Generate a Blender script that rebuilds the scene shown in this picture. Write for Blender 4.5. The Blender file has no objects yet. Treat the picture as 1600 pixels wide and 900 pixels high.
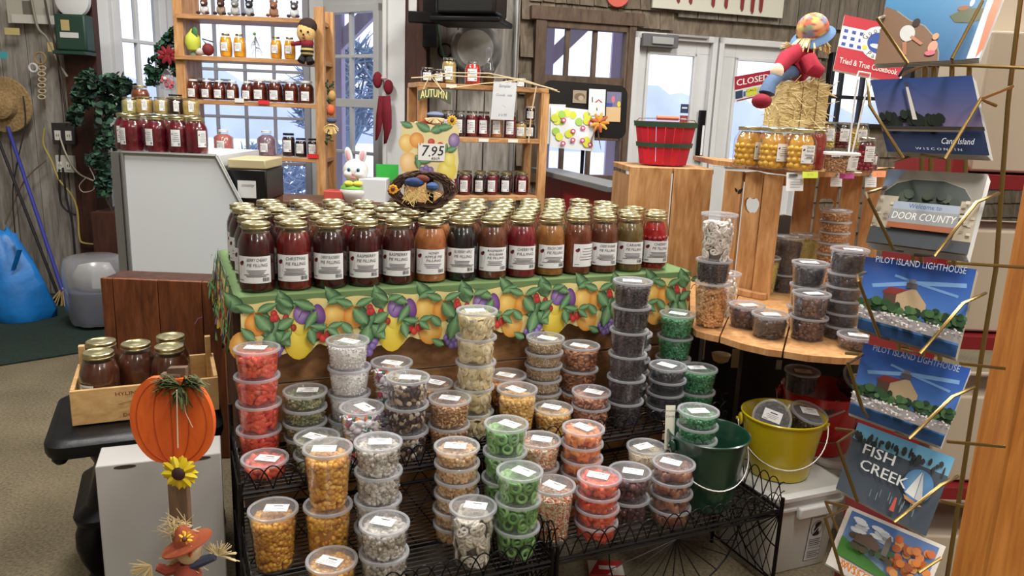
import bpy, math, random
from mathutils import Vector, Matrix
PI = math.pi
rnd = random.Random(7)
S = bpy.context.scene
COL = S.collection
# ------------------------------------------------------------------ camera
FPX, CAMH = 1200.0, 1.28
_p, _r = math.radians(12.9), math.radians(2.24)
FW = Vector((0, math.cos(_p), -math.sin(_p))); U0 = Vector((0, math.sin(_p), math.cos(_p))); R0 = Vector((1, 0, 0))
CR = R0*math.cos(_r)+U0*math.sin(_r); CU = U0*math.cos(_r)-R0*math.sin(_r)
CP = Vector((0, 0, CAMH))
cam = bpy.data.cameras.new('camera'); cam.sensor_width = 36; cam.lens = FPX/1600*36; cam.clip_start = .05; cam.clip_end = 200
camo = bpy.data.objects.new('camera', cam); COL.objects.link(camo)
M = Matrix((CR, CU, -FW)).transposed().to_4x4(); M.translation = CP
camo.matrix_world = M; S.camera = camo
# ------------------------------------------------------------------ world, exposure, lamps
vs = S.view_settings; vs.view_transform = 'Standard'; vs.look = 'None'; vs.gamma = 1; vs.use_curve_mapping = False; vs.exposure = 0.38
W = bpy.data.worlds.new('overcast_sky'); S.world = W; W.use_nodes = True
W.node_tree.nodes['Background'].inputs[0].default_value = (.80, .86, 1, 1)
W.node_tree.nodes['Background'].inputs[1].default_value = 1.5
S.cycles.transparent_max_bounces = 32
S.cycles.max_bounces = 8
LAMPS = [(-1.6, .5), (.6, .5), (2.6, .5), (-1.6, 2.9), (.7, 2.9), (2.8, 2.9), (-1.6, -1.6), (1.2, -1.6)]
CEIL = 3.35
for i, (x, y) in enumerate(LAMPS):
    l = bpy.data.lights.new('fluorescent_light', 'AREA'); l.shape = 'RECTANGLE'; l.size = .32; l.size_y = 1.15
    l.energy = {2.9: 64, .5: 42 if x > 0 else 15, -1.6: 24 if x > 0 else 12}[y]; l.color = (1, .965, .90)
    o = bpy.data.objects.new('fluorescent_light', l); COL.objects.link(o); o.location = (x, y, CEIL-.13)
# ------------------------------------------------------------------ pixel -> place
def ray(x, y): return FW+CR*((x-800)/FPX)-CU*((y-450)/FPX)
def at(x, y, d): return CP+ray(x, y)*d
def onz(x, y, z):
    v = ray(x, y); return CP+v*((z-CAMH)/v.z)
def ony(x, y, Y):
    v = ray(x, y); return CP+v*(Y/v.y)
def quad(pix):
    """three pixels with depths + a fourth pixel laid in their plane: (bl, br, tr, tl)"""
    A, B, D_ = at(*pix[0]), at(*pix[1]), at(*pix[3]); n = (B-A).cross(D_-A); v = ray(pix[2][0], pix[2][1]); t = (A-CP).dot(n)/v.dot(n)
    return [A, B, CP+v*t, D_]
class VP:   # a vertical plane through (x0,y0) running along (dx,dy)
    def __init__(s, x0, y0, dx, dy):
        l = math.hypot(dx, dy); s.o = Vector((x0, y0, 0)); s.e = Vector((dx/l, dy/l, 0)); s.n = Vector((s.e.y, -s.e.x, 0))  # n points to the camera side
    def sz(s, px, py):
        v = ray(px, py); t = (s.o-CP).dot(s.n)/v.dot(s.n); q = CP+v*t; return (q-s.o).dot(s.e), q.z
    def pt(s, a, z, off=0): q = s.o+s.e*a+s.n*off; return Vector((q.x, q.y, z))
    def ang(s): return math.atan2(s.e.y, s.e.x)
# ------------------------------------------------------------------ colour + materials
def lin(c): return tuple(((v/255)/12.92 if v/255 <= .04045 else ((v/255+.055)/1.055)**2.4) for v in c)
_m = {}
def newmat(name):
    m = bpy.data.materials.new(name); m.use_nodes = True; nt = m.node_tree; b = nt.nodes['Principled BSDF']; return m, nt, b
def mat(name, c=(200, 200, 200), rough=.6, metal=0, coat=0, noise=0, nscale=30, bump=0, emis=0):
    if name in _m: return _m[name]
    m, nt, b = newmat(name); cl = lin(c)
    b.inputs['Base Color'].default_value = (*cl, 1); b.inputs['Roughness'].default_value = rough; b.inputs['Metallic'].default_value = metal
    b.inputs['Coat Weight'].default_value = coat; b.inputs['Coat Roughness'].default_value = .05
    if emis: b.inputs['Emission Color'].default_value = (*cl, 1); b.inputs['Emission Strength'].default_value = emis
    if noise or bump:
        tc = nt.nodes.new('ShaderNodeTexCoord'); n = nt.nodes.new('ShaderNodeTexNoise'); n.inputs['Scale'].default_value = nscale; n.inputs['Detail'].default_value = 5
        nt.links.new(tc.outputs['Object'], n.inputs['Vector'])
        if noise:
            r = nt.nodes.new('ShaderNodeValToRGB'); r.color_ramp.elements[0].position = .3; r.color_ramp.elements[1].position = .7
            r.color_ramp.elements[0].color = (*[v*(1-noise) for v in cl], 1); r.color_ramp.elements[1].color = (*[min(1, v*(1+noise)) for v in cl], 1)
            nt.links.new(n.outputs['Fac'], r.inputs[0]); nt.links.new(r.outputs[0], b.inputs['Base Color'])
        if bump:
            bp = nt.nodes.new('ShaderNodeBump'); bp.inputs['Strength'].default_value = bump; bp.inputs['Distance'].default_value = .01
            nt.links.new(n.outputs['Fac'], bp.inputs['Height']); nt.links.new(bp.outputs[0], b.inputs['Normal'])
    _m[name] = m; return m
def wood(name, c1, c2, sc=(1, 1, 1), rough=.5, f=1.0):
    if name in _m: return _m[name]
    m, nt, b = newmat(name); N = nt.nodes.new; L = nt.links.new
    tc = N('ShaderNodeTexCoord'); mp = N('ShaderNodeMapping'); mp.inputs['Scale'].default_value = sc
    oi = N('ShaderNodeObjectInfo'); ad = N('ShaderNodeVectorMath'); L(tc.outputs['Object'], ad.inputs[0]); L(oi.outputs['Random'], ad.inputs[1]); L(ad.outputs[0], mp.inputs[0])
    n = N('ShaderNodeTexNoise'); n.inputs['Scale'].default_value = 9*f; n.inputs['Detail'].default_value = 7; n.inputs['Distortion'].default_value = 1.2
    n2 = N('ShaderNodeTexNoise'); n2.inputs['Scale'].default_value = 45*f; n2.inputs['Detail'].default_value = 3
    L(mp.outputs[0], n.inputs['Vector']); L(mp.outputs[0], n2.inputs['Vector'])
    mx = N('ShaderNodeMath'); mx.operation = 'MULTIPLY_ADD'; mx.inputs[1].default_value = .35; L(n2.outputs['Fac'], mx.inputs[0]); L(n.outputs['Fac'], mx.inputs[2])
    r = N('ShaderNodeValToRGB'); r.color_ramp.elements[0].position = .45; r.color_ramp.elements[1].position = .88
    r.color_ramp.elements[0].color = (*lin(c1), 1); r.color_ramp.elements[1].color = (*lin(c2), 1)
    L(mx.outputs[0], r.inputs[0]); L(r.outputs[0], b.inputs['Base Color']); b.inputs['Roughness'].default_value = rough
    bp = N('ShaderNodeBump'); bp.inputs['Strength'].default_value = .15; bp.inputs['Distance'].default_value = .004; L(mx.outputs[0], bp.inputs['Height']); L(bp.outputs[0], b.inputs['Normal'])
    _m[name] = m; return m
def attr_mat(name, rough=.5, coat=0, trans=0, bump=0):
    if name in _m: return _m[name]
    m, nt, b = newmat(name); a = nt.nodes.new('ShaderNodeAttribute'); a.attribute_name = 'Col'
    nt.links.new(a.outputs['Color'], b.inputs['Base Color']); b.inputs['Roughness'].default_value = rough; b.inputs['Coat Weight'].default_value = coat; b.inputs['Coat Roughness'].default_value = .08
    if trans: b.inputs['Subsurface Weight'].default_value = trans; b.inputs['Subsurface Scale'].default_value = .01; b.inputs['Subsurface Radius'].default_value = (1, .6, .4)
    if bump:
        tc = nt.nodes.new('ShaderNodeTexCoord'); n = nt.nodes.new('ShaderNodeTexNoise'); n.inputs['Scale'].default_value = 120; nt.links.new(tc.outputs['Object'], n.inputs['Vector'])
        bp = nt.nodes.new('ShaderNodeBump'); bp.inputs['Strength'].default_value = bump; bp.inputs['Distance'].default_value = .004; nt.links.new(n.outputs['Fac'], bp.inputs['Height']); nt.links.new(bp.outputs[0], b.inputs['Normal'])
    _m[name] = m; return m
def clear(name, tint=(255, 255, 255), body=0.0, bodyc=(235, 235, 240), rough=.05, refl=1.0, ior=1.45):
    """thin clear sheet: see-through, fresnel gloss, a little milky body"""
    if name in _m: return _m[name]
    m = bpy.data.materials.new(name); m.use_nodes = True; nt = m.node_tree; nt.nodes.clear(); N = nt.nodes.new; L = nt.links.new
    out = N('ShaderNodeOutputMaterial'); t = N('ShaderNodeBsdfTransparent'); t.inputs[0].default_value = (*lin(tint), 1)
    g = N('ShaderNodeBsdfGlossy'); g.inputs['Roughness'].default_value = rough; g.inputs['Color'].default_value = (1, 1, 1, 1)
    fr = N('ShaderNodeFresnel'); ge = N('ShaderNodeNewGeometry'); mi = N('ShaderNodeMapRange'); mi.inputs['To Min'].default_value = ior; mi.inputs['To Max'].default_value = 1/ior; L(ge.outputs['Backfacing'], mi.inputs['Value']); L(mi.outputs['Result'], fr.inputs[0]); mu = N('ShaderNodeMath'); mu.operation = 'MULTIPLY'; mu.inputs[1].default_value = refl; L(fr.outputs[0], mu.inputs[0])
    last = t
    if body:
        d = N('ShaderNodeBsdfDiffuse'); d.inputs[0].default_value = (*lin(bodyc), 1); tr = N('ShaderNodeBsdfTranslucent'); tr.inputs[0].default_value = (*lin(bodyc), 1)
        m1 = N('ShaderNodeMixShader'); m1.inputs[0].default_value = .45; L(d.outputs[0], m1.inputs[1]); L(tr.outputs[0], m1.inputs[2])
        m2 = N('ShaderNodeMixShader'); m2.inputs[0].default_value = body; L(t.outputs[0], m2.inputs[1]); L(m1.outputs[0], m2.inputs[2]); last = m2
    m3 = N('ShaderNodeMixShader'); L(mu.outputs[0], m3.inputs[0]); L(last.outputs[0], m3.inputs[1]); L(g.outputs[0], m3.inputs[2]); L(m3.outputs[0], out.inputs[0])
    _m[name] = m; return m
PRINT = attr_mat('printed_surface', .55)
PRINTG = attr_mat('glossy_print', .25)
PAINT = attr_mat('painted_soft', .7)
CLOTH = attr_mat('fabric_colours', .9, bump=.3)
# ------------------------------------------------------------------ mesh builder
class MB:
    def __init__(s): s.v = []; s.f = []; s.m = []; s.c = []
    def add(s, vs, fs, m=0, c=None):
        b = len(s.v); s.v += [tuple(v) for v in vs]; cc = lin(c) if c and not isinstance(c, list) else None
        for i in range(len(vs)): s.c.append(cc or (lin(c[i]) if c else (1, 1, 1)))
        for f in fs: s.f.append([b+i for i in f]); s.m.append(m)
        return s
    def box(s, c, d, R=None, m=0, col=None):
        x, y, z = d[0]/2, d[1]/2, d[2]/2
        vs = [Vector((a, b, e)) for a in (-x, x) for b in (-y, y) for e in (-z, z)]
        if R is not None:
            if not isinstance(R, Matrix): R = Matrix.Rotation(R, 3, 'Z')
            vs = [R @ v for v in vs]
        vs = [v+Vector(c) for v in vs]
        return s.add(vs, [(0, 1, 3, 2), (4, 6, 7, 5), (0, 4, 5, 1), (2, 3, 7, 6), (0, 2, 6, 4), (1, 5, 7, 3)], m, col)
    def lathe(s, prof, n=24, m=0, col=None, c=(0, 0, 0), R=None, cap=True, sx=1, sy=1):
        vs = []; fs = []
        for (r, z) in prof:
            for k in range(n):
                a = 2*PI*k/n; v = Vector((r*math.cos(a)*sx, r*math.sin(a)*sy, z))
                if R is not None: v = R @ v
                vs.append(v+Vector(c))
        for i in range(len(prof)-1):
            for k in range(n):
                k2 = (k+1) % n; fs.append((i*n+k, i*n+k2, (i+1)*n+k2, (i+1)*n+k))
        if cap: fs.append(tuple(range(n))[::-1]); fs.append(tuple((len(prof)-1)*n+k for k in range(n)))
        return s.add(vs, fs, m, col)
    def tube(s, pts, r, n=6, m=0, col=None, closed=False, flat=1.0):
        pts = [Vector(p) for p in pts]; L = len(pts); rs = r if isinstance(r, (list, tuple)) else [r]*L
        vs = []; fs = []; prev = None
        for i, p in enumerate(pts):
            a = pts[i-1] if (i > 0 or closed) else pts[i]; b = pts[(i+1) % L] if (i < L-1 or closed) else pts[i]
            t = (b-a); t = t.normalized() if t.length > 1e-9 else Vector((0, 0, 1))
            if prev is None:
                up = Vector((0, 0, 1)) if abs(t.z) < .9 else Vector((1, 0, 0)); u = t.cross(up).normalized()
            else:
                u = prev-t*prev.dot(t); u = u.normalized() if u.length > 1e-6 else t.orthogonal().normalized()
            prev = u; w = t.cross(u)
            for k in range(n):
                an = 2*PI*k/n; vs.append(p+(u*math.cos(an)+w*math.sin(an)*flat)*rs[i])
        R = L if closed else L-1
        for i in range(R):
            j = (i+1) % L
            for k in range(n):
                k2 = (k+1) % n; fs.append((i*n+k, i*n+k2, j*n+k2, j*n+k))
        if not closed: fs.append(tuple(range(n))[::-1]); fs.append(tuple((L-1)*n+k for k in range(n)))
        return s.add(vs, fs, m, col)
    def ball(s, c, r, n=10, m=0, col=None, R=None, jit=0, rg=rnd):
        r = r if isinstance(r, (tuple, list)) else (r, r, r); h = max(3, n//2); vs = [Vector((0, 0, r[2]))]; fs = []
        for i in range(1, h):
            ph = PI*i/h
            for k in range(n):
                a = 2*PI*k/n; q = 1+rg.uniform(-jit, jit) if jit else 1
                vs.append(Vector((r[0]*math.sin(ph)*math.cos(a)*q, r[1]*math.sin(ph)*math.sin(a)*q, r[2]*math.cos(ph)*q)))
        vs.append(Vector((0, 0, -r[2]))); e = len(vs)-1
        for k in range(n): fs.append((0, 1+k, 1+(k+1) % n)); fs.append((e, e-n+(k+1) % n, e-n+k))
        for i in range(h-2):
            for k in range(n): k2 = (k+1) % n; fs.append((1+i*n+k, 1+(i+1)*n+k, 1+(i+1)*n+k2, 1+i*n+k2))
        if R is not None: vs = [R @ v for v in vs]
        return s.add([v+Vector(c) for v in vs], fs, m, col)
    def prism(s, pts, fn, th, m=0, col=None, side=None):
        """2-D outline -> solid of thickness th; fn(u,v,h)"""
        n = len(pts); A = [fn(u, v, 0) for u, v in pts]; B = [fn(u, v, th) for u, v in pts]
        s.add(A+B, [tuple(range(n))[::-1], tuple(range(n, 2*n))], m, col)
        s.add(A+B, [(i, (i+1) % n, n+(i+1) % n, n+i) for i in range(n)], m, side or col); return s
    def build(s, name, mats, parent=None, smooth=40, bevel=0, loc=None, solid=0):
        me = s.mesh(name, mats, smooth); return link(name, me, parent, bevel=bevel, loc=loc, solid=solid)
    def mesh(s, name, mats, smooth=40):
        me = bpy.data.meshes.new(name); me.from_pydata(s.v, [], s.f); mats = mats if isinstance(mats, (list, tuple)) else [mats]
        for x in mats: me.materials.append(x)
        if len(mats) > 1: me.polygons.foreach_set('material_index', s.m)
        ca = me.color_attributes.new('Col', 'FLOAT_COLOR', 'POINT'); buf = []
        for c in s.c: buf += [c[0], c[1], c[2], 1]
        ca.data.foreach_set('color', buf)
        me.update()
        if smooth: me.shade_smooth(); me.set_sharp_from_angle(angle=math.radians(smooth))
        return me
def link(name, me, parent=None, bevel=0, loc=None, rz=0, solid=0):
    o = bpy.data.objects.new(name, me); COL.objects.link(o)
    if parent is not None: o.parent = parent
    if loc is not None: o.location = loc
    if rz: o.rotation_euler = (0, 0, rz)
    if bevel: b = o.modifiers.new('bevel', 'BEVEL'); b.width = bevel; b.segments = 2; b.limit_method = 'ANGLE'
    if solid: b = o.modifiers.new('thick', 'SOLIDIFY'); b.thickness = solid
    return o
def thing(name, label, cat, loc=(0, 0, 0), rz=0, group=None):
    o = bpy.data.objects.new(name, None); COL.objects.link(o); o.empty_display_size = .03
    o.location = loc; o.rotation_euler = (0, 0, rz); o['label'] = label; o['category'] = cat
    if group: o['group'] = group
    return o
def tag(o, label, cat, group=None, kind=None):
    o['label'] = label; o['category'] = cat
    if group: o['group'] = group
    if kind: o['kind'] = kind
    return o
def struct(o, label=None):
    o['kind'] = 'structure'
    if label: o['label'] = label
    return o
def local(root, fn=None):
    """world point -> the frame of an (unrotated) root"""
    l = Vector(root.location); return (lambda p: Vector(p)-l)
# ------------------------------------------------------------------ print builder (flat artwork made of small polygons)
_tc = {}
def text_tris(s):
    if s in _tc: return _tc[s]
    cu = bpy.data.curves.new('lettering', 'FONT'); cu.body = s; cu.size = 1; cu.resolution_u = 2; cu.align_x = 'CENTER'; cu.align_y = 'CENTER'
    o = bpy.data.objects.new('lettering', cu); me = o.to_mesh()
    vs = [(v.co.x, v.co.y) for v in me.vertices]; fs = [tuple(p.vertices) for p in me.polygons]
    o.to_mesh_clear(); bpy.data.objects.remove(o); bpy.data.curves.remove(cu)
    w = (max(v[0] for v in vs)-min(v[0] for v in vs)) if vs else 1
    _tc[s] = (vs, fs, w); return _tc[s]
class Print:
    def __init__(s, step=.00012): s.it = []; s.l = 0; s.step = step
    def up(s, k=1): s.l += k; return s
    def poly(s, pts, c, center=None):
        n = len(pts)
        if center is not None:
            cx = sum(p[0] for p in pts)/n; cy = sum(p[1] for p in pts)/n
            s.it.append((list(pts)+[(cx, cy)], [(i, (i+1) % n, n) for i in range(n)], [c]*n+[center], s.l))
        else: s.it.append((list(pts), [tuple(range(n))], c, s.l))
        s.l += 1; return s
    def rect(s, x0, y0, x1, y1, c, c2=None, nx=1, ny=1):
        vs = []; cs = []
        for j in range(ny+1):
            for i in range(nx+1):
                vs.append((x0+(x1-x0)*i/nx, y0+(y1-y0)*j/ny)); t = j/ny; cs.append(tuple(a+(b-a)*t for a, b in zip(c, c2 or c)))
        fs = [(j*(nx+1)+i, j*(nx+1)+i+1, (j+1)*(nx+1)+i+1, (j+1)*(nx+1)+i) for j in range(ny) for i in range(nx)]
        s.it.append((vs, fs, cs, s.l)); s.l += 1; return s
    def ell(s, x, y, a, b, c, hi=None, n=16, rot=0):
        co, si = math.cos(rot), math.sin(rot); pts = [(x+a*math.cos(2*PI*k/n)*co-b*math.sin(2*PI*k/n)*si, y+a*math.cos(2*PI*k/n)*si+b*math.sin(2*PI*k/n)*co) for k in range(n)]
        if hi:
            k = (x-a*.28, y+b*.28); s.it.append((pts+[k], [(i, (i+1) % n, n) for i in range(n)], [c]*n+[hi], s.l)); s.l += 1
        else: s.poly(pts, c)
        return s
    def leaf(s, x, y, L, w, ang, c=(52, 110, 72), c2=(120, 165, 120), n=5):
        ca, sa = math.cos(ang), math.sin(ang); T = lambda u, v: (x+u*ca-v*sa, y+u*sa+v*ca)
        up_, dn = [], []
        for k in range(n+1):
            t = k/n; h = w*math.sin(PI*t**.8); up_.append(T(L*t, h)); dn.append(T(L*t, -h))
        mid = [T(L*k/n, 0) for k in range(n+1)]
        vs = up_+mid+dn; q = n+1; fs = [(i, i+1, q+i+1, q+i) for i in range(n)]+[(q+i, q+i+1, 2*q+i+1, 2*q+i) for i in range(n)]
        s.it.append((vs, fs, [c]*q+[c2]*q+[tuple(v*.8 for v in c)]*q, s.l)); s.l += 1; return s
    def line(s, pts, w, c):
        vs = []; n = len(pts)
        for i, p in enumerate(pts):
            a = pts[max(0, i-1)]; b = pts[min(n-1, i+1)]; dx, dy = b[0]-a[0], b[1]-a[1]; l = math.hypot(dx, dy) or 1
            vs += [(p[0]-dy/l*w/2, p[1]+dx/l*w/2), (p[0]+dy/l*w/2, p[1]-dx/l*w/2)]
        s.it.append((vs, [(2*i, 2*i+1, 2*i+3, 2*i+2) for i in range(n-1)], c, s.l)); s.l += 1; return s
    def text(s, t, x, y, size, c, width=None, shear=0, rot=0, sx=1):
        vs, fs, w = text_tris(t); k = size; kx = size*sx
        if width: kx = width/w
        co, si = math.cos(rot), math.sin(rot)
        s.it.append(([(x+(u*kx+v*k*shear)*co-v*k*si, y+(u*kx+v*k*shear)*si+v*k*co) for u, v in vs], fs, c, s.l)); s.l += 1; return s
    def emit(s, mb, fn, m=0):
        for vs, fs, c, l in s.it:
            h = (l+1)*s.step; P = [fn(u, v, h) for u, v in vs]
            mb.add(P, fs, m, c if isinstance(c, list) else tuple(c))
        return mb
# ================================================================== ROOM SHELL
WHITE = mat('white_paint', (205, 207, 208), .5, noise=.04, nscale=6)
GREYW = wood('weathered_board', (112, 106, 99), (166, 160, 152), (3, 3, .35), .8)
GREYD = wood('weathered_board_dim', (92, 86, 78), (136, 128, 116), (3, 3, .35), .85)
SHING = wood('cedar_shingle', (84, 74, 62), (132, 119, 103), (2, 2, .5), .9)
DARKB = wood('dark_brown_timber', (46, 22, 14), (78, 40, 24), (3, 3, .4), .6)
BROWNF = wood('brown_stained_trim', (72, 56, 44), (104, 84, 68), (2, 2, .5), .7)
PINE = wood('orange_pine', (158, 108, 62), (204, 158, 108), (3, 3, .5), .45)
PINEH = wood('orange_pine_horizontal', (150, 104, 62), (196, 150, 102), (.5, 3, 3), .5)
BLACKM = mat('black_metal', (16, 16, 17), .4, metal=.6)
BLACKP = mat('black_plastic', (14, 14, 15), .35)
PANE = clear('window_glass', (248, 250, 255), rough=.02)
# floor: looped beige carpet
m, nt, b = newmat('beige_loop_carpet'); _m['carpet'] = m; N = nt.nodes.new; L = nt.links.new
tc = N('ShaderNodeTexCoord'); n1 = N('ShaderNodeTexNoise'); n1.inputs['Scale'].default_value = 1.4; n1.inputs['Detail'].default_value = 4; n2 = N('ShaderNodeTexNoise'); n2.inputs['Scale'].default_value = 110
L(tc.outputs['Object'], n1.inputs['Vector']); L(tc.outputs['Object'], n2.inputs['Vector'])
a = N('ShaderNodeMath'); a.operation = 'MULTIPLY_ADD'; a.inputs[1].default_value = .7; L(n2.outputs['Fac'], a.inputs[0]); L(n1.outputs['Fac'], a.inputs[2])
r = N('ShaderNodeValToRGB'); r.color_ramp.elements[0].position = .6; r.color_ramp.elements[1].position = 1.1; r.color_ramp.elements[0].color = (*lin((74, 65, 50)), 1); r.color_ramp.elements[1].color = (*lin((122, 111, 88)), 1)
L(a.outputs[0], r.inputs[0]); L(r.outputs[0], b.inputs['Base Color']); b.inputs['Roughness'].default_value = 1
bp = N('ShaderNodeBump'); bp.inputs['Strength'].default_value = .6; bp.inputs['Distance'].default_value = .006; L(n2.outputs['Fac'], bp.inputs['Height']); L(bp.outputs[0], b.inputs['Normal'])
struct(MB().box((0, 1.9, -.05), (8.4, 9.2, .1)).build('floor', m))
GREENMAT = mat('green_mat', (24, 42, 34), .95, noise=.25, nscale=60, bump=.5)
g1 = onz(-60, 582, 0); g2 = onz(330, 520, 0)
mb = MB(); mb.prism([(g1.x-1, g1.y-.12), (g1.x, g1.y), (g2.x, g2.y), (g2.x+.4, 4.86), (g1.x-1, 4.86)], lambda u, v, h: Vector((u, v, .001+h)), .008)
tag(mb.build('floor_mat', GREENMAT), 'dark green floor mat along the grey board wall behind the stove', 'mat')
struct(MB().box((0, 1.9, CEIL+.05), (8.4, 9.2, .1)).build('ceiling', mat('ceiling_white', (190, 186, 178), .9)))
WALLP = mat('wall_paint', (150, 143, 132), .9)
struct(MB().box((4.15, 1.9, CEIL/2), (.1, 9.2, CEIL)).build('wall_right', WALLP))
struct(MB().box((-4.15, 1.9, CEIL/2), (.1, 9.2, CEIL)).build('wall_far_left', WALLP))
struct(MB().box((0, -2.65, CEIL/2), (8.3, .1, CEIL)).build('wall_front', WALLP))
for i, (x, y) in enumerate(LAMPS):
    mb = MB(); mb.box((0, 0, -.05), (.4, 1.25, .1))
    o = mb.build('ceiling_light', mat('lamp_housing', (220, 220, 220), .5), bevel=.01, loc=(x, y, CEIL-.001)); tag(o, 'long fluorescent ceiling light with a white housing', 'light', 'ceiling lights')

def planks(mb, pl, s0, s1, z0, z1, w=.19, gap=.006, th=.025, off=0, rg=rnd, m=0):
    s = s0
    while s < s1-.01:
        ww = min(w*rg.uniform(.85, 1.15), s1-s); c = pl.pt(s+ww/2, (z0+z1)/2, off-th/2+rg.uniform(-.003, .003)); mb.box(c, (ww-gap, th, z1-z0), pl.ang(), m); s += ww
def wallgrid(mb, pl, s0, s1, z0, z1, holes, th=.06, off=0, m=0):
    ss = sorted({s0, s1, *[min(max(v, s0), s1) for h in holes for v in h[:2]]}); zz = sorted({z0, z1, *[min(max(v, z0), z1) for h in holes for v in h[2:]]})
    for a, b in zip(ss, ss[1:]):
        for c, d in zip(zz, zz[1:]):
            if any(h[0]-1e-4 < (a+b)/2 < h[1]+1e-4 and h[2] < (c+d)/2 < h[3] for h in holes): continue
            mb.box(pl.pt((a+b)/2, (c+d)/2, off-th/2), (b-a, th, d-c), pl.ang(), m)
def window(name, pl, s0, s1, z0, z1, vs, hs, fw, fm, mw=.02, thick=(), off=0, label=None):
    """frame + muntins + pane filling s0..s1 x z0..z1"""
    mb = MB(); an = pl.ang()
    for (a, b, c, d) in ((s0, s0+fw, z0, z1), (s1-fw, s1, z0, z1), (s0, s1, z0, z0+fw), (s0, s1, z1-fw, z1)): mb.box(pl.pt((a+b)/2, (c+d)/2, off), (b-a, .07, d-c), an)
    for v in vs: mb.box(pl.pt(v, (z0+z1)/2, off-.005), (mw, .035, z1-z0-fw), an)
    for h in hs: mb.box(pl.pt((s0+s1)/2, h, off-.005), (s1-s0-fw, .037, mw*(2.6 if h in thick else 1)), an)
    o = struct(mb.build(name, fm, bevel=.003), label)
    mp = MB(); mp.box(pl.pt((s0+s1)/2, (z0+z1)/2, off-.01), (s1-s0-fw, .004, z1-z0-fw), an); mp.build('pane', PANE, o)
    return o
# --- left grey board wall
PLL = VP(-4.1, 4.9, 1, 0)
sL = ony(130, 100, 4.86).x-PLL.o.x
mb = MB(); planks(mb, PLL, 0, sL, 0, CEIL); mb.box(PLL.pt(sL/2, CEIL/2, -.06), (sL, .03, CEIL), 0)
o = struct(mb.build('wall_left', GREYW, bevel=.002))
# dark timber corner post
xl = ony(152, 100, 4.83).x; xa = ony(100, 100, 4.83).x
struct(MB().box(((xl+xa)/2, 4.86, CEIL/2), (xl-xa, .06, CEIL)).build('trim_1', DARKB, bevel=.004))
# --- bay: three window planes
def px_on_y(px, Y, py=150): q = ony(px, py, Y); return q.x
A0 = (xl, 4.88); A1 = (px_on_y(287, 5.5), 5.5); A2 = (px_on_y(507, 5.6), 5.6); A3 = (px_on_y(604, 5.25), 5.25)
def seg(a, b): return VP(a[0], a[1], b[0]-a[0], b[1]-a[1]), math.hypot(b[0]-a[0], b[1]-a[1])
P1, L1 = seg(A0, A1); P2, L2 = seg(A1, A2); P3, L3 = seg(A2, A3)
# left sash
s0 = P1.sz(172, 60)[0]; s1 = P1.sz(256, 60)[0]; h1 = (s0, s1, .75, 2.35)
mb = MB(); wallgrid(mb, P1, 0, L1, 0, CEIL, [h1]); struct(mb.build('wall_bay_left', WHITE))
window('window_1', P1, *h1, [P1.sz(213, 40)[0]], [P1.sz(213, 65)[1], 1.15], P1.sz(183, 40)[0]-s0, WHITE, .022)
# centre
s0 = P2.sz(284, 100)[0]; s1 = P2.sz(484, 100)[0]; z0 = P2.sz(384, 330)[1]; z1 = P2.sz(384, -45)[1]; h2 = (s0, s1, z0, z1)
mb = MB(); wallgrid(mb, P2, 0, L2, 0, CEIL, [h2]); struct(mb.build('wall_bay_back', WHITE))
window('window_2', P2, *h2, [P2.sz(x, 150)[0] for x in (339, 384, 429)], [P2.sz(384, y)[1] for y in (37, 110, 183, 254)], .04, mat('muntin_grey', (150, 150, 158), .6), .02)
# right sash
s0 = P3.sz(507, 100)[0]+.01; s1 = P3.sz(597, 100)[0]; h3 = (s0, s1, P3.sz(550, 330)[1], P3.sz(550, 8)[1])
mb = MB(); wallgrid(mb, P3, 0, L3, 0, CEIL, [h3]); struct(mb.build('wall_bay_right', WHITE))
hz = [P3.sz(550, y)[1] for y in (88, 161, 238)]
window('window_3', P3, *h3, [P3.sz(549, 100)[0]], hz, .05, WHITE, .022, thick=(hz[1],))
# white column + brown post + grey boards
xc0 = px_on_y(600, 4.9); xc1 = px_on_y(634, 4.9); mb = MB(); mb.box(((xc0+xc1)/2, 5.06, CEIL/2), (xc1-xc0, .4, CEIL)); mb.box((xc0+.012, 4.85, CEIL/2), (.024, .02, CEIL))
struct(mb.build('trim_2', WHITE, bevel=.004))
xc2 = px_on_y(666, 4.86); struct(MB().box(((xc1+xc2)/2+.001, 4.98, CEIL/2), (xc2-xc1-.004, .24, CEIL)).build('trim_3', DARKB, bevel=.004))
PLM = VP(xc2, 5.0, 1, 0); sM = PLM.sz(812, 60)[0]
mb = MB(); planks(mb, PLM, 0, sM, 0, CEIL, .17); mb.box(PLM.pt(sM/2, CEIL/2, -.05), (sM, .03, CEIL), 0)
struct(mb.build('wall_middle', GREYW, bevel=.002))
# conduit at the corner
q = PLM.pt(PLM.sz(806, 60)[0], 0, .03); mb = MB(); mb.tube([q+Vector((0, 0, .9)), q+Vector((0, 0, 2.74))], .012, 8)
tag(mb.build('conduit_pipe', mat('galvanised', (180, 182, 184), .35, metal=.7)), 'thin white metal conduit running up the grey board wall beside the shingles', 'pipe')
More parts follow.
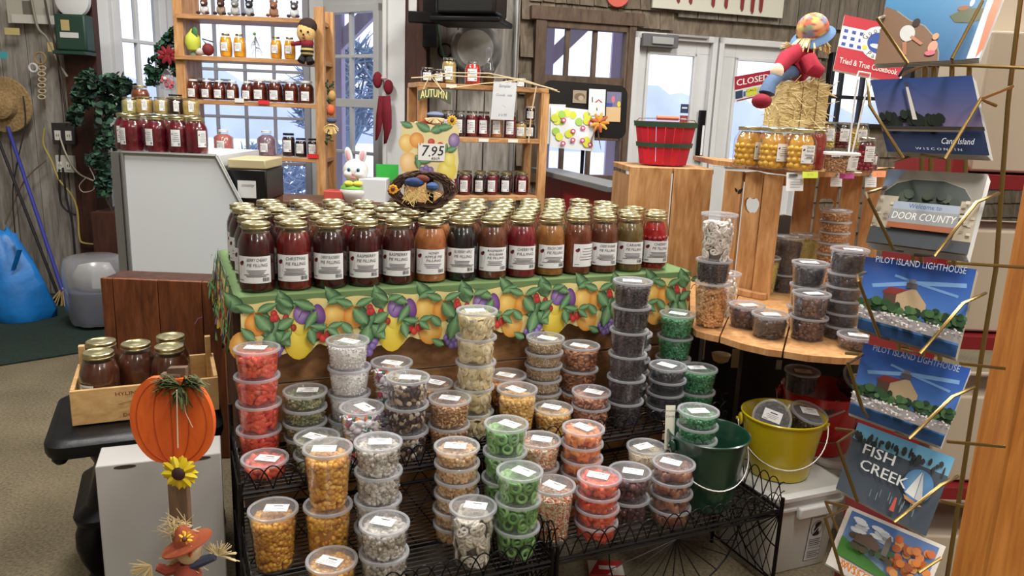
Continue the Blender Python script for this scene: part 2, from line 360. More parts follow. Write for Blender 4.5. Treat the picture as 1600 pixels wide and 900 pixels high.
# --- shingled wall with window and doors
PLS = VP(PLM.pt(sM, 0).x, 5.0, 1, .30)
def rect_px(pl, x0, y0, x1, y1, yy=None):
    a = pl.sz(x0, yy or (y0+y1)/2)[0]; b = pl.sz(x1, yy or (y0+y1)/2)[0]; xm = (x0+x1)/2; return (a, b, pl.sz(xm, y1)[1], pl.sz(xm, y0)[1])
hw = rect_px(PLS, 838, 34, 984, 285, 100)
hd1 = list(rect_px(PLS, 985, 54, 1113, 300, 100)); hd1[2] = 0
hd2 = list(rect_px(PLS, 1116, 62, 1262, 300, 100)); hd2[2] = 0; hd2[3] = hd1[3]
hw2 = rect_px(PLS, 1292, 86, 1420, 200, 130)
LS = 4.3
mb = MB(); wallgrid(mb, PLS, 0, LS, 0, CEIL, [hw, hd1, hd2, hw2], off=-.02)
zpl = PLS.sz(1200, 38)[1]
rg = random.Random(3); z = .5; k = 0
holes = [hw, hd1, hd2, hw2]
while z < CEIL-.02:
    s = 0.004-(k % 2)*.04
    while s < LS:
        w = rg.uniform(.075, .125); cs = s+w/2
        if not any(h[0]-.03 < cs < h[1]+.03 and h[2]-.06 < z+.05 < h[3]+.03 for h in holes) and cs > .04:
            if not (z+.1 > zpl and cs > PLS.sz(1058, 20)[0]):
                p = [PLS.pt(s+.002, z-rg.uniform(0, .006), .012), PLS.pt(s+w-.002, z-rg.uniform(0, .006), .012), PLS.pt(s+w-.002, z+.125, -.008), PLS.pt(s+.002, z+.125, -.008)]
                bk = [v-PLS.n*.01 for v in p]; mb.add(p+bk, [(0, 1, 2, 3), (0, 4, 5, 1), (1, 5, 6, 2), (0, 3, 7, 4)])
        s += w
    z += .112; k += 1
struct(mb.build('wall_back', SHING, smooth=0))
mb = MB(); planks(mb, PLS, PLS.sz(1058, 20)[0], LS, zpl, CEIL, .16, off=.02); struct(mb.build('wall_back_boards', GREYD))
# brown casing + window
mb = MB(); an = PLS.ang()
zc = hw[3]+.035
mb.box(PLS.pt((hw[0]+hw[1])/2, hw[3]+.03, .03), (hw[1]-hw[0]+.12, .05, .08), an)
mb.box(PLS.pt(hw[0]+.01, (hw[2]+hw[3])/2, .02), (.07, .05, hw[3]-hw[2]), an); mb.box(PLS.pt(hw[1]-.01, (hw[2]+hw[3])/2, .02), (.05, .05, hw[3]-hw[2]), an)
struct(mb.build('trim_4', BROWNF, bevel=.003))
v1 = [PLS.sz(x, 90)[0] for x in (885, 928)]; hh = [PLS.sz(900, y)[1] for y in (128, 215)]
window('window_4', PLS, *hw, v1, hh, .05, BROWNF, .028, thick=(hh[0],))
mb = MB(); wallgrid(mb, PLS, *hw2, [(hw2[0]+.03, hw2[1]-.03, hw2[2]+.03, hw2[3]-.03)], th=.05, off=.02)
window('window_5', PLS, *hw2, [PLS.sz(x, 130)[0] for x in (1314, 1348)], [PLS.sz(1320, 152)[1]], .03, mat('black_muntin', (25, 25, 30), .5), .025)
def door(name, h, gx0, gy0, gx1, gy1):
    g = rect_px(PLS, gx0, gy0, gx1, gy1, (gy0+gy1)/2); g = (g[0], g[1], g[2], g[3])
    mb = MB(); wallgrid(mb, PLS, h[0]+.035, h[1]-.035, .01, h[3]-.04, [g], th=.045, off=.01)
    for (a, b, c, d) in ((h[0], h[0]+.035, 0, h[3]), (h[1]-.035, h[1], 0, h[3]), (h[0], h[1], h[3]-.04, h[3])): mb.box(PLS.pt((a+b)/2, (c+d)/2, .005), (b-a, .1, d-c), an)
    w = .018
    for (a, b, c, d) in ((g[0], g[0]+w, g[2], g[3]), (g[1]-w, g[1], g[2], g[3]), (g[0], g[1], g[2], g[2]+w), (g[0], g[1], g[3]-w, g[3])): mb.box(PLS.pt((a+b)/2, (c+d)/2, .012), (b-a, .03, d-c), an)
    o = struct(mb.build(name, WHITE, bevel=.003)); mp = MB(); mp.box(PLS.pt((g[0]+g[1])/2, (g[2]+g[3])/2, -.01), (g[1]-g[0], .005, g[3]-g[2]), an); mp.build('pane', PANE, o); return o, g
d1, g1_ = door('door_1', hd1, 1003, 82, 1079, 262)
d2, g2_ = door('door_2', hd2, 1139, 92, 1208, 262)
q = PLS.sz(1091, 212); mb = MB(); mb.box(PLS.pt(q[0], q[1], .03), (.05, .02, .34), an); mb.build('push_plate', BLACKM, d1, bevel=.004)
Pp = Print(); Pp.rect(-.008, -.1, .008, .1, (225, 225, 225)); mb = MB(); Pp.emit(mb, lambda u, v, h: PLS.pt(q[0]+.012+u, q[1]+v-.03, .0405+h)); mb.build('door_sticker', PRINT, d1, smooth=0)
q = PLS.sz(1024, 60); mb = MB(); mb.box(PLS.pt(q[0], q[1]-.02, .05), (.25, .07, .08), an); mb.box(PLS.pt(q[0]+.01, q[1]-.02, .09), (.15, .02, .045), an, 1); mb.box(PLS.pt(q[0]+.2, q[1]+.02, .07), (.3, .02, .015), an, 1)
mb.build('door_closer', [mat('closer_grey', (95, 95, 98), .5), mat('closer_silver', (165, 168, 170), .4, metal=.4)], d1, bevel=.003)
# little stickers low on door glass
mb = MB(); Pp = Print()
for i, c in enumerate(((40, 60, 95), (150, 60, 50), (60, 80, 100))): Pp.rect(-.03, -.05-.075*i, .03, .01-.075*i, c); Pp.rect(-.02, -.02-.075*i, .02, -.01-.075*i, (220, 220, 225))
q = PLS.sz(1070, 165); Pp.emit(mb, lambda u, v, h: PLS.pt(q[0]+u, q[1]+v, h)); mb.build('door_sticker', PRINT, d1, smooth=0)
# --- outside
struct(MB().box((0, 27, -.45), (90, 42, .3)).build('snow_ground', mat('snow', (242, 244, 250), .9)))
PORCH = mat('porch_timber', (176, 162, 184), .8)
def porch(x, Y, top, brace=0, w=.16):
    mb = MB(); mb.box((x, Y, top/2-.15), (w, w, top+.3))
    if brace: mb.box((x+brace*.35, Y, top-.38), (.12, .12, 1.05), Matrix.Rotation(brace*PI/4, 3, 'Y'))
    return mb
q = ony(522, 60, 7.2); o = porch(q.x, 7.2, 2.5, 1).build('porch_post', PORCH); tag(o, 'dark porch post with a diagonal brace outside the bay window', 'post')
q = ony(848, 90, 7.6); o = porch(q.x, 7.6, 2.45, 1, .2).build('porch_post', PORCH); tag(o, 'purple-grey porch post with brace outside the brown framed window', 'post')
q = ony(965, 90, 8.2); o = porch(q.x, 8.2, 2.5, 0, .13).build('porch_post', PORCH); tag(o, 'slim porch post seen through the last pane of the brown framed window', 'post')
mb = MB(); mb.box((-.6, 7.4, 2.66), (9, .22, .22)); mb.box((-.6, 7.9, 2.78), (9, 1.2, .06)); tag(mb.build('porch_beam', PORCH), 'porch roof beam crossing the tops of the windows outside', 'beam')
def bush(x, y, z, r, n, c, label):
    rg = random.Random(int(x*100)); mb = MB()
    for i in range(n):
        a = rg.uniform(0, 2*PI); ph = math.acos(rg.uniform(-.1, 1)); k = rg.uniform(.8, 1.05); q = Vector((x+k*r[0]*math.sin(ph)*math.cos(a), y+k*r[1]*math.sin(ph)*math.sin(a), z+k*r[2]*math.cos(ph)))
        for j in range(5): mb.tube([q, q+Vector((rg.uniform(-1, 1), rg.uniform(-1, 1), rg.uniform(-.3, 1)))*r[2]*.22], [.02, .004], 3)
    mb.tube([(x, y, -.35), (x, y, z+r[2]*.6)], .05)
    for j in range(18): a = rg.uniform(0, 6.28); mb.tube([(x, y, z*.5), (x+r[0]*.7*math.cos(a), y, z+r[2]*rg.uniform(.2, .8))], [.04, .01], 4)
    tag(mb.build('hazed_shrub', mat('haze_tinted_leaf%d' % c[0], c, .9)), label, 'shrub')  # outdoor haze is mixed into the blue-grey leaf colour
q = ony(430, 290, 10.5); bush(q.x, 10.5, .1, (1.1, .8, .6), 420, (140, 158, 182), 'haze-tinted blue-grey shrub in the snow beyond the centre bay window')
q = ony(545, 170, 10.6); bush(q.x*1.22, 12.9, 1.0, (.8, .5, 1.3), 300, (120, 138, 160), 'tall haze-tinted evergreen outside the bay window next to the white column')
mb = MB(); rg = random.Random(2); vs = []
xs = [-26+i*.5 for i in range(150)]
hs_ = [2.2+.35*math.sin(i*.31)+.3*math.sin(i*.83)+rg.uniform(-.15, .15) for i in range(150)]
for x, h in zip(xs, hs_): vs += [(x, 34, -.3), (x, 34.4, h), (x, 36, -.3)]
mb.add(vs, [(3*i+k, 3*i+3+k, 3*i+4+k, 3*i+1+k) for i in range(149) for k in (0, 1)]); tag(mb.build('treeline', mat('far_haze_tinted_trees', (196, 204, 222), .95, noise=.12, nscale=.6)), 'pale haze-tinted line of trees far beyond the snowy field', 'trees', kind='stuff')  # very pale tree colour has the distance haze painted in
# ================================================================== PRODUCT KITS
GOLD = mat('brass_tin', (206, 198, 158), .33, metal=1)
SILV = mat('silver_tin', (190, 190, 186), .25, metal=1)
WLID = mat('white_plastic_lid', (225, 225, 222), .4)
BLID = mat('dark_lid', (40, 38, 34), .35, metal=.4)
GLASS = clear('jar_glass', (245, 248, 246), rough=.04, refl=1.0)
TUBM = clear('deli_plastic', (253, 253, 254), .06, (235, 235, 240), rough=.12, refl=1.0)
LIDM = clear('deli_lid_plastic', (250, 250, 252), .22, (225, 228, 232), rough=.16, refl=1.2)
RIMM = clear('deli_lid_rim', (240, 240, 244), .62, (205, 208, 214), rough=.15, refl=1.2)
GRAN = attr_mat('dry_goods', .55, bump=.25)
GRANG = attr_mat('glossy_goods', .25, coat=.5)
CANDY = attr_mat('jelly_candy', .35, coat=.3)
_fill = {}
def fill_mat(name, c, rough=.25, c2=None, sc=38):
    if name in _m: return _m[name]
    m, nt, b = newmat(name); N = nt.nodes.new; L = nt.links.new
    tc = N('ShaderNodeTexCoord'); v = N('ShaderNodeTexNoise'); v.inputs['Scale'].default_value = sc; v.inputs['Detail'].default_value = 4; L(tc.outputs['Object'], v.inputs['Vector'])
    r = N('ShaderNodeValToRGB'); r.color_ramp.elements[0].position = .35; r.color_ramp.elements[1].position = .7
    r.color_ramp.elements[0].color = (*lin(c), 1); r.color_ramp.elements[1].color = (*lin(c2 or tuple(min(255, v_*1.5+4) for v_ in c)), 1)
    L(v.outputs['Fac'], r.inputs[0]); L(r.outputs[0], b.inputs['Base Color']); b.inputs['Roughness'].default_value = rough; b.inputs['Coat Weight'].default_value = .3
    _m[name] = m; return m
FLAV = {'berry': ((44, 10, 14), (80, 22, 26)), 'christmas': ((88, 18, 18), (130, 38, 34)), 'blackberry': ((34, 8, 14), (66, 16, 24)), 'raspberry': ((52, 14, 16), (86, 28, 28)),
        'apple': ((150, 82, 44), (188, 120, 74)), 'blueberry': ((12, 9, 14), (30, 22, 30)), 'rhubarb': ((82, 40, 28), (120, 66, 46)), 'cherry': ((96, 14, 26), (140, 26, 40)),
        'peach': ((132, 82, 38), (170, 112, 60)), 'amber': ((96, 44, 28), (134, 70, 44)), 'olive': ((92, 72, 40), (128, 104, 60)), 'brightcherry': ((150, 14, 22), (190, 34, 40)),
        'applebutter': ((74, 38, 26), (104, 58, 42)), 'honey': ((214, 134, 18), (240, 176, 50)), 'darkhoney': ((74, 22, 12), (110, 40, 20)), 'pinkjelly': ((178, 96, 92), (200, 124, 118)), 'mauvejelly': ((120, 92, 108), (150, 120, 134)),
        'jam': ((84, 12, 26), (120, 26, 40)), 'darkjam': ((30, 14, 18), (56, 26, 30)), 'salsa': ((160, 34, 26), (196, 60, 40)), 'pickle': ((150, 140, 84), (180, 168, 110)), 'mustard': ((160, 130, 70), (190, 160, 100)), 'syrup': ((120, 30, 26), (150, 50, 40)), 'peachjar': ((206, 140, 50), (226, 172, 88))}
_mesh = {}
def cached(key, fn):
    if key not in _mesh: _mesh[key] = fn()
    return _mesh[key]
def jar_profile(r, h, kind):
    if kind == 'quart': return [(r*.86, 0), (r*.97, .004), (r, .012), (r, h*.64), (r*.97, h*.70), (r*.86, h*.78), (r*.745, h*.84), (r*.72, h*.875), (r*.72, h*.975)]
    if kind == 'honey': return [(r*.85, 0), (r*.92, .004), (r, h*.25), (r*.98, h*.6), (r*.8, h*.82), (r*.6, h*.88), (r*.58, h*.97)]
    if kind == 'flask': return [(r*.92, 0), (r, .004), (r, h*.66), (r*.9, h*.72), (r*.5, h*.82), (r*.48, h*.95)]
    return [(r*.9, 0), (r, .005), (r, h*.72), (r*.93, h*.8), (r*.82, h*.85), (r*.8, h*.97)]
def sub_profile(pr, frac, inset):
    h = pr[-1][1]; out = []
    for i, (r, z) in enumerate(pr):
        if z <= h*frac: out.append((max(.002, r-inset), z+(inset if i == 0 else 0)))
        else:
            r0, z0 = pr[i-1]; t = (h*frac-z0)/(z-z0) if z > z0 else 0; out.append((r0+(r-r0)*t-inset, h*frac)); break
    return out
def label_print(title, w, h, seed=0, logo=True, bars=True):
    P = Print(.00015); rg = random.Random(seed); INK = (40, 40, 44)
    nx = 14; P.rect(-w/2, -h/2, w/2, h/2, (226, 228, 230), nx=nx)
    lines = title.split('|') if title else []
    if logo:
        P.ell(-w*.37, h*.22, w*.07, w*.06, (130, 24, 34), n=10); P.ell(-w*.33, h*.27, w*.05, w*.045, (40, 20, 26), n=10); P.line([(-w*.3, h*.3), (-w*.26, h*.05), (-w*.3, -h*.15)], w*.008, (150, 150, 155)); P.line([(-w*.38, h*.1), (-w*.36, -h*.05), (-w*.42, -h*.2)], w*.008, (170, 170, 175))
    y = h*.36
    for i, t in enumerate(lines):
        sz = h*.17 if len(lines) < 3 else h*.135
        P.text(t, w*.1, y, sz, INK, width=min(w*.56, len(t)*sz*.62), shear=.12); y -= sz*1.12
    if not lines: y = h*.3
    P.l += 1
    n = 5 if len(lines) < 3 else 3; step = (y+h*.30)/n
    for i in range(n):
        ww = rg.uniform(.2, .34)*w*(1.2 if i > 2 else 1); P.rect(w*.07-ww, y-step*i-h*.012, w*.07+ww, y-step*i+h*.012, (110, 110, 115) if i < 3 else (70, 70, 75), nx=6); P.l -= 1
    if bars:
        for i in range(9): x = w*(.24+.022*i); P.rect(x, -h*.43, x+w*rg.choice((.008, .013)), -h*.29, INK); P.l -= 1
    P.rect(-w*.45, -h*.4, -w*.3, -h*.375, (90, 90, 95)); P.l += 1
    return P
def jar_meshes(kind, r, h, flavor, title, lid, n, fill=.86, lab=(.12, .56, 2.0), lump=None):
    pr = jar_profile(r, h, kind)
    g = cached(('g', kind, r, h, n), lambda: MB().lathe(pr, n, cap=True).mesh('jar_glass', GLASS))
    def mkfill():
        mb = MB().lathe(sub_profile(pr, fill, .0022), n, 0)
        c = FLAV[flavor]
        if lump:
            rg = random.Random(5); mb = MB().lathe([(a*.86, z_) for a, z_ in sub_profile(pr, fill, .004)], n, 0); ls, cl = lump
            hh = h*.62; rows = int(hh/(ls*1.6)); 
            for i in range(rows):
                k = int(2*PI*(r-ls)/(ls*1.75))
                for j in range(k): a = 2*PI*(j+.5*(i % 2))/k+rg.uniform(-.1, .1); q = ls*rg.uniform(.88, 1.02); mb.ball((math.cos(a)*(r-.003-ls), math.sin(a)*(r-.003-ls), .006+ls+i*ls*1.6+rg.uniform(-.002, .002)), (q, q, q*.95), 10, 1, cl)
        return mb.mesh('filling', [fill_mat('filling_'+flavor, c[0], c2=c[1]), _m['glossy_goods']])
    f = cached(('f', kind, r, h, flavor, n, bool(lump)), mkfill)
    rl = pr[-1][0]*1.07; hl = h*.085; z = h*.985
    lm = {'gold': GOLD, 'silver': SILV, 'white': WLID, 'dark': BLID}[lid]
    l = cached(('l', kind, r, h, lid, n), lambda: MB().lathe([(rl*.985, z-hl), (rl*1.01, z-hl*.96), (rl*1.01, z-hl*.78), (rl*.97, z-hl*.7), (rl*.97, z-hl*.55), (rl, z-hl*.45), (rl, z-hl*.12), (rl*.96, z), (rl*.88, z+.0002), (rl*.84, z-.0012), (rl*.45, z-.0012), (rl*.4, z-.0004), (.001, z-.0004)], n).mesh('screw_lid', lm))
    def mklab():
        rr = r*1.006+.0003; w = r*lab[2]; hh = (lab[1]-lab[0])*h; zc = (lab[0]+lab[1])/2*h; mb = MB()
        label_print(title, w, hh, (sum(map(ord, title)) % 97 if title else 3), bars=(r > .03), logo=(r > .02)).emit(mb, lambda u, v, k: Vector(((rr+k)*math.sin(u/rr), -(rr+k)*math.cos(u/rr), zc+v)))
        return mb.mesh('paper_label', PRINT, 0)
    p = cached(('p', kind, r, h, title, lab), mklab) if lab else None
    return g, f, l, p
def jar(loc, label, kind='quart', r=.052, h=.178, flavor='berry', title=None, lid='gold', rz=0, group=None, name='quart_jar', n=28, fill=.86, lab=(.12, .56, 2.0), lump=None, cat='jar', glass=True):
    g, f, l, p = jar_meshes(kind, r, h, flavor, title, lid, n, fill, lab, lump)
    t = thing(name, label, cat, loc, rz, group)
    if glass: link('jar_glass', g, t)
    link('filling', f, t); link('screw_lid', l, t)
    if lab: link('paper_label', p, t)
    return t
# ------------------------------------------------------------------ deli tubs
RT, RBt = .0535, .0445     # body radius under the rim, at the base
HS = {'S': .040, 'M': .070, 'L': .140}
def R_at(size, z): h = HS[size]; rb = {'S': .048, 'M': .0455, 'L': .0415}[size]; return rb+(RT-rb)*min(1, z/(h-.004))
KINDS_ = {
 'redslice': ('chunk', .0135, [(230, 84, 48), (238, 104, 64), (222, 66, 42)], CANDY, (206, 60, 40), 95),
 'pepita': ('grain', .0075, [(120, 128, 78), (150, 150, 100), (176, 166, 122), (92, 100, 62)], GRAN, (104, 104, 70), 330),
 'coconut': ('grain', .0042, [(232, 230, 226), (222, 220, 214)], GRAN, (225, 222, 216), 260),
 'taffy': ('taffy', .014, [(236, 196, 40), (226, 66, 82), (40, 120, 96), (240, 238, 238), (232, 130, 60), (240, 238, 238), (240, 236, 240), (120, 80, 110)], CANDY, (214, 205, 205), 60),
 'trail': ('flat', .0095, [(50, 34, 34), (86, 58, 46), (196, 178, 152), (150, 122, 96), (70, 36, 40), (214, 204, 186)], GRAN, (64, 48, 42), 210),
 'granola': ('grain', .006, [(206, 160, 108), (180, 128, 82), (224, 186, 140), (160, 106, 66)], GRAN, (170, 124, 82), 420),
 'banana': ('disc', .0145, [(226, 208, 160), (214, 192, 140), (236, 222, 182)], GRAN, (180, 160, 112), 110),
 'sesame': ('grain', .0035, [(198, 176, 136), (170, 144, 104), (216, 198, 164), (140, 116, 84)], GRAN, (164, 142, 108), 560),
 'cornnut': ('nug', .0072, [(196, 128, 54), (176, 106, 40), (212, 148, 74)], GRANG, (140, 84, 34), 300),
 'toastcorn': ('nug', .0072, [(222, 176, 92), (206, 156, 74), (234, 194, 120)], GRAN, (180, 132, 66), 300),
 'almond': ('long', .0085, [(172, 108, 62), (154, 92, 50), (190, 126, 80)], GRAN, (116, 70, 40), 240),
 'pinknut': ('long', .0085, [(196, 136, 100), (178, 112, 82), (212, 156, 122)], GRAN, (150, 96, 70), 200),
 'raisin': ('nug', .0062, [(48, 38, 42), (62, 48, 50), (36, 28, 34)], GRAN, (38, 30, 34), 260),
 'licorice': ('nug', .006, [(16, 20, 28), (26, 30, 40), (12, 14, 20)], GRANG, (14, 16, 22), 220),
 'green': ('nug', .0052, [(36, 132, 74), (26, 108, 58), (62, 156, 96)], GRANG, (22, 88, 50), 480),
 'corn': ('nug', .0082, [(228, 166, 44), (212, 146, 32), (240, 186, 70), (196, 128, 30)], GRANG, (178, 116, 24), 320),
 'puff': ('puff', .0068, [(206, 198, 186), (190, 182, 170), (220, 214, 204), (160, 150, 140)], GRAN, (164, 154, 142), 330),
 'peanut': ('nug', .0062, [(212, 170, 118), (196, 152, 100), (226, 190, 142)], GRAN, (166, 126, 82), 300),
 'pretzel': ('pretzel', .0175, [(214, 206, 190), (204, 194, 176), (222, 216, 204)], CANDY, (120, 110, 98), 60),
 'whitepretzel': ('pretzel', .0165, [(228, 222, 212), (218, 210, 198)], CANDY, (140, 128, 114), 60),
 'greenring': ('ring', .016, [(118, 170, 88), (140, 190, 112), (98, 152, 72)], CANDY, (88, 138, 70), 50),
 'confetti': ('grain', .0042, [(232, 220, 196), (226, 208, 176), (222, 120, 70), (236, 228, 214), (206, 96, 60), (176, 160, 96)], GRAN, (212, 180, 146), 600),
 'orange': ('chunk', .0125, [(230, 130, 50), (220, 110, 40), (236, 150, 80)], CANDY, (206, 112, 56), 95),
 'cream': ('grain', .0032, [(222, 206, 178), (214, 196, 164)], GRAN, (214, 198, 168), 260),
 'darkfruit': ('nug', .0115, [(80, 30, 34), (58, 24, 30), (100, 46, 44)], CANDY, (56, 26, 30), 110),
 'tanfruit': ('flat', .014, [(150, 90, 66), (176, 120, 90), (120, 66, 54)], CANDY, (110, 66, 54), 100),
 'choc': ('nug', .0088, [(74, 44, 40), (60, 34, 34), (90, 56, 50)], GRANG, (46, 28, 28), 170),
 'darkchoc': ('nug', .0074, [(36, 26, 34), (26, 20, 28), (50, 38, 46)], GRANG, (24, 18, 24), 240),
 'goldnut': ('nug', .0072, [(206, 148, 84), (190, 130, 66), (220, 168, 106)], GRANG, (150, 96, 48), 300),
 'yellowseed': ('grain', .0035, [(206, 190, 96), (190, 172, 80)], GRAN, (180, 162, 80), 300),
}
def piece(mb, shape, sz, q, R, col, rg):
    if shape == 'nug': mb.ball(q, (sz*rg.uniform(.8, 1.05), sz*rg.uniform(.7, .95), sz*rg.uniform(.6, .85)), 8, 0, col, R)
    elif shape == 'puff': mb.ball(q, (sz, sz*rg.uniform(.8, 1), sz*.85), 7, 0, col, R, .3, rg)
    elif shape == 'long': mb.ball(q, (sz*1.15, sz*.55, sz*.4), 6, 0, col, R)
    elif shape == 'grain': mb.ball(q, (sz*rg.uniform(.9, 1.3), sz*.6, sz*.4), 4, 0, col, R)
    elif shape == 'flat': mb.ball(q, (sz*rg.uniform(.8, 1.2), sz*.8, sz*.28), 6, 0, col, R, .2, rg)
    elif shape == 'disc':
        c2 = tuple(v*.8 for v in col); mb.lathe([(sz*.96, -.0016), (sz, 0), (sz*.96, .0016)], 12, 0, col, q, R); mb.lathe([(sz*.35, .0017), (sz*.3, .0021)], 7, 0, c2, q, R)
    elif shape == 'ring':
        pts = [q+R @ Vector((sz*.68*math.cos(a*PI/7), sz*.68*math.sin(a*PI/7), 0)) for a in range(14)]; mb.tube(pts, sz*.30, 6, 0, col, True, .8)
    elif shape == 'chunk':
        mb.tube([q+R @ Vector((-sz, 0, 0)), q+R @ Vector((-sz*.4, 0, sz*.22)), q+R @ Vector((sz*.4, 0, sz*.22)), q+R @ Vector((sz, 0, 0))], [sz*.5, sz*.55, sz*.55, sz*.5], 6, 0, col)
    elif shape == 'taffy':
        mb.ball(q, (sz*.8, sz*.55, sz*.55), 8, 0, col, R)
        w = (238, 236, 240)
        for s_ in (-1, 1): mb.tube([q+R @ Vector((s_*sz*.7, 0, 0)), q+R @ Vector((s_*sz*.9, 0, 0)), q+R @ Vector((s_*sz*1.35, 0, 0))], [sz*.2, sz*.15, sz*.5], 7, 0, w, flat=.4)
    elif shape == 'pretzel':
        pts = []
        for i in range(26):
            t = -4+8*i/25; pts.append(q+R @ Vector(((3.3-.4*t*t)*math.sin(t), (2.5-.3*t*t)*math.cos(t), .35*math.cos(2*t)))*(sz/3.3))
        mb.tube(pts, sz*.21, 6, 0, col)
def rrot(rg, lay=0):
    return Matrix.Rotation(rg.uniform(0, 2*PI), 3, 'Z') @ Matrix.Rotation(rg.uniform(-PI, PI)*(1 if not lay else lay), 3, 'X') @ Matrix.Rotation(rg.uniform(0, 2*PI), 3, 'Z')
def goods_mesh(kind, size, var=0):
    shape, sz, cols, mt, core, dens = KINDS_[kind]; h = HS[size]; rg = random.Random(sum(map(ord, kind+size))*7+var); mb = MB()
    top = h*(.86 if size != 'S' else .8)-.004; R = lambda z: R_at(size, z)-.0015
    k = {'S': .55, 'M': 1, 'L': 1.9}[size]; nn = int(dens*k*(.72 if sz > .008 else 1.15))
    ins = sz*.55
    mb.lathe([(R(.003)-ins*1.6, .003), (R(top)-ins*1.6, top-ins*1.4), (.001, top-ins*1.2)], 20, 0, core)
    flat = shape in ('disc', 'ring', 'pretzel', 'flat')
    for i in range(nn):
        z = .002+sz*.4+(top-sz*.9)*((i*.618034+rg.uniform(0, .05)) % 1); a = rg.uniform(0, 2*PI)
        if flat:   # face roughly outwards
            Rm = Matrix.Rotation(a, 3, 'Z') @ Matrix.Rotation(PI/2+rg.uniform(-.35, .25), 3, 'Y') @ Matrix.Rotation(rg.uniform(-.3, .3), 3, 'X') @ Matrix.Rotation(rg.uniform(0, 6), 3, 'Z'); rr = R(z)-(.0045 if shape in ('disc', 'flat') else .0065)-rg.uniform(0, .004)
        elif shape in ('chunk', 'taffy'): Rm = Matrix.Rotation(a+PI/2, 3, 'Z') @ Matrix.Rotation(rg.uniform(-1.2, 1.2), 3, 'Y'); rr = R(z)-sz*.62
        else: Rm = rrot(rg); rr = R(z)-sz*rg.uniform(.75, 1.0)*(.8 if shape in('grain', 'long') else .95)
        piece(mb, shape, sz, Vector((rr*math.cos(a), rr*math.sin(a), z)), Rm, rg.choice(cols), rg)
    nt_ = int(dens*.42*(.8 if sz > .008 else 1))
    for i in range(nt_):
        a = rg.uniform(0, 2*PI); rr = (R(top)-sz)*math.sqrt(rg.random()); piece(mb, shape, sz, Vector((rr*math.cos(a), rr*math.sin(a), top-sz*.35)), rrot(rg, .12), rg.choice(cols), rg)
    return mb.mesh('contents', mt, 100)
def tub_mesh(size):
    h = HS[size]; rb = R_at(size, 0)
    return MB().lathe([(rb*.9, .0015), (rb*.98, .0005), (rb, .003), (RT-.0005, h-.006), (RT+.0005, h-.005), (RT+.0005, h-.002)], 36, cap=False).add([(rb*.9*math.cos(2*PI*k/36), rb*.9*math.sin(2*PI*k/36), .0016) for k in range(36)], [tuple(range(36))]).mesh('tub', TUBM)
def lid_mesh():
    mb = MB(); mb.lathe([(.0465, .0), (.0478, -.0012), (.0485, .0012)], 36, 0, cap=False); mb.add([(.0466*math.cos(2*PI*k/36), .0466*math.sin(2*PI*k/36), 0) for k in range(36)], [tuple(range(36))], 0)
    mb.lathe([(.0485, .0012), (.0525, .0026), (.0552, .0018), (.0560, -.0004), (.0560, -.0040), (.0545, -.0048)], 36, 1, cap=False)
    return mb.mesh('snap_lid', [LIDM, RIMM])
def sticker_mesh(k):
    P = Print(.00012); rg = random.Random(k); w, h = .052, .032; P.rect(-w/2, -h/2, w/2, h/2, (232, 234, 236)); P.rect(w*.05-w*.2, h*.2, w*.05+w*.2, h*.3, (50, 50, 55)); P.l -= 1
    for i in range(3): ww = rg.uniform(.16, .36)*w; P.rect(-ww, h*(.02-.14*i), ww, h*(.06-.14*i), (110, 110, 116)); P.l -= 1
    P.rect(-w*.45, -h*.42, -w*.2, -h*.36, (120, 120, 126))
    mb = MB(); P.emit(mb, lambda u, v, q: Vector((u, v, .0004+q))); return mb.mesh('price_sticker', PRINT, 0)
def tub(loc, size, kind, label, group, rz=0, sticker=True, R=None, name='deli_tub', var=0):
    t = thing(name, label, 'food tub', loc, rz, group)
    if R is not None: t.rotation_euler = R.to_euler()
    link('tub', cached(('tub', size), lambda: tub_mesh(size)), t)
    link('contents', cached(('goods', kind, size, var), lambda: goods_mesh(kind, size, var)), t)
    o = link('snap_lid', cached('lid', lid_mesh), t, loc=(0, 0, HS[size]-.0015))
    if sticker:
        k = rnd.randrange(4); s = link('price_sticker', cached(('st', k), lambda: sticker_mesh(k)), t, loc=(rnd.uniform(-.008, .008), rnd.uniform(-.006, .008), HS[size]-.0015)); s.rotation_euler = (0, 0, rnd.uniform(-.5, .35))
    return t
ORD = ['top', 'second from the top', 'third from the top', 'fourth from the top', 'fifth from the top', 'sixth from the top', 'seventh from the top']
def relax(pts, dmin, clampf=None, it=60):
    n = len(pts)
    for _ in range(it):
        for i in range(n):
            for j in range(i):
                d = pts[i]-pts[j]; l = d.length
                if l < dmin: d = (d/l if l > 1e-6 else Vector((1, 0)))*(dmin-l)*.5; pts[i] = pts[i]+d; pts[j] = pts[j]-d
        if clampf: pts = [clampf(i, p) for i, p in enumerate(pts)]
    return pts
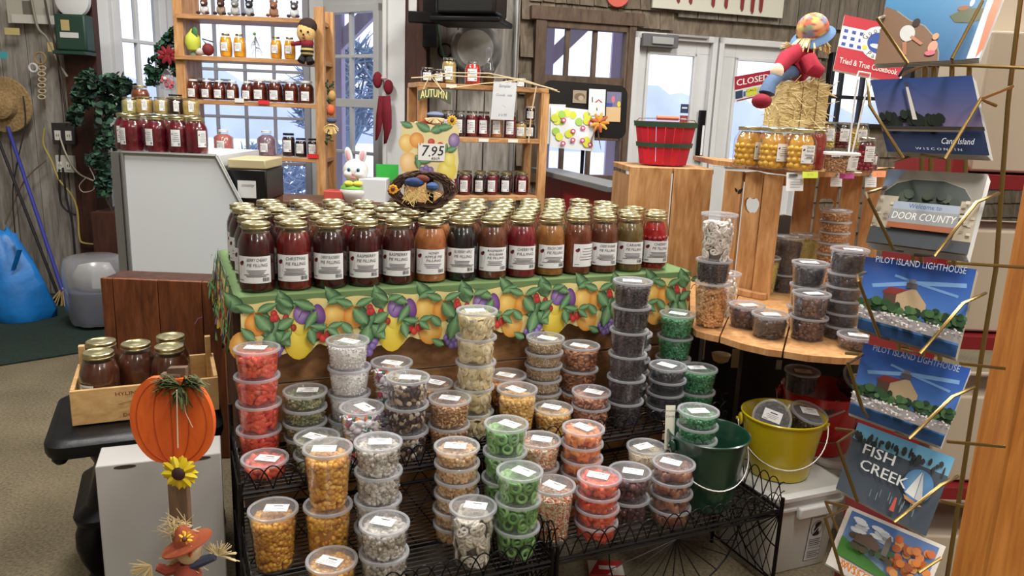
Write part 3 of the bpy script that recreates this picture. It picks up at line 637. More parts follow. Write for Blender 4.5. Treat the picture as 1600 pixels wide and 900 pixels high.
# ================================================================== PIE FILLING TABLE
TZ = .81
tA = onz(374, 462, TZ); tB = onz(1078, 422, TZ)
TF = VP(tA.x, tA.y, tB.x-tA.x, tB.y-tA.y); TL = (tB-tA).length; TD = .66
def T(u, z, v): return TF.pt(u, z, -v)
AN = TF.ang()
CR1 = wood('crate_board', (122, 84, 50), (168, 124, 80), (.45, 3, 3), .6)
t = thing('display_crate', 'long wooden plank crate carrying the pie filling jars under the fruit cloth', 'crate', T(TL/2, 0, TD/2), 0); lc = local(t)
mb = MB(); z = .012
while z < TZ-.03:
    hgt = min(.137, TZ-.012-z)
    for (a, b) in ((.02, TL/2-.002), (TL/2+.002, TL-.03)): mb.box(lc(T((a+b)/2, z+hgt/2, .035)), (b-a, .018, hgt-.006), AN)
    z += hgt
mb.build('front_panel', CR1, t, bevel=.002)
for u in (.03, TL-.04):
    mb = MB(); z = .012
    while z < TZ-.03: hgt = min(.137, TZ-.012-z); mb.box(lc(T(u, z+hgt/2, TD/2)), (.018, TD-.06, hgt-.006), AN); z += hgt
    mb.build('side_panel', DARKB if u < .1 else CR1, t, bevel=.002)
MB().box(lc(T(TL/2, TZ-.02, TD/2)), (TL-.05, TD-.05, .02), AN).build('top_board', CR1, t)
# cloth
CG = (106, 132, 84); CREAM = (226, 208, 142)
t = thing('tablecloth', 'green tablecloth with a scalloped border of printed fruit over the long crate', 'tablecloth', T(TL/2, TZ-.006, TD/2), 0); lc = local(t)
rg = random.Random(4); NX, NY = 60, 26; vs = []; fs = []
for j in range(NY+1):
    for i in range(NX+1):
        u = -.012+(TL+.012)*i/NX; v = -.004+(TD+.01)*j/NY; q = T(u, TZ-.0015-(.004 if j == 0 or i == 0 else 0), v); vs.append(lc(q))
fs = [(j*(NX+1)+i, j*(NX+1)+i+1, (j+1)*(NX+1)+i+1, (j+1)*(NX+1)+i) for j in range(NY) for i in range(NX)]
GC = mat('green_cloth', CG, .85, noise=.08, nscale=12)
MB().add(vs, fs).build('cloth_top', GC, t, solid=.0015)
MOT = [(0, 330), (65, 372), (130, 345), (200, 295), (270, 318), (345, 346), (430, 332), (500, 372), (560, 336), (600, 330)]
KX, KY = .245/600, .00046
def edge(x):
    x %= 600
    for (a, b), (c, d) in zip(MOT, MOT[1:]):
        if a <= x <= c: tt = (x-a)/(c-a); tt = tt*tt*(3-2*tt); return b+(d-b)*tt
def motif(P, x0, lo=-1e9, hi=1e9):
    G1, G2 = (44, 98, 62), (128, 168, 120)
    f = lambda x, y: ((x0+x)*KX, -y*KY)
    def E_(x, y, a, b, c, hi_=None, n=16, rot=0):
        if lo <= (x0+x) <= hi: px_, py_ = f(x, y); P.ell(px_, py_, a*KX, b*KY, c, hi_, n, rot)
    def Lf(x, y, L_, w_, ang, c=G1):
        y = y+24 if y < 70 else y
        if lo <= (x0+x) <= hi: px_, py_ = f(x, y); P.leaf(px_, py_, L_*KX*1.2, w_*KX*.95, ang, c, G2)
    for a in ((20, 120, 150, 60, 1.9), (350, 90, 150, 50, 2.2), (560, 120, 150, 60, -2.0), (240, 200, 150, 56, -2.6), (150, 130, 120, 50, -1.4), (470, 230, 140, 60, 1.5), (600, 220, 120, 50, -2.2)): Lf(*a, c=(34, 78, 52))
    E_(75, 255, 92, 118, (206, 176, 40), (240, 222, 96)); E_(85, 175, 48, 60, (214, 190, 60), (244, 230, 120))   # pear
    E_(345, 270, 84, 84, (206, 142, 52), (240, 200, 120)); E_(300, 140, 72, 78, (214, 158, 64), (244, 214, 128)); E_(425, 150, 68, 66, (214, 132, 46), (240, 188, 96))
    E_(100, 110, 54, 60, (116, 78, 150), (176, 156, 210)); E_(205, 120, 38, 62, (96, 52, 120), (150, 104, 170), rot=.25)
    for x, y in ((530, 100), (522, 125), (540, 122), (600, 128), (590, 150), (612, 148)): E_(x, y, 20, 22, (160, 30, 36), (210, 80, 76), 10)
    E_(645, 185, 18, 22, (130, 34, 30), (190, 80, 60), 10)
    for x, y in ((195, 235), (225, 258), (258, 240), (285, 232)): E_(x, y, 24, 25, (176, 24, 30), (226, 90, 80), 12)
    for k, (x, y) in enumerate(((455, 320), (490, 300), (525, 290), (555, 300), (470, 345), (505, 335), (540, 325), (520, 362), (490, 368))): E_(x, y, 24, 24, (94, 70, 140), (160, 140, 200), 10)
    P.line([f(75, 125), f(95, 95), f(120, 90)], .0025, (110, 60, 100)); P.line([f(250, 190), f(225, 240)], .0015, (90, 110, 60)); P.line([f(250, 190), f(265, 235)], .0015, (90, 110, 60))
    for a in ((180, 60, 130, 34, 2.7), (190, 95, 120, 34, -2.2), (250, 30, 110, 30, .3), (420, 55, 110, 30, 2.75), (430, 55, 110, 30, .35), (640, 30, 90, 26, .2), (640, 40, 90, 26, 2.5), (500, 190, 120, 48, 2.2), (520, 200, 130, 52, -1.9),
              (540, 195, 110, 46, -.9), (545, 180, 100, 40, .5), (410, 240, 100, 34, 2.3), (150, 205, 90, 30, .35), (140, 190, 100, 34, -1.35), (250, 195, 90, 26, .25), (250, 195, 90, 26, -.7), (245, 195, 90, 26, 2.9), (30, 190, 80, 24, -2.4), (430, 360, 90, 28, 2.6)): Lf(*a)
def valence(name, length, mapf, x_off=0):
    nn = int(length/.006); top = 30*KY; xs = [length*i/nn for i in range(nn+1)]
    P = Print(.0003)
    for band in ((0, 34, CG), (34, None, CREAM)):
        vs = []
        for x in xs: e = edge(x/KX-x_off); y1 = band[1] or e; vs += [(x, -band[0]*KY-(6*KY*math.sin(x*60) if band[0] else 0)), (x, -y1*KY-(6*KY*math.sin(x*60) if band[1] else 0))]
        P.it.append((vs, [(2*i, 2*i+1, 2*i+3, 2*i+2) for i in range(nn)], band[2], 0))
    P.l = 1; k = -1
    while (k*600+x_off)*KX < length: motif(P, k*600+x_off, 5, length/KX-5); P.l = 1+(k % 2); k += 1
    mb = MB(); vs = []
    for x in xs: vs += [lc(mapf(x, 0, 0)), lc(mapf(x, -edge(x/KX-x_off)*KY, 0))]
    mb.add(vs, [(2*i, 2*i+1, 2*i+3, 2*i+2) for i in range(nn)], 0, CG)
    P.emit(mb, lambda u, v, h: lc(mapf(u, v, h))); return mb.build(name, PRINT, t, smooth=0)
fold = lambda x, v: .004*math.sin(x*21)*min(1, -v/.12)+.006*(-v/.17)
valence('fruit_valence', TL, lambda u, v, h: T(u, TZ-.003+v, -.008-h-fold(u, v)), 265)
valence('fruit_valence', TD, lambda u, v, h: T(-.014-h-fold(u, v)*1.6-.012*abs(math.sin(u*45))*(-v/.16), TZ-.003+v, TD-u), 120)
# jars ---------------------------------------------------------------
JH = .176; JR = .0463
rows = [
 [(406, 357, 'berry', 'BERRY CHERRY|PIE FILLING'), (468, 355, 'christmas', 'CHRISTMAS|PIE FILLING'), (527, 355, 'blackberry', 'CHERRY BLACKBERRY|PIE FILLING'), (589, 355, 'raspberry', 'RASPBERRY|PIE FILLING'), (648, 354, 'raspberry', 'RASPBERRY|PIE FILLING'),
  (790, 350, 'rhubarb', 'RASPBERRY|RHUBARB|PIE FILLING'), (835, 349, 'cherry', 'CHERRY PIE|FILLING'), (882, 347, 'peach', 'PEACHY CHERRY|PIE FILLING'), (926, 346, 'amber', None), (968, 344, 'rhubarb', 'CHERRY RHUBARB|PIE FILLING'), (1012, 339, 'olive', 'CARAMEL|PIE FILLING'), (1050, 341, 'brightcherry', 'CHERRY C')],
 [(394, 346, 'blackberry', None), (455, 345, 'berry', None), (512, 345, 'rhubarb', None), (569, 346, 'cherry', None), (622, 345, 'berry', None), (679, 344, 'apple', 'HONEY|APPLE PIE|FILLING'), (719, 339, 'blueberry', 'BLUEBERRY APPLE|PIE FILLING'), (758, 343, 'rhubarb', None), (810, 341, 'amber', None), (856, 340, 'rhubarb', None), (902, 339, 'olive', None), (941, 338, 'rhubarb', None), (986, 337, 'amber', None), (1024, 333, 'apple', None)],
 [(385, 336, 'blackberry', None), (443, 336, 'berry', None), (499, 337, 'rhubarb', None), (554, 337, 'christmas', None), (605, 337, 'rhubarb', None), (651, 336, 'apple', None), (700, 333, 'blueberry', None), (743, 332, 'raspberry', None), (789, 333, 'rhubarb', None), (832, 332, 'amber', None), (876, 332, 'apple', None), (918, 331, 'olive', None), (961, 329, 'rhubarb', None), (1000, 327, 'amber', None)],
 [(380, 328, 'blackberry', None), (434, 328, 'raspberry', None), (490, 328, 'christmas', None), (542, 329, 'rhubarb', None), (595, 329, 'berry', None), (638, 328, 'raspberry', None), (682, 327, 'blueberry', None), (731, 327, 'apple', None), (771, 326, 'amber', None), (812, 326, 'rhubarb', None), (855, 326, 'cherry', None), (896, 325, 'olive', None), (935, 325, 'amber', None), (975, 322, 'rhubarb', None)],
 [(370, 321, 'blackberry', None), (422, 320, 'berry', None), (475, 320, 'rhubarb', None), (529, 321, 'apple', None), (578, 321, 'raspberry', None), (627, 321, 'berry', None), (706, 321, 'amber', None), (745, 318, 'rhubarb', None), (791, 319, 'olive', None), (834, 319, 'amber', None), (874, 318, 'cherry', None), (912, 319, 'rhubarb', None), (948, 316, 'amber', None)],
 [(419, 312, 'berry', None), (471, 313, 'raspberry', None), (521, 312, 'rhubarb', None), (567, 313, 'blackberry', None), (700, 314, 'amber', None), (745, 311, 'rhubarb', None), (790, 312, 'olive', None), (830, 312, 'amber', None), (866, 312, 'rhubarb', None), (906, 311, 'apple', None)]]
flat = []
for ri, row in enumerate(rows):
    for ci, (x, y, fl, ti) in enumerate(row):
        q = onz(x, y, TZ+JH); d = q-TF.o; u = d.dot(TF.e); v = -d.dot(TF.n)
        if ri == 0: v = max(.062, min(v, .075)) if ci > 4 else v
        flat.append([ri, ci, fl, ti, Vector((u, v)), u])
def cl(i, p):
    ri, ci, u = flat[i][0], flat[i][1], flat[i][5]
    if ri == 0: return Vector((min(max(p.x, u-(.006 if ci < 5 else .03), .05), u+(.006 if ci < 5 else .03), TL-.049), min(max(p.y, .058), .075)))
    return Vector((min(max(p.x, .05), TL-.052), min(max(p.y, .06 if ci in (5, 6) and ri == 1 else .105), TD-.05)))
pos = relax([f[4] for f in flat], .0928, cl, 400)
ov = [(i, j) for i in range(len(pos)) for j in range(i) if (pos[i]-pos[j]).length < .0905]; print('JAR OVERLAPS', len(ov), [(flat[i][:2], flat[j][:2], round((pos[i]-pos[j]).length, 3)) for i, j in ov][:20])
ROWN = ['front row', 'second row back', 'third row back', 'fourth row back', 'fifth row back', 'rearmost row']
NTH = ['first', 'second', 'third', 'fourth', 'fifth', 'sixth', 'seventh', 'eighth', 'ninth', 'tenth', 'eleventh', 'twelfth', 'thirteenth', 'fourteenth']
FW_ = {'berry': 'dark red', 'christmas': 'red', 'blackberry': 'blackish red', 'raspberry': 'deep red', 'apple': 'orange-brown', 'blueberry': 'black', 'rhubarb': 'reddish brown', 'cherry': 'crimson', 'peach': 'golden brown', 'amber': 'amber brown', 'olive': 'olive brown', 'brightcherry': 'bright red'}
for f, p in zip(flat, pos):
    ri, ci, fl, ti = f[:4]; q = T(p.x, TZ+.001, p.y)
    jar(q, 'gold-lidded jar of %s pie filling, %s of the %s from the left' % (FW_[fl], NTH[ci], ROWN[ri]), flavor=fl, title=ti if (ti and ti != 'CHERRY C') else ('CHERRY|PIE FILLING' if ti else None), r=JR-.0006, h=JH, lab=(.14, .53, 1.95),
        rz=AN*.15+rnd.uniform(-.12, .12)+(-.25 if ri == 0 and ci > 8 and ti is None else 0)+(.55 if ti is None and ri == 0 else 0), group='pie filling jars on the cloth', lump=(.0105, (150, 14, 26)) if fl == 'brightcherry' else None, name='pie_filling_jar')
# price sign on a black post, wreath ---------------------------------
ps = T(0, 0, 0); qb = at(672, 352, 2.32); 
d_ = Vector((qb.x, qb.y, 0))-TF.o; pu, pv = d_.dot(TF.e), -d_.dot(TF.n)
# shift the post into the nearest gap between jars
best = min(((pu+a*.004, pv+b*.004) for a in range(-14, 15) for b in range(-14, 15)), key=lambda c: (0 if min((Vector(c)-p).length for p in pos) > .058 else 1+(.1-min((Vector(c)-p).length for p in pos)))+math.hypot(c[0]-pu, c[1]-pv))
pq = T(best[0], TZ+.001, best[1]); PD = (Vector((pq.x, pq.y, 1.1))-CP).dot(FW)
st = thing('price_sign', 'fruit-printed price board reading 7.95 on a black post above the jars', 'sign', pq); lc = local(st)
ztop = at(672, 200, PD).z
mb = MB(); mb.box((0, 0, (ztop-TZ)/2), (.018, .014, ztop-TZ)); mb.box((0, 0, .004), (.03, .03, .008)); mb.build('post', BLACKM, st, bevel=.001)
c0, c1_, c2_, c3_ = quad([(x, y, PD-.035) for x, y in ((629, 274), (713, 278), (718, 195), (628, 192))])
def bil(u, v, h=0, C=(c0, c1_, c2_, c3_)):
    nrm = (C[1]-C[0]).cross(C[3]-C[0]).normalized(); return (C[0]*(1-u)+C[1]*u)*(1-v)+(C[3]*(1-u)+C[2]*u)*v+nrm*h
outl = [(.0, .02), (.12, -.02), (.3, .0), (.42, -.1), (.55, .0), (.62, -.06), (.85, -.10), (1, .0), (1.02, .3), (.98, .6), (1.0, .9), (.96, .985), (.8, 1.0), (.62, .96), (.5, .99), (.35, 1.0), (.15, 1.02), (.0, .98), (-.03, .7), (.02, .45), (-.02, .2)]
mb = MB(); mb.prism(outl, lambda u, v, h: lc(bil(u, v, -h)), .006, 0, CREAM)
P = Print(.0002); P.poly([(u*.985+.007, v*.985+.007) for u, v in outl], (228, 214, 160))
P.ell(.08, .62, .14, .17, (226, 178, 90), (246, 222, 150)); P.ell(.26, .68, .13, .15, (216, 138, 60), (240, 190, 110)); P.ell(.12, .25, .17, .2, (228, 180, 110), (246, 220, 170)); P.ell(.92, .7, .1, .14, (110, 80, 140), (180, 160, 200))
P.ell(.52, .66, .06, .06, (180, 40, 40), (220, 100, 90)); P.ell(.68, .6, .06, .06, (180, 40, 40), (220, 100, 90)); P.ell(.82, .14, .17, .2, (216, 196, 70), (240, 228, 130)); P.ell(.86, .34, .1, .15, (220, 204, 84), (244, 234, 150))
for x, y in ((.36, .12), (.44, .16), (.52, .13), (.4, .03), (.48, .05), (.55, .06), (.46, -.04)): P.ell(x, y, .055, .06, (96, 72, 140), (160, 140, 200), 10)
for a in ((.5, .86, .3, .08, 2.6), (.5, .86, .3, .08, .3), (.2, .93, .25, .06, 2.8), (.62, .92, .28, .07, .15), (.24, .4, .2, .06, -.9), (.3, .36, .22, .07, -1.6), (.8, .5, .2, .06, .3), (.3, .28, .25, .06, .1), (.75, .45, .2, .05, 1.3)): P.leaf(*a)
P.rect(.29, .30, .77, .62, (232, 232, 230), nx=2)
for tx, x, y, s_ in (('7', .41, .47, .30), ('9', .575, .47, .26), ('5', .70, .48, .26)): P.text(tx, x, y, s_, (20, 20, 24), shear=.15, sx=.9); P.text(tx, x+.004, y, s_, (20, 20, 24), shear=.15, sx=.9)
P.ell(.495, .39, .014, .014, (20, 20, 24), n=8); P.text("'", .325, .56, .14, (20, 20, 24)); P.text('each', .61, .345, .085, (20, 20, 24), shear=.3)
P.emit(mb, lambda u, v, h: lc(bil(u, v, h+.0004))); mb.build('board', PRINT, st, smooth=0)
# ivy-twig wreath with scarecrow trimmings
wc = at(660, 297, PD-.075); wr = thing('twig_wreath', 'small brown twig wreath with straw and blue ribbon hanging on the sign post', 'wreath', wc); rg = random.Random(11)
mb = MB(); vx, vy = CR, (CU*.98)
for k in range(34):
    ph = rg.uniform(0, 6.28); r0 = rg.uniform(.062, .082); pts = []
    for i in range(22): a = 2*PI*i/21+ph; rr = r0+.007*math.sin(3*a+ph*2); pts.append(vx*rr*math.cos(a)*1.12+vy*rr*math.sin(a)*.66+FW*rg.uniform(-.012, .012))
    mb.tube(pts, .0022, 4, 0, rg.choice([(70, 46, 32), (92, 62, 44), (54, 36, 26)]))
mb.build('twig_ring', PAINT, wr)
mb = MB()
for k in range(40): a = rg.uniform(3.6, 5.9); p0 = vx*rg.uniform(-.05, .03)+vy*rg.uniform(-.02, .01)-FW*.018; p1 = p0+vx*.045*math.cos(a)+vy*.035*math.sin(a); mb.tube([p0, p1], [.0022, .0012], 3, 0, rg.choice([(224, 200, 140), (206, 176, 112)]))
mb.build('straw', PAINT, wr)
mb = MB(); mb.ball(vx*-.02+vy*.02-FW*.02, (.03, .016, .014), 10, 0, (44, 64, 110)); mb.ball(vx*.03+vy*.008-FW*.02, (.018, .022, .012), 10, 0, (52, 76, 126)); mb.ball(vx*.002+vy*.03-FW*.018, (.02, .012, .012), 10, 0, (110, 52, 36)); mb.build('ribbon', CLOTH, wr)
mb = MB()
for k in range(8): a = k*PI/4; mb.ball(vx*(-.082+.009*math.cos(a))+vy*(.0+.009*math.sin(a))-FW*.014, .006, 6, 0, (224, 150, 30))
mb.ball(vx*-.082-FW*.018, .007, 6, 0, (90, 50, 20)); mb.build('flower', PAINT, wr)

# ================================================================== WIRE RACKS
UZ, LZ = .415, .255
rA = onz(375, 762, UZ); RF = VP(rA.x, rA.y, TF.e.x, TF.e.y)
def Q(u, z, v): return RF.pt(u, z, -v)
def rack(u0, u1, label, base_z=0.0):
    t = thing('wire_rack', label, 'rack', Q((u0+u1)/2, 0, 0)); lc = local(t)
    def tb(mb, pts, r=.003, n=5): mb.tube([lc(Q(*p)) for p in pts], r, n)
    vb, v0, vf = .225, -.02, -.285
    for z, a, b, nm in ((UZ, v0, vb, 'upper_shelf'), (LZ, vf, vb-.02, 'lower_shelf')):
        mb = MB(); zz = z-.006
        for v in (a, b): tb(mb, [(u0, zz, v), (u1, zz, v)], .005)
        for u in (u0, u1): tb(mb, [(u, zz, a), (u, zz, b)], .005)
        k = int((b-a)/.017)
        for i in range(1, k): v = a+(b-a)*i/k; tb(mb, [(u0, zz+.002, v), (u1, zz+.002, v)], .0019, 4)
        for i in (1, 2, 3): u = u0+(u1-u0)*i/4; tb(mb, [(u, zz-.004, a), (u, zz-.004, b)], .003, 4)
        mb.build(nm, BLACKM, t)
        mb = MB(); w = .062; n = max(2, int(round((u1-u0)/.036))); st_ = (u1-u0)/n; H_ = .058
        for i in range(-1, n):
            pts = []
            for j in range(13):
                tt = j/12; u = u0+st_*i+2*st_*tt
                if u0-1e-4 <= u <= u1+1e-4: pts.append((u, zz+H_*(1-abs(2*tt-1)**2.2), a-.002+(.003 if i % 2 else 0)))
            if len(pts) > 2: tb(mb, pts, .0017, 4)
        tb(mb, [(u0, zz-.012, a), (u1, zz-.012, a)], .003)
        mb.build('arched_rail', BLACKM, t)
    for (u, v, zt) in ((u0, vb, UZ+.12), (u1, vb, UZ+.12), (u0, v0, UZ+.02), (u1, v0, UZ+.02), (u0, vf, LZ+.03), (u1, vf, LZ+.03)):
        mb = MB(); tb(mb, [(u, 0.001, v), (u, zt, v)], .0055, 6); mb.build('leg', BLACKM, t)
    for u in (u0, u1):
        mb = MB()
        for k in range(9):   # crossing wires
            a = vf+(v0-vf)*k/8; tb(mb, [(u, .03, a), (u, LZ-.02, a+(-.12 if k > 4 else .12))], .0017, 4)
            a2 = v0+(vb-v0)*k/8; tb(mb, [(u, .03, a2), (u, UZ-.02, a2+(-.16 if k > 4 else .16)*1)], .0017, 4)
            b_ = PI/2*k/8; tb(mb, [(u, LZ-.02, vf+.005), (u, LZ-.02-.2*math.sin(b_), vf+.005+.2*math.cos(b_))], .0017, 4)
        for rr in (.1, .2): tb(mb, [(u, LZ-.02-rr*math.sin(PI/2*j/8), vf+.005+rr*math.cos(PI/2*j/8)) for j in range(9)], .0022, 4)
        for (a, b, z) in ((vf, v0, LZ), (v0, vb, UZ)):
            n = max(2, int((b-a)/.036)); s_ = (b-a)/n
            for i in range(-1, n):
                pts = [(u, z+.075*(1-abs(2*j/12-1)**2.2), a+s_*i+2*s_*j/12) for j in range(13) if a-1e-4 <= a+s_*i+2*s_*j/12 <= b+1e-4]
                if len(pts) > 2: tb(mb, pts, .0017, 4)
            tb(mb, [(u, .03, a), (u, .03, b)], .003)
        mb.build('side_panel', BLACKM, t)
    mb = MB()   # lattice back and fan front
    n = 8
    for k in range(-3, n):
        a = u0+(u1-u0)*k/n; b = a+(u1-u0)*3/n
        for (s_, e_) in ((a, b), (b, a)):
            if u0 <= s_ <= u1 and u0 <= e_ <= u1: tb(mb, [(s_, .03, vb), (e_, UZ-.02, vb)], .0018, 4)
    tb(mb, [(u0, .03, vb), (u1, .03, vb)], .004); mb.build('back_panel', BLACKM, t)
    mb = MB(); um = (u0+u1)/2
    for k in range(13):
        a = PI*k/12; tb(mb, [(um, LZ-.022, vf), (um+.2*math.cos(a), LZ-.022-.17*math.sin(a), vf)], .0016, 4)
    tb(mb, [(um+.2*math.cos(PI*k/16), LZ-.022-.17*math.sin(PI*k/16), vf) for k in range(17)], .0025, 4)
    mb.build('fan_front', BLACKM, t)
    return t
rack(0, .668, 'black wire rack with arched rails, holding the corn, coconut and pretzel tubs')
rack(.682, 1.37, 'black wire rack with a fan-shaped front, beside the green bucket and white pails')
# tubs ----------------------------------------------------------------
# (lid px x, lid px y, sizes from the top, goods, where it stands)
UP = [
 (390, 547, 'MMMM', 'redslice', 'red fruit slices', 'leftmost stack on the upper rack'), (404, 708, 'S', 'redslice', 'red fruit slices', 'alone before the leftmost red stack'),
 (462, 615, 'SSSS', 'pepita', 'green pumpkin seeds', 'stack beside the tall red slices'), (490, 683, 'SS', 'pepita', 'green pumpkin seeds', 'low front pair'),
 (529, 537, 'MMMM', 'coconut', 'white coconut', 'tall white stack'), (601, 526, 'LM', 'taffy', 'wrapped taffy', 'behind the coconut'), (567, 628, 'L', 'taffy', 'wrapped taffy', 'alone before the white coconut stack'),
 (634, 606, 'MMM', 'trail', 'dark trail mix', 'stack between taffy and granola'), (672, 600, 'MM', 'granola', 'granola', 'rear pair'), (727, 484, 'MMMMM', 'banana', 'banana chips', 'tall pale stack'),
 (701, 622, 'MM', 'granola', 'granola', 'front pair before the banana chips'), (850, 521, 'SSSSSS', 'sesame', 'small tan seeds', 'low tan stack'), (792, 582, 'L', 'cornnut', 'dark roasted corn', 'single tall tub behind the pale toasted corn'),
 (834, 602, 'L', 'toastcorn', 'toasted corn', 'single tall tub before the seed stack'), (880, 634, 'M', 'toastcorn', 'toasted corn', 'short single tub beside the tall toasted corn'), (902, 541, 'MMM', 'almond', 'brown almonds', 'stack beside the raisin tower'),
 (937, 625, 'SM', 'pinknut', 'pinkish nuts', 'short stack before the raisin tower'), (961, 439, 'MMMMMM', 'raisin', 'dark raisins', 'tallest tower, reaching the cloth'), (1006, 526, 'SSSSSS', 'licorice', 'black licorice', 'beside the raisin tower'),
 (1059, 490, 'MMMM', 'green', 'green candy chips', 'tall rear green stack'), (1044, 576, 'SSSS', 'licorice', 'black licorice', 'nearer front stack'), (1096, 574, 'MM', 'green', 'green candy chips', 'nearer front stack')]
LOW = [
 (414, 797, 'L', 'corn', 'yellow corn nuggets', 'single tall tub nearest the pumpkin'), (513, 700, 'LL', 'corn', 'yellow corn nuggets', 'stacked in the middle'), (519, 872, 'M', 'corn', 'yellow corn nuggets', 'low single tub at the front rail'),
 (590, 695, 'MMMM', 'puff', 'frosted grey puffs', 'rear grey stack'), (601, 816, 'MM', 'puff', 'frosted grey puffs', 'front grey pair'), (721, 701, 'SSSSSS', 'peanut', 'peanuts', 'behind the pretzels'),
 (750, 784, 'L', 'pretzel', 'yogurt pretzels', 'single tall tub on the front rail'), (794, 665, 'MMMM', 'greenring', 'green candy rings', 'rear green ring stack'), (816, 734, 'MMM', 'greenring', 'green candy rings', 'front green ring stack'),
 (859, 686, 'MMM', 'confetti', 'speckled confetti mix', 'rear speckled stack'), (889, 758, 'L', 'confetti', 'speckled confetti mix', 'single tall tub at the front'), (916, 716, 'M', 'cream', 'cream powder', 'single tub behind the red slices'),
 (948, 741, 'SSSS', 'redslice', 'red fruit slices', 'lower rack stack'), (977, 663, 'SSSSSS', 'orange', 'orange fruit slices', 'orange stack at the back'), (1036, 692, 'MM', 'cream', 'cream powder', 'pair behind the dark fruit'),
 (1013, 727, 'MM', 'darkfruit', 'dark dried cherries', 'pair beside the red slices'), (1081, 719, 'SSSS', 'tanfruit', 'brown dried fruit', 'before the green bucket')]
BKT = onz(1128, 688, LZ+.2)   # green bucket axis
def place(lst, z, vlo, vhi, umax, extra=()):
    pts = []
    for (x, y, st, *_r2) in lst:
        q = onz(x, y, z+sum(HS[k] for k in st)); d = q-RF.o; pts.append(Vector((d.dot(RF.e), -d.dot(RF.n))))
    n0 = len(pts); ex = [Vector(e[:2]) for e in extra]
    def cf(i, p):
        p = Vector((min(max(p.x, .062), umax), min(max(p.y, vlo), vhi)))
        for e in extra:
            dd = p-Vector(e[:2])
            if dd.length < e[2]: p = Vector(e[:2])+dd.normalized()*e[2]
        return p
    pts = relax(pts, .1135, cf, 300)
    print('TUB OVERLAPS', [(i, j, round((pts[i]-pts[j]).length, 3)) for i in range(len(pts)) for j in range(i) if (pts[i]-pts[j]).length < .110])
    for (x, y, st, kind, nm, where), p in zip(lst, pts):
        zz = z+.001+sum(HS[k] for k in st); 
        for i, k in enumerate(st):
            zz -= HS[k]; j = rnd.uniform(-.0022, .0022) if i < len(st)-1 else 0
            loc = Q(p.x+j, zz, p.y+rnd.uniform(-.0015, .0015)*(1 if j else 0))
            lab = 'clear tub of %s, %s' % (nm, where) if len(st) == 1 else 'tub of %s, %s, %s' % (nm, ORD[i] if len(st) > 2 else ('upper' if i == 0 else 'lower'), where)
            tub(loc, k, kind, lab, 'tubs of ' + nm, rz=rnd.uniform(-.5, .3)+(0 if i == 0 else rnd.uniform(0, 6)), sticker=(i == 0), var=i % 2)
d = BKT-RF.o; bu, bv = d.dot(RF.e), -d.dot(RF.n)
place(UP, UZ, .045, .168, 1.31)
bv = min(max(bv, -.17), -.135); bu = min(bu, 1.30)
place(LOW, LZ, -.226, -.082, 1.31, extra=[(bu, bv, .16)])
# buckets -------------------------------------------------------------
def bucket(loc, rt, rb, h, c, label, hang=-1, rz=0, tilt=None):
    t = thing('metal_bucket', label, 'bucket', loc, rz); EN = mat('enamel_%d_%d' % (c[0], c[1]), c, .28, coat=.4)
    mb = MB(); mb.lathe([(rb*.96, .004), (rb, 0), (rb+.002, .006), (rt, h-.006), (rt+.004, h-.004), (rt+.0045, h), (rt+.001, h+.002), (rt-.003, h-.002), (rb-.004, .008), (.001, .007)], 48); mb.build('pail_body', EN, t)
    for s_ in (-1, 1): mb = MB(); mb.ball((s_*(rt-.002+.006), 0, h*.86), (.009, .016, .02), 10); mb.tube([(s_*(rt), 0, h*.86), (s_*(rt+.018), 0, h*.86)], .005, 8); mb.build('bail_ear', EN, t)
    pts = []
    for i in range(25): a = PI*i/24; pts.append((-(rt+.013)*math.cos(a), hang*(rt*.9)*math.sin(a)*.95, h*.86-rt*.95*math.sin(a)))
    MB().tube(pts, .0022, 6).build('bail_handle', SILV, t); return t
gq = Q(bu, LZ+.001, bv)
bucket(gq, .107, .080, .2, (14, 54, 38), 'dark green metal bucket on the wire rack with green candy tubs in it', rz=.35)
zz = LZ+.2+.068
q = gq+Vector((-.036, -.012, 0))
for i, dz in enumerate((0, .04, .08, .12)): tub(Vector((q.x+.001*i, q.y, zz-.04-dz)), 'S', 'green', 'clear tub of green candy chips, %s inside the green bucket' % ORD[i], 'tubs of green candy chips', sticker=(i == 0), rz=.2, var=i % 2)
# handwritten card between green tubs
c = at(1088, 660, (q-CP).dot(FW)-.0); mb = MB(); P = Print(.0002); P.rect(-.013, -.07, .013, .05, (226, 224, 208)); P.text('Smashed', 0, .035, .009, (50, 60, 90), shear=.3); P.text('Candy', 0, .02, .009, (50, 60, 90), shear=.3)
mb.prism([(-.013, -.07), (.013, -.07), (.013, .05), (-.013, .05)], lambda u, v, h: CR*u+U0*v+FW*h, .0006, 0, (226, 224, 208)); P.emit(mb, lambda u, v, h: CR*u+U0*v-FW*(h+.0002))
o = mb.build('handwritten_card', PRINT, None, smooth=0); o.location = gq+Vector((-.104, .01, .215)) ; tag(o, 'narrow handwritten paper card beside the green tubs at the bucket rim', 'card')
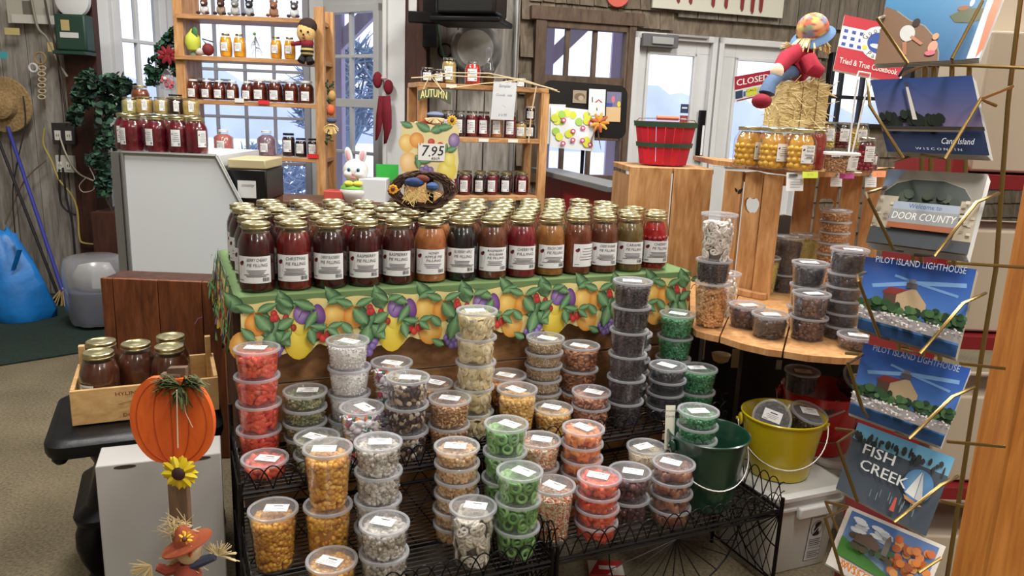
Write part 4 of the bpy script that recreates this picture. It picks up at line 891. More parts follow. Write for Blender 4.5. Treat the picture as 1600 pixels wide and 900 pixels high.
# white pails + yellow, red buckets
def pail(loc, w, h, label, rz, lid_z=True):
    t = thing('plastic_pail', label, 'pail', loc, rz); WP = mat('white_plastic', (206, 208, 206), .4)
    def rsq(a, r, z, n=6):
        out = []
        for cx, cy, s0 in ((1, 1, 0), (-1, 1, 1), (-1, -1, 2), (1, -1, 3)):
            for k in range(n+1): an = (s0+k/n)*PI/2; out.append(Vector(((a-r)*cx+r*math.cos(an), (a-r)*cy+r*math.sin(an), z)))
        return out
    def loft(rings, m=0):
        n = len(rings[0]); mb.add([v for r_ in rings for v in r_], [(i*n+k, i*n+(k+1) % n, (i+1)*n+(k+1) % n, (i+1)*n+k) for i in range(len(rings)-1) for k in range(n)]+[tuple(range(n))[::-1], tuple((len(rings)-1)*n+k for k in range(n))], m)
    a = w/2; mb = MB(); loft([rsq(a*.80, .03, 0), rsq(a*.82, .035, .006), rsq(a*.93, .04, h*.80), rsq(a*.99, .045, h*.805), rsq(a*.99, .045, h*.84), rsq(a*.93, .04, h*.845), rsq(a*.93, .04, h*.90), rsq(a*.98, .045, h*.905), rsq(a*.98, .045, h*.93)]); mb.build('pail_body', WP, t, bevel=.0015)
    mb = MB(); loft([rsq(a*1.0, .045, h*.93), rsq(a*1.02, .05, h*.935), rsq(a*1.02, .05, h*.975), rsq(a*.98, .048, h*.985), rsq(a*.9, .045, h*1.0), rsq(a*.86, .04, h*.988)]); mb.build('lid', WP, t)
    mb = MB(); mb.box((0, -a*.99-.008, h*.79), (.12, .02, .035)); mb.build('grip', WP, t, bevel=.006)
    P = Print(.0003); P.rect(-.028, -.085, .028, .07, (30, 30, 32)); P.rect(-.0265, -.0835, .0265, .0685, (204, 206, 206)); P.text('! WARNING', 0, .06, .009, (25, 25, 28)); P.ell(0, .022, .021, .026, (25, 25, 28), n=20); P.ell(0, .022, .019, .024, (204, 206, 206), n=20)
    P.ell(.002, .034, .012, .010, (25, 25, 28), n=12); P.ell(-.003, .019, .009, .012, (25, 25, 28), n=12); P.rect(-.014, .0, .010, .012, (25, 25, 28)); P.line([(-.016, .005), (.016, .04)], .003, (204, 206, 206)); P.text('! ATTENTION', 0, -.042, .0085, (25, 25, 28))
    for i in range(4): P.rect(-.023, -.014-.006*i, .02-.004*(i % 2), -.0115-.006*i, (70, 70, 75)); P.rect(-.023, -.055-.006*i, .022-.006*(i % 2), -.0525-.006*i, (70, 70, 75))
    mb = MB(); sl = a*(.93-.82)/(h*.8)
    P.emit(mb, lambda u, v, k: Vector((a*.28+u, -(a*.82+(h*.42+v)*sl)-.0012-k, h*.42+v))); mb.build('warning_label', PRINT, t, smooth=0); return t
pz = .31
yq = at(1222, 664, 2.28); pz = .262; yq.z = pz
pail(Vector((yq.x+.01, yq.y+.0, .0)), .29, pz, 'square white plastic pail under the yellow bucket, black warning label', .40)
bucket(Vector((yq.x, yq.y, pz+.001)), .117, .088, .180, (196, 176, 24), 'yellow metal bucket holding tubs of dark chocolates on a white pail', rz=-.1)
rq = at(1284, 622, 2.52); pz2 = .24
pail(Vector((rq.x+.10, rq.y-.02, 0)), .255, pz2, 'square white plastic pail behind the postcard rack, under the red bucket', -.12)
bucket(Vector((rq.x, rq.y, pz2+.001)), .127, .096, .20, (186, 16, 26), 'red metal bucket of chocolate tubs behind the yellow bucket', rz=-.3)
def fit(px, py, d, size, kind, label, rx, ry, rz, group):
    q = at(px, py, d); tub(q, size, kind, label, group, R=Matrix.Rotation(rz, 3, 'Z') @ Matrix.Rotation(rx, 3, 'X') @ Matrix.Rotation(ry, 3, 'Y'))
g = 'tubs of dark chocolates in buckets'
fit(1204, 655, 2.26, 'S', 'darkchoc', 'clear tub of dark chocolates tipped on its side, nearer the yellow rim', 1.15, 0, -.25, g)
fit(1251, 672, 2.30, 'M', 'darkchoc', 'clear tub of dark chocolates standing in the yellow bucket', .3, .15, .1, g)
fit(1249, 610, 2.47, 'M', 'darkchoc', 'clear tub of dark chocolates standing in the red bucket', .05, 0, 0, g)
fit(1325, 604, 2.53, 'M', 'darkchoc', 'big-lidded tub of dark chocolates tilted at the back of the red bucket', .75, .25, -.1, g)
fit(1288, 632, 2.45, 'S', 'darkchoc', 'clear tub of dark chocolates lying upside down in the red bucket', 2.6, .3, .2, g)
# ================================================================== RIGHT WOODEN STAND
SZ, SZ2 = .655, 1.12
st = thing('apple_crate_stand', 'two-tier orange pine corner stand with apple cut-outs, full of jars and tubs', 'stand', Vector((.95, 2.7, 0))); lc = local(st)
def deck(name, z, front, back, cuts):
    mb = MB(); th = .019
    F_ = [onz(x, y, z) for x, y in front]; n = len(F_); B_ = [Vector((back[0][0]+(back[1][0]-back[0][0])*i/(n-1), back[0][1]+(back[1][1]-back[0][1])*i/(n-1), z)) for i in range(n)]
    for i in range(n-1):
        g = .0 if (i+1) not in cuts else .005
        a, b = F_[i].copy(), F_[i+1].copy(); c, d = B_[i+1].copy(), B_[i].copy(); b += (a-b).normalized()*g; c += (d-c).normalized()*g*.6
        lo = [p-Vector((0, 0, th)) for p in (a, b, c, d)]; P8 = [lc(p) for p in (a, b, c, d)]+[lc(p) for p in lo]
        mb.add(P8, [(0, 1, 2, 3), (7, 6, 5, 4), (0, 4, 5, 1), (1, 5, 6, 2), (2, 6, 7, 3), (3, 7, 4, 0)])
    return mb.build(name, PINE, st, smooth=20)
lo_front = [(1078, 508), (1088, 517), (1106, 522), (1126, 526), (1160, 537), (1200, 546), (1225, 549), (1262, 555), (1310, 559), (1360, 560), (1420, 556), (1480, 545), (1530, 525)]
deck('lower_shelf', SZ, lo_front, ((.72, 3.05), (1.6, 3.0)), (3, 6, 9))
deck('top_shelf', SZ2, [(1083, 243), (1115, 250), (1167, 256), (1205, 262), (1240, 266), (1290, 268), (1345, 267), (1400, 261)], ((1.0, 3.2), (1.62, 3.1)), (1, 2, 3))
# left side: three slats, the middle one with an apple cut out
pa = onz(1128, 452, SZ); pb = onz(1215, 470, SZ); SP = VP(pa.x, pa.y, pb.x-pa.x, pb.y-pa.y)
def slat(pl, s0, s1, z0, z1, off, name='slat', hole=None, m=None):
    mb = MB(); fn = lambda u, v, h: lc(pl.pt(u, v, off-h)); o_ = [(s0, z0), (s1, z0), (s1, z1), (s0, z1)]
    if hole:
        hc = hole; k = min(range(len(hc)), key=lambda i: math.hypot(hc[i][0]-s0, hc[i][1]-z0)); hh = hc[k:]+hc[:k+1]
        loop = [o_[0]]+hh[::-1]+[o_[0], o_[1], o_[2], o_[3]] if False else None
        # ring of quads between outline and hole
        n = len(hc); cx = sum(p[0] for p in hc)/n; cy = sum(p[1] for p in hc)/n; out = []
        for (x, y) in hc:
            dx, dy = x-cx, y-cy; t = min((((s1 if dx > 0 else s0)-cx)/dx) if abs(dx) > 1e-9 else 9e9, (((cy+.12 if dy > 0 else cy-.12)-cy)/dy) if abs(dy) > 1e-9 else 9e9); out.append((cx+dx*t, cy+dy*t))
        for hgt in (0, .017):
            mb.add([fn(*p, hgt) for p in hc+out], [(i, (i+1) % n, n+(i+1) % n, n+i) if hgt else (n+i, n+(i+1) % n, (i+1) % n, i) for i in range(n)])
        mb.add([fn(*p, 0) for p in hc]+[fn(*p, .017) for p in hc], [(i, n+i, n+(i+1) % n, (i+1) % n) for i in range(n)])
        for a, b in ((z0, cy-.1), (cy+.1, z1)): mb.prism([(s0, a), (s1, a), (s1, b), (s0, b)], lambda u, v, h: fn(u, v, h+.0005), .016)
    else: mb.prism(o_, fn, .017)
    return mb.build(name, m or PINE, st, smooth=0)
def apple(cx, cy, k):
    b = [(.0, .62), (.22, .78), (.55, .72), (.8, .4), (.82, -.05), (.62, -.55), (.3, -.82), (.0, -.74), (-.3, -.82), (-.62, -.55), (-.82, -.05), (-.8, .4), (-.55, .72), (-.22, .78)]
    return [(cx+x*k, cy+y*k) for x, y in b]
zt = SZ2-.02
sw = (pb-pa).length
s_a = SP.sz(1150, 320)
slat(SP, -.035, .035, SZ, zt, 0)
slat(SP, .048, .118, SZ, zt, 0, hole=apple(.083, SP.sz(1150, 318)[1], .036))
slat(SP, .131, .195, SZ, zt, .02)
MB().box(lc(SP.pt(.08, zt-.02, -.03)), (.25, .022, .035), SP.ang()).build('cross_rail', PINE, st, bevel=.002); MB().box(lc(SP.pt(.09, SZ+.012, .03)), (.2, .03, .022), SP.ang()).build('cross_rail', PINE, st, bevel=.002)
# apple leaf hole above apple -> dark inlay
aa = SP.sz(1154, 299); mb = MB(); P = Print(.0006); P.leaf(aa[0]-.002, aa[1]-.01, .03, .007, .9, (26, 18, 12), (26, 18, 12)); P.leaf(aa[0]-.004, aa[1]-.004, .02, .005, 2.2, (26, 18, 12), (26, 18, 12)); P.emit(mb, lambda u, v, h: lc(SP.pt(u, v, h))); mb.build('leaf_cutout', PRINT, st, smooth=0)
# right rear side
pc = onz(1275, 478, SZ); SP2 = VP(1.30, 3.02, .45, -.12)
PINED = PINE
q0 = SP2.sz(1290, 320)
for i in range(4):
    s = q0[0]-.12+.085*i; slat(SP2, s, s+.074, SZ, zt, 0, hole=apple(s+.037, q0[1]-.0, .033) if i == 1 else None)
for (u, w) in ((0, 0), (1, 0)):
    pass
UND = mat('shade_dark_wood', (26, 18, 14), .8)  # near-black colour paints in the shade beneath the lower shelf
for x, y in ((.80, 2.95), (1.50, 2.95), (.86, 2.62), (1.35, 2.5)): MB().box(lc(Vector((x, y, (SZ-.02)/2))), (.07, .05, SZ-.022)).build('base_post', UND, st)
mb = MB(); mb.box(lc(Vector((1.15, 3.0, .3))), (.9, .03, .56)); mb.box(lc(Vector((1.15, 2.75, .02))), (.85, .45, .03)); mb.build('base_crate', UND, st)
# hanging shelf tags + price strips
for (x, y, w, h, c, nm) in ((1264, 262, .052, .022, (206, 226, 70), 'lime green'), (1321, 263, .05, .022, (226, 100, 196), 'pink'), (1371, 261, .05, .022, (244, 158, 116), 'orange')):
    q = onz(x, y+4, SZ2); mb = MB(); P = Print(.0002); P.rect(-w/2, -h/2, w/2, h/2, c); P.text('3.75' if nm != 'pink' else '4.50', 0, 0, .012, tuple(v*.8 for v in c))
    f = lambda u, v, k: CR*u+U0*v-Vector((0, 1, 0))*(k+.002); mb.prism([(-w/2, -h/2), (w/2, -h/2), (w/2, h/2), (-w/2, h/2)], lambda u, v, k: f(u, v, -k), .001, 0, c); P.emit(mb, f)
    o = mb.build('price_strip', PRINT, None, smooth=0, loc=onz(x, y+7, SZ2)+Vector((0, -.012, -.008))); tag(o, nm+' price strip stuck on the edge of the top pine shelf', 'tag')
for (x0, y0, x1, y1, nm, d) in ((1231, 270, 1258, 299, 'largest hanging paper price tag beneath the lime green strip', 2.60), (1300, 270, 1318, 292, 'hanging paper price tag beneath the pink strip', 2.70), (1354, 271, 1372, 293, 'hanging paper price tag beneath the orange strip', 2.85)):
    c = at((x0+x1)/2, (y0+y1)/2, d); w = (x1-x0)/FPX*d; h = (y1-y0)/FPX*d; mb = MB(); P = Print(.0002); P.rect(-w/2, -h/2, w/2, h/2, (222, 224, 226)); P.rect(-w*.4, h*.3, w*.1, h*.42, (60, 60, 66))
    for i in range(4): P.rect(-w*.35, h*(.12-.14*i), w*(.3-.05*(i % 2)), h*(.15-.14*i), (130, 130, 136))
    f = lambda u, v, k: CR*u+U0*v+Vector((0, 1, 0))*(.25*v*v/h*4-k); mb.prism([(-w/2, -h/2), (w/2, -h/2), (w/2, h/2), (-w/2, h/2)], lambda u, v, k: f(u, v, -k), .0006, 0, (222, 224, 226)); P.emit(mb, f)
    tag(mb.build('hanging_tag', PRINT, None, smooth=0, loc=c), nm, 'tag')
# odds and ends seen between and beneath the slats
q = at(1208, 306, 2.95); mb = MB(); P = Print(.0003); P.rect(-.03, -.02, .03, .02, (204, 204, 50)); P.text('TEXTURE', 0, .007, .012, (70, 76, 30), width=.05); P.text('ITEMS', -.008, -.008, .011, (70, 76, 30)); P.emit(mb, lambda u, v, h: CR*u+U0*v-Vector((0, 1, 0))*h); mb.prism([(-.03, -.02), (.03, -.02), (.03, .02), (-.03, .02)], lambda u, v, h: CR*u+U0*v+Vector((0, 1, 0))*h, .001, 0, (204, 204, 50)); mb.tube([(0, 0, .02), (.0, .0, SZ2-.02-q.z)], .0012, 4, 0, (220, 220, 215)); tag(mb.build('yellow_card', PRINT, None, smooth=0, loc=q), 'small bright yellow printed card hanging behind the pine slats', 'card')
q = onz(1220, 400, 0); t = thing('dark_chair', 'dark chair with a rounded back standing behind the pine stand slats', 'chair', Vector((at(1222, 340, 3.55).x, 3.5, 0))); CHM = mat('dark_chair_wood', (58, 46, 40), .6); zb_ = at(1222, 332, 3.6).z
mb = MB(); mb.prism([(.10*math.cos(a*PI/10), zb_-.10+.10*math.sin(a*PI/10)) for a in range(11)]+[(-.1, zb_-.34), (.1, zb_-.34)], lambda u, v, h: Vector((u, h, v)), .025); mb.build('backrest', CHM, t, bevel=.004)
MB().box((0, -.16, .45), (.36, .36, .03)).build('seat', CHM, t, bevel=.004)
for sx in (-1, 1):
    for sy, zt3 in ((0, zb_-.3), (-.32, .44)): MB().box((sx*.09 if sy == 0 else sx*.16, sy+.012, zt3/2), (.03, .03, zt3)).build('leg', CHM, t)
for i, (x, y, w, h, c, d, lab) in enumerate(((1149, 560, .026, .07, (176, 166, 134), 2.72, 'beige paper tag hanging in the dark beneath the pine shelf'), (1100, 546, .006, .075, (170, 160, 140), 2.70, 'thin pale strip hanging beneath the pine shelf edge'), (1217, 570, .02, .035, (176, 172, 160), 2.75, 'small white tag hanging above the red bucket rim'))):
    q = at(x, y, d); q = Vector((q.x, min(q.y, 2.70), q.z)); o = MB().box((0, 0, 0), (w, .002, h), None, 0, c).build('hanging_tag', PRINT, None, loc=q); mb = MB(); tag(o, lab, 'tag')
q = at(1127, 553, 2.70); mb = MB(); mb.lathe([(.012, -.032), (.026, -.024), (.034, 0)], 16, 0, (206, 190, 140), cap=True); tag(mb.build('paper_cup', PAINT, None, loc=q), 'cream paper cup tucked beneath the pine shelf edge', 'cup')
q = onz(946, 893, .002); mb = MB(); P = Print(.0004); P.rect(-.05, -.035, .05, .035, (206, 200, 190)); P.poly([(-.05, -.035), (.0, -.035), (.05, .02), (.05, .035), (-.02, .035)], (178, 30, 36)); P.rect(-.02, -.01, .03, .01, (226, 220, 214)); P.emit(mb, lambda u, v, h: Vector((u, v, .012+h))); mb.box((0, 0, .006), (.1, .07, .012), None, 0, (190, 60, 56)); tag(mb.build('candy_packet', PRINT, None, smooth=0, loc=q), 'small red and white packet lying on the floor beneath the wire racks', 'packet')
# jars of peaches and small jars on the top shelf
def on(x, y, z, d=None): return onz(x, y, z)
g = 'jars of whole yellow fruit on the pine stand'
PJ = dict(kind='quart', r=.049, h=.142, flavor='peachjar', lid='gold', lump=(.0118, (222, 168, 60)), name='fruit_jar', lab=(.2, .62, 1.0), fill=.88)
Tj = SZ2+.001
def topjar(x, ytop, h): q = onz(x, ytop, Tj+h) if False else None
def stand_at(x, ylid, d, z, h):   # position from pixel column and depth
    p = at(x, ylid, d); return Vector((p.x, p.y, z))
for (x, d, rz, lab) in ((1171, 2.74, .75, 'jar of whole yellow fruit, first from the left in the front row'), (1211, 2.66, .5, 'jar of whole yellow fruit, second from the left in the front row'), (1256, 2.60, .2, 'jar of whole yellow fruit, third in the front row, with the wide label')):
    jar(stand_at(x, 200, d, Tj, 0), lab, rz=rz, title='SPICED|PEACHES' if d < 2.62 else None, group=g, **PJ)
PJ2 = dict(PJ); PJ2['flavor'] = 'apple'; PJ2['lump'] = None
for (x, d, lab) in ((1176, 2.86, 'jar of amber fruit in the back row, behind the leftmost yellow fruit jar'), (1208, 2.79, 'jar of amber fruit in the back row, middle one'), (1247, 2.73, 'jar of amber fruit in the back row, beneath the straw bale')):
    jar(stand_at(x, 190, d, Tj, 0), lab, group='amber jars under the straw bale', **PJ2)
jar(stand_at(1280, 205, 2.70, Tj, 0), 'narrow jar of dark red syrup beside the widest-labelled yellow fruit jar', r=.03, h=.15, flavor='syrup', lid='gold', kind='pint', name='syrup_jar', lab=None, n=20)
SJ = dict(kind='pint', r=.034, h=.10, lid='silver', name='small_jar', n=20, fill=.9, lab=(.3, .75, 1.0))
b0 = [(1304, 2.80), (1334, 2.86), (1362, 2.86)]
for i, (x, d) in enumerate(b0): jar(stand_at(x, 220, d, Tj, 0), 'small silver-lidded jar of dark red preserve, %s in the lower tier behind the white tub' % NTH[i], flavor='jam', group='lower small jars', **dict(SJ, h=.068))
for i, (x, d, f) in enumerate(((1294, 2.82, 'mustard'), (1317, 2.84, 'darkjam'), (1345, 2.87, 'mustard'))):
    jar(stand_at(x, 190, d, Tj+.070, 0), 'small jar of %s, %s in the upper tier beside the straw bale' % ({'mustard': 'yellow relish', 'darkjam': 'dark beets'}[f], NTH[i]), flavor=f, group='upper small jars', lump=(.006, (120, 24, 40)) if f == 'darkjam' else (.005, (210, 180, 80)), **SJ)
jar(stand_at(1357, 210, 2.70, Tj, 0), 'jar of red cherries at the edge of the top pine shelf', flavor='jam', lump=(.008, (150, 20, 50)), **dict(SJ, r=.034, h=.12))
t = thing('granola_tub', 'white-lidded small tub of granola on the top pine shelf, labelled in front', 'food tub', stand_at(1316, 235, 2.58, Tj, 0), .15)
mb = MB().lathe([(.046, 0), (.047, .003), (.055, .062)], 32, cap=False); mb.build('tub', TUBM, t); o = link('contents', cached(('goods', 'granola', 'M', 0), lambda: goods_mesh('granola', 'M', 0)), t); o.scale = (1.02, 1.02, .9)
MB().lathe([(.056, .06), (.059, .061), (.059, .068), (.054, .070), (.001, .069)], 32).build('snap_lid', WLID, t)
mb = MB(); label_print('GRANOLA', .05, .042, 4, logo=False).emit(mb, lambda u, v, k: Vector(((.0535+k)*math.sin(u/.053+.35), -(.0535+k+v*.1)*math.cos(u/.053+.35), .033+v))); mb.build('paper_label', PRINT, t, smooth=0)
# straw bale + scarecrow doll
bc = stand_at(1245, 150, 2.80, Tj+.143, 0); bale = thing('straw_bale', 'small pale straw bale tied with twine on top of the amber jars', 'bale', bc, .12); bale.scale = (1, 1, 1.2); rg = random.Random(21)
mb = MB(); mb.box((0, 0, .064), (.18, .12, .125), None, 0, (216, 194, 142))
for k in range(420):
    f = rg.random(); x = rg.uniform(-.09, .09); z = rg.uniform(.002, .128); y = rg.uniform(-.06, .06); L_ = rg.uniform(.02, .05); c = rg.choice([(232, 212, 160), (216, 192, 136), (240, 224, 178), (200, 174, 118)])
    if f < .55: p = Vector((x, -.061, z)); dd = Vector((rg.uniform(-1, 1), -.06, rg.uniform(-.25, .25)))
    elif f < .8: p = Vector((x, y, .128)); dd = Vector((rg.uniform(-1, 1), rg.uniform(-.5, .5), rg.uniform(-.05, .25)))
    else: p = Vector((-.091 if rg.random() < .5 else .091, y, z)); dd = Vector((0, rg.uniform(-1, 1), rg.uniform(-.3, .3)))
    mb.tube([p, p+dd.normalized()*L_], [.0017, .0011], 3, 0, c)
mb.build('straw', PAINT, bale)
mb = MB()
for x in (-.01, .045): mb.tube([(x, -.065, .0), (x, -.066, .07), (x, -.063, .13), (x, 0, .133), (x, .063, .13)], .0016, 5, 0, (120, 92, 56))
mb.build('twine', PAINT, bale)
RED = (150, 22, 48); DEN = (82, 104, 138)
sd = thing('scarecrow_doll', 'scarecrow doll in a red shirt and plaid cap slumped over the straw bale', 'doll', bc+Vector((-.01, -.01, .13))); rg = random.Random(5)
D = lambda x, y, dd: at(x, y, dd)-Vector(sd.location)
mb = MB(); mb.tube([D(1238, 112, 2.76), D(1252, 100, 2.76), D(1258, 88, 2.76), D(1262, 78, 2.76)], [.055, .05, .042, .025], 16, 0, RED); mb.build('shirt', CLOTH, sd)
for pts, rr in (([(1248, 80, 2.74), (1228, 92, 2.70), (1217, 108, 2.68)], [.03, .03, .024]), ([(1262, 92, 2.70), (1270, 108, 2.68), (1284, 114, 2.68)], [.03, .03, .02])):
    MB().tube([D(*p) for p in pts], rr, 12, 0, RED).build('arm', CLOTH, sd)
MB().ball(D(1214, 111, 2.67), (.024, .02, .027), 14, 0, (228, 206, 176)).build('hand', CLOTH, sd)
MB().tube([D(1240, 112, 2.74), D(1218, 116, 2.70), D(1203, 130, 2.66), D(1198, 146, 2.66)], [.026, .025, .023, .028], 12, 0, DEN).build('trouser_leg', CLOTH, sd)
MB().ball(D(1190, 158, 2.66), (.034, .04, .026), 14, 0, (132, 20, 44)).build('shoe', CLOTH, sd)
hc = D(1268, 52, 2.74)
MB().ball(hc+Vector((0, -.004, -.01)), (.046, .046, .052), 18, 0, (220, 196, 160)).build('head', CLOTH, sd)
# plaid cap: coloured squares on a ball
mb = MB(); n = 24; h_ = 14; vs = []; cs = []; pal = [(206, 128, 84), (190, 96, 76), (196, 176, 100), (130, 140, 116), (214, 166, 122), (120, 122, 150)]
vs = [Vector((0, 0, .052))]; cs = [pal[0]]
for i in range(1, h_):
    ph = PI*.62*i/h_
    for k in range(n): a = 2*PI*k/n; vs.append(Vector((.056*math.sin(ph)*math.cos(a), .056*math.sin(ph)*math.sin(a), .055*math.cos(ph)))); cs.append(pal[((k//3)+(i//3)*2) % 6] if (k % 3 or i % 3) else (150, 60, 50))
Rm = Matrix.Rotation(.5, 3, 'X') @ Matrix.Rotation(-.45, 3, 'Y')
fs = [(0, 1+k, 1+(k+1) % n) for k in range(n)]+[(1+i*n+k, 1+(i+1)*n+k, 1+(i+1)*n+(k+1) % n, 1+i*n+(k+1) % n) for i in range(h_-2) for k in range(n)]
mb.add([Rm @ v+hc+Vector((0, -.006, .014)) for v in vs], fs, 0, cs); mb.build('plaid_cap', CLOTH, sd, smooth=80)
mb = MB(); mb.lathe([(.052, -.004), (.074, -.018), (.078, -.016), (.054, .003)], 24, 0, (84, 112, 150), hc+Vector((0, -.004, .0)), Rm, cap=False); mb.build('denim_brim', CLOTH, sd, solid=.002)
mb = MB()
for k in range(46):
    a = rg.uniform(PI*.95, PI*2.1); p = hc+Vector((.045*math.cos(a), .045*math.sin(a), -.02)); mb.tube([p, p+Vector((.028*math.cos(a), .02*math.sin(a), -rg.uniform(.025, .055)))], [.0045, .0035], 4, 0, rg.choice([(226, 204, 150), (210, 182, 122), (236, 218, 170)]), flat=.4)
for k in range(10): p = D(1240, 72, 2.72); mb.tube([p, p+Vector((-rg.uniform(.02, .05), -.01, rg.uniform(-.03, .012)))], [.006, .004], 4, 0, (226, 204, 150), flat=.4)
mb.build('raffia_hair', PAINT, sd)
# tubs on the lower pine shelf
def rtub(x, y, st_, kind, nm, where, dy=0, var=0, d=None, sticker=True):
    tot = sum(HS[k] for k in st_)
    q = onz(x, y, SZ+tot) if d is None else at(x, y, d)
    return [Vector((q.x, q.y+dy)), x, y, st_, kind, nm, where, sticker]
RT_ = [rtub(1102, 440, 'L', 'goldnut', 'golden toasted nuts', 'tall tub at the corner of the pine shelf', sticker=False), rtub(1147, 477, 'M', 'choc', 'brown chocolate nuts', 'alone beside the golden nuts'), rtub(1214, 489, 'M', 'darkchoc', 'dark chocolates', 'alone at the front edge of the pine shelf'),
  rtub(1265, 457, 'MM', 'choc', 'brown chocolate nuts', 'pair at the front edge'), rtub(1326, 393, 'MSSSSS', 'darkchoc', 'dark chocolates', 'tall stack before the lighthouse cards'), rtub(1320, 514, 'S', 'choc', 'brown chocolate nuts', 'flat tub alone beside the postcard rack'),
  rtub(1228, 370, 'LM', 'darkchoc', 'dark chocolates', 'behind the front pair'), rtub(1272, 411, 'MMM', 'darkchoc', 'dark chocolates', 'rear stack behind the front pair'), rtub(1132, 426, 'L', 'whitepretzel', 'white pretzels', 'behind the golden nuts'),
  rtub(1250, 362, 'LM', 'yellowseed', 'yellow seeds', 'rear stack behind the tall chocolates'), rtub(1200, 420, 'L', 'yellowseed', 'yellow seeds', 'half hidden beside the pine slats', d=2.86),
  rtub(1308, 328, 'SSSSSSSS', 'granola', 'granola clusters', 'rear stack')]
pp = relax([r_[0] for r_ in RT_], .1135, lambda i, p: Vector((min(max(p.x, .618), 1.35), min(max(p.y, 2.12), 2.93))), 200)
print('PINE OVERLAPS', [(i, j, round((pp[i]-pp[j]).length, 3)) for i in range(len(pp)) for j in range(i) if (pp[i]-pp[j]).length < .110])
for r_, p in zip(RT_, pp):
    _, x, y, st_, kind, nm, where, stk = r_; zz = SZ+.001+sum(HS[k] for k in st_)
    for i, k in enumerate(st_):
        zz -= HS[k]; lab = ('clear tub of %s, %s' % (nm, where)) if len(st_) == 1 else 'tub of %s, %s, %s' % (nm, ('upper' if i == 0 else 'lower') if len(st_) == 2 else (ORD[i] if i < 7 else 'lowest'), where)
        tub(Vector((p.x+rnd.uniform(-.002, .002), p.y, zz)), k, kind, lab, 'tubs of '+nm, rz=rnd.uniform(-.4, .3), sticker=(i == 0 and stk), var=i % 2)
# on top of the golden nuts: black tub and pretzel tub
p = pp[0]; z = SZ+.001+HS['L']; tub(Vector((p.x-.004, p.y, z)), 'M', 'raisin', 'tub of dark raisins wedged between pretzels above and golden nuts below', 'corner stack', sticker=False)
tub(Vector((p.x-.001, p.y, z+HS['M'])), 'L', 'whitepretzel', 'tall tub of white pretzels topping the corner stack', 'corner stack', sticker=False)
# red peck basket on a crate
bz = onz(1035, 258, 1.0); bd = 3.25; b0 = at(1035, 258, bd); CZ = b0.z
ct = thing('pine_crate', 'tall upright pine crate boards behind the jars, under the red basket', 'crate', Vector((b0.x, b0.y, 0)), AN*.25)
for i, (a, b) in enumerate(((-.178, -.005), (.004, .165))): MB().box(((a+b)/2, -.15, CZ/2), (b-a, .018, CZ-.002)).build('board', PINE, ct, bevel=.002)
MB().box((0, .01, CZ-.012), (.35, .3, .022)).build('top_board', PINE, ct, bevel=.002)
MB().box((-.165, .01, CZ/2-.02), (.016, .3, CZ-.04)).build('side_board', PINE, ct); MB().box((.155, .01, CZ/2-.02), (.016, .3, CZ-.04)).build('side_board', PINE, ct)
k = 47/FPX*bd; kb = 36/FPX*bd; hh = 66/FPX*bd
rb = thing('peck_basket', 'red wooden peck basket with green bands standing on the pine crate', 'basket', Vector((b0.x, b0.y, CZ+.001)))
mb = MB(); n = 20; RD = (184, 22, 46)
for i in range(n):
    a = 2*PI*i/n; w = .94
    pr = []
    for r_, z in ((kb, .004), (kb+(k-kb)*.5, hh*.5), (k, hh)):
        for s_ in (-1, 1): an = a+s_*PI/n*w; pr.append(Vector((r_*math.cos(an)*1.0, r_*math.sin(an)*.9, z)))
    mb.add(pr+[v*.985 for v in pr], [(0, 1, 3, 2), (2, 3, 5, 4), (6, 8, 9, 7), (8, 10, 11, 9), (4, 5, 11, 10), (0, 2, 8, 6), (1, 7, 9, 3), (2, 4, 10, 8), (3, 9, 11, 5)], 0, tuple(min(255, v*rg.uniform(.88, 1.1)) for v in RD))
mb.build('staves', PAINT, rb, smooth=30)
MB().lathe([(kb, .003), (kb, .009), (.001, .009)], 20, 0, (170, 20, 40), sy=.9).build('bottom', PAINT, rb)
for z0, z1 in ((hh*.88, hh*1.0), (hh*.42, hh*.52)):
    ra = kb+(k-kb)*z0/hh+.003; rc = kb+(k-kb)*z1/hh+.003; mb = MB(); mb.lathe([(ra, z0), (ra+.003, z0), (rc+.003, z1), (rc, z1)], 32, 0, (42, 76, 58), sy=.92, cap=False); mb.build('band', PAINT, rb)
mb = MB(); mb.tube([(-k, 0, hh*.97), (-k*.9, -.02, hh*1.06), (0, -.06, hh*1.08), (k*.9, -.02, hh*1.05), (k, 0, hh*.97)], .0022, 5, 0, (120, 120, 120)); mb.tube([(-.05, -.058, hh*1.085), (.04, -.058, hh*1.085)], .009, 8, 0, (196, 120, 90)); mb.build('bail_handle', PAINT, rb)

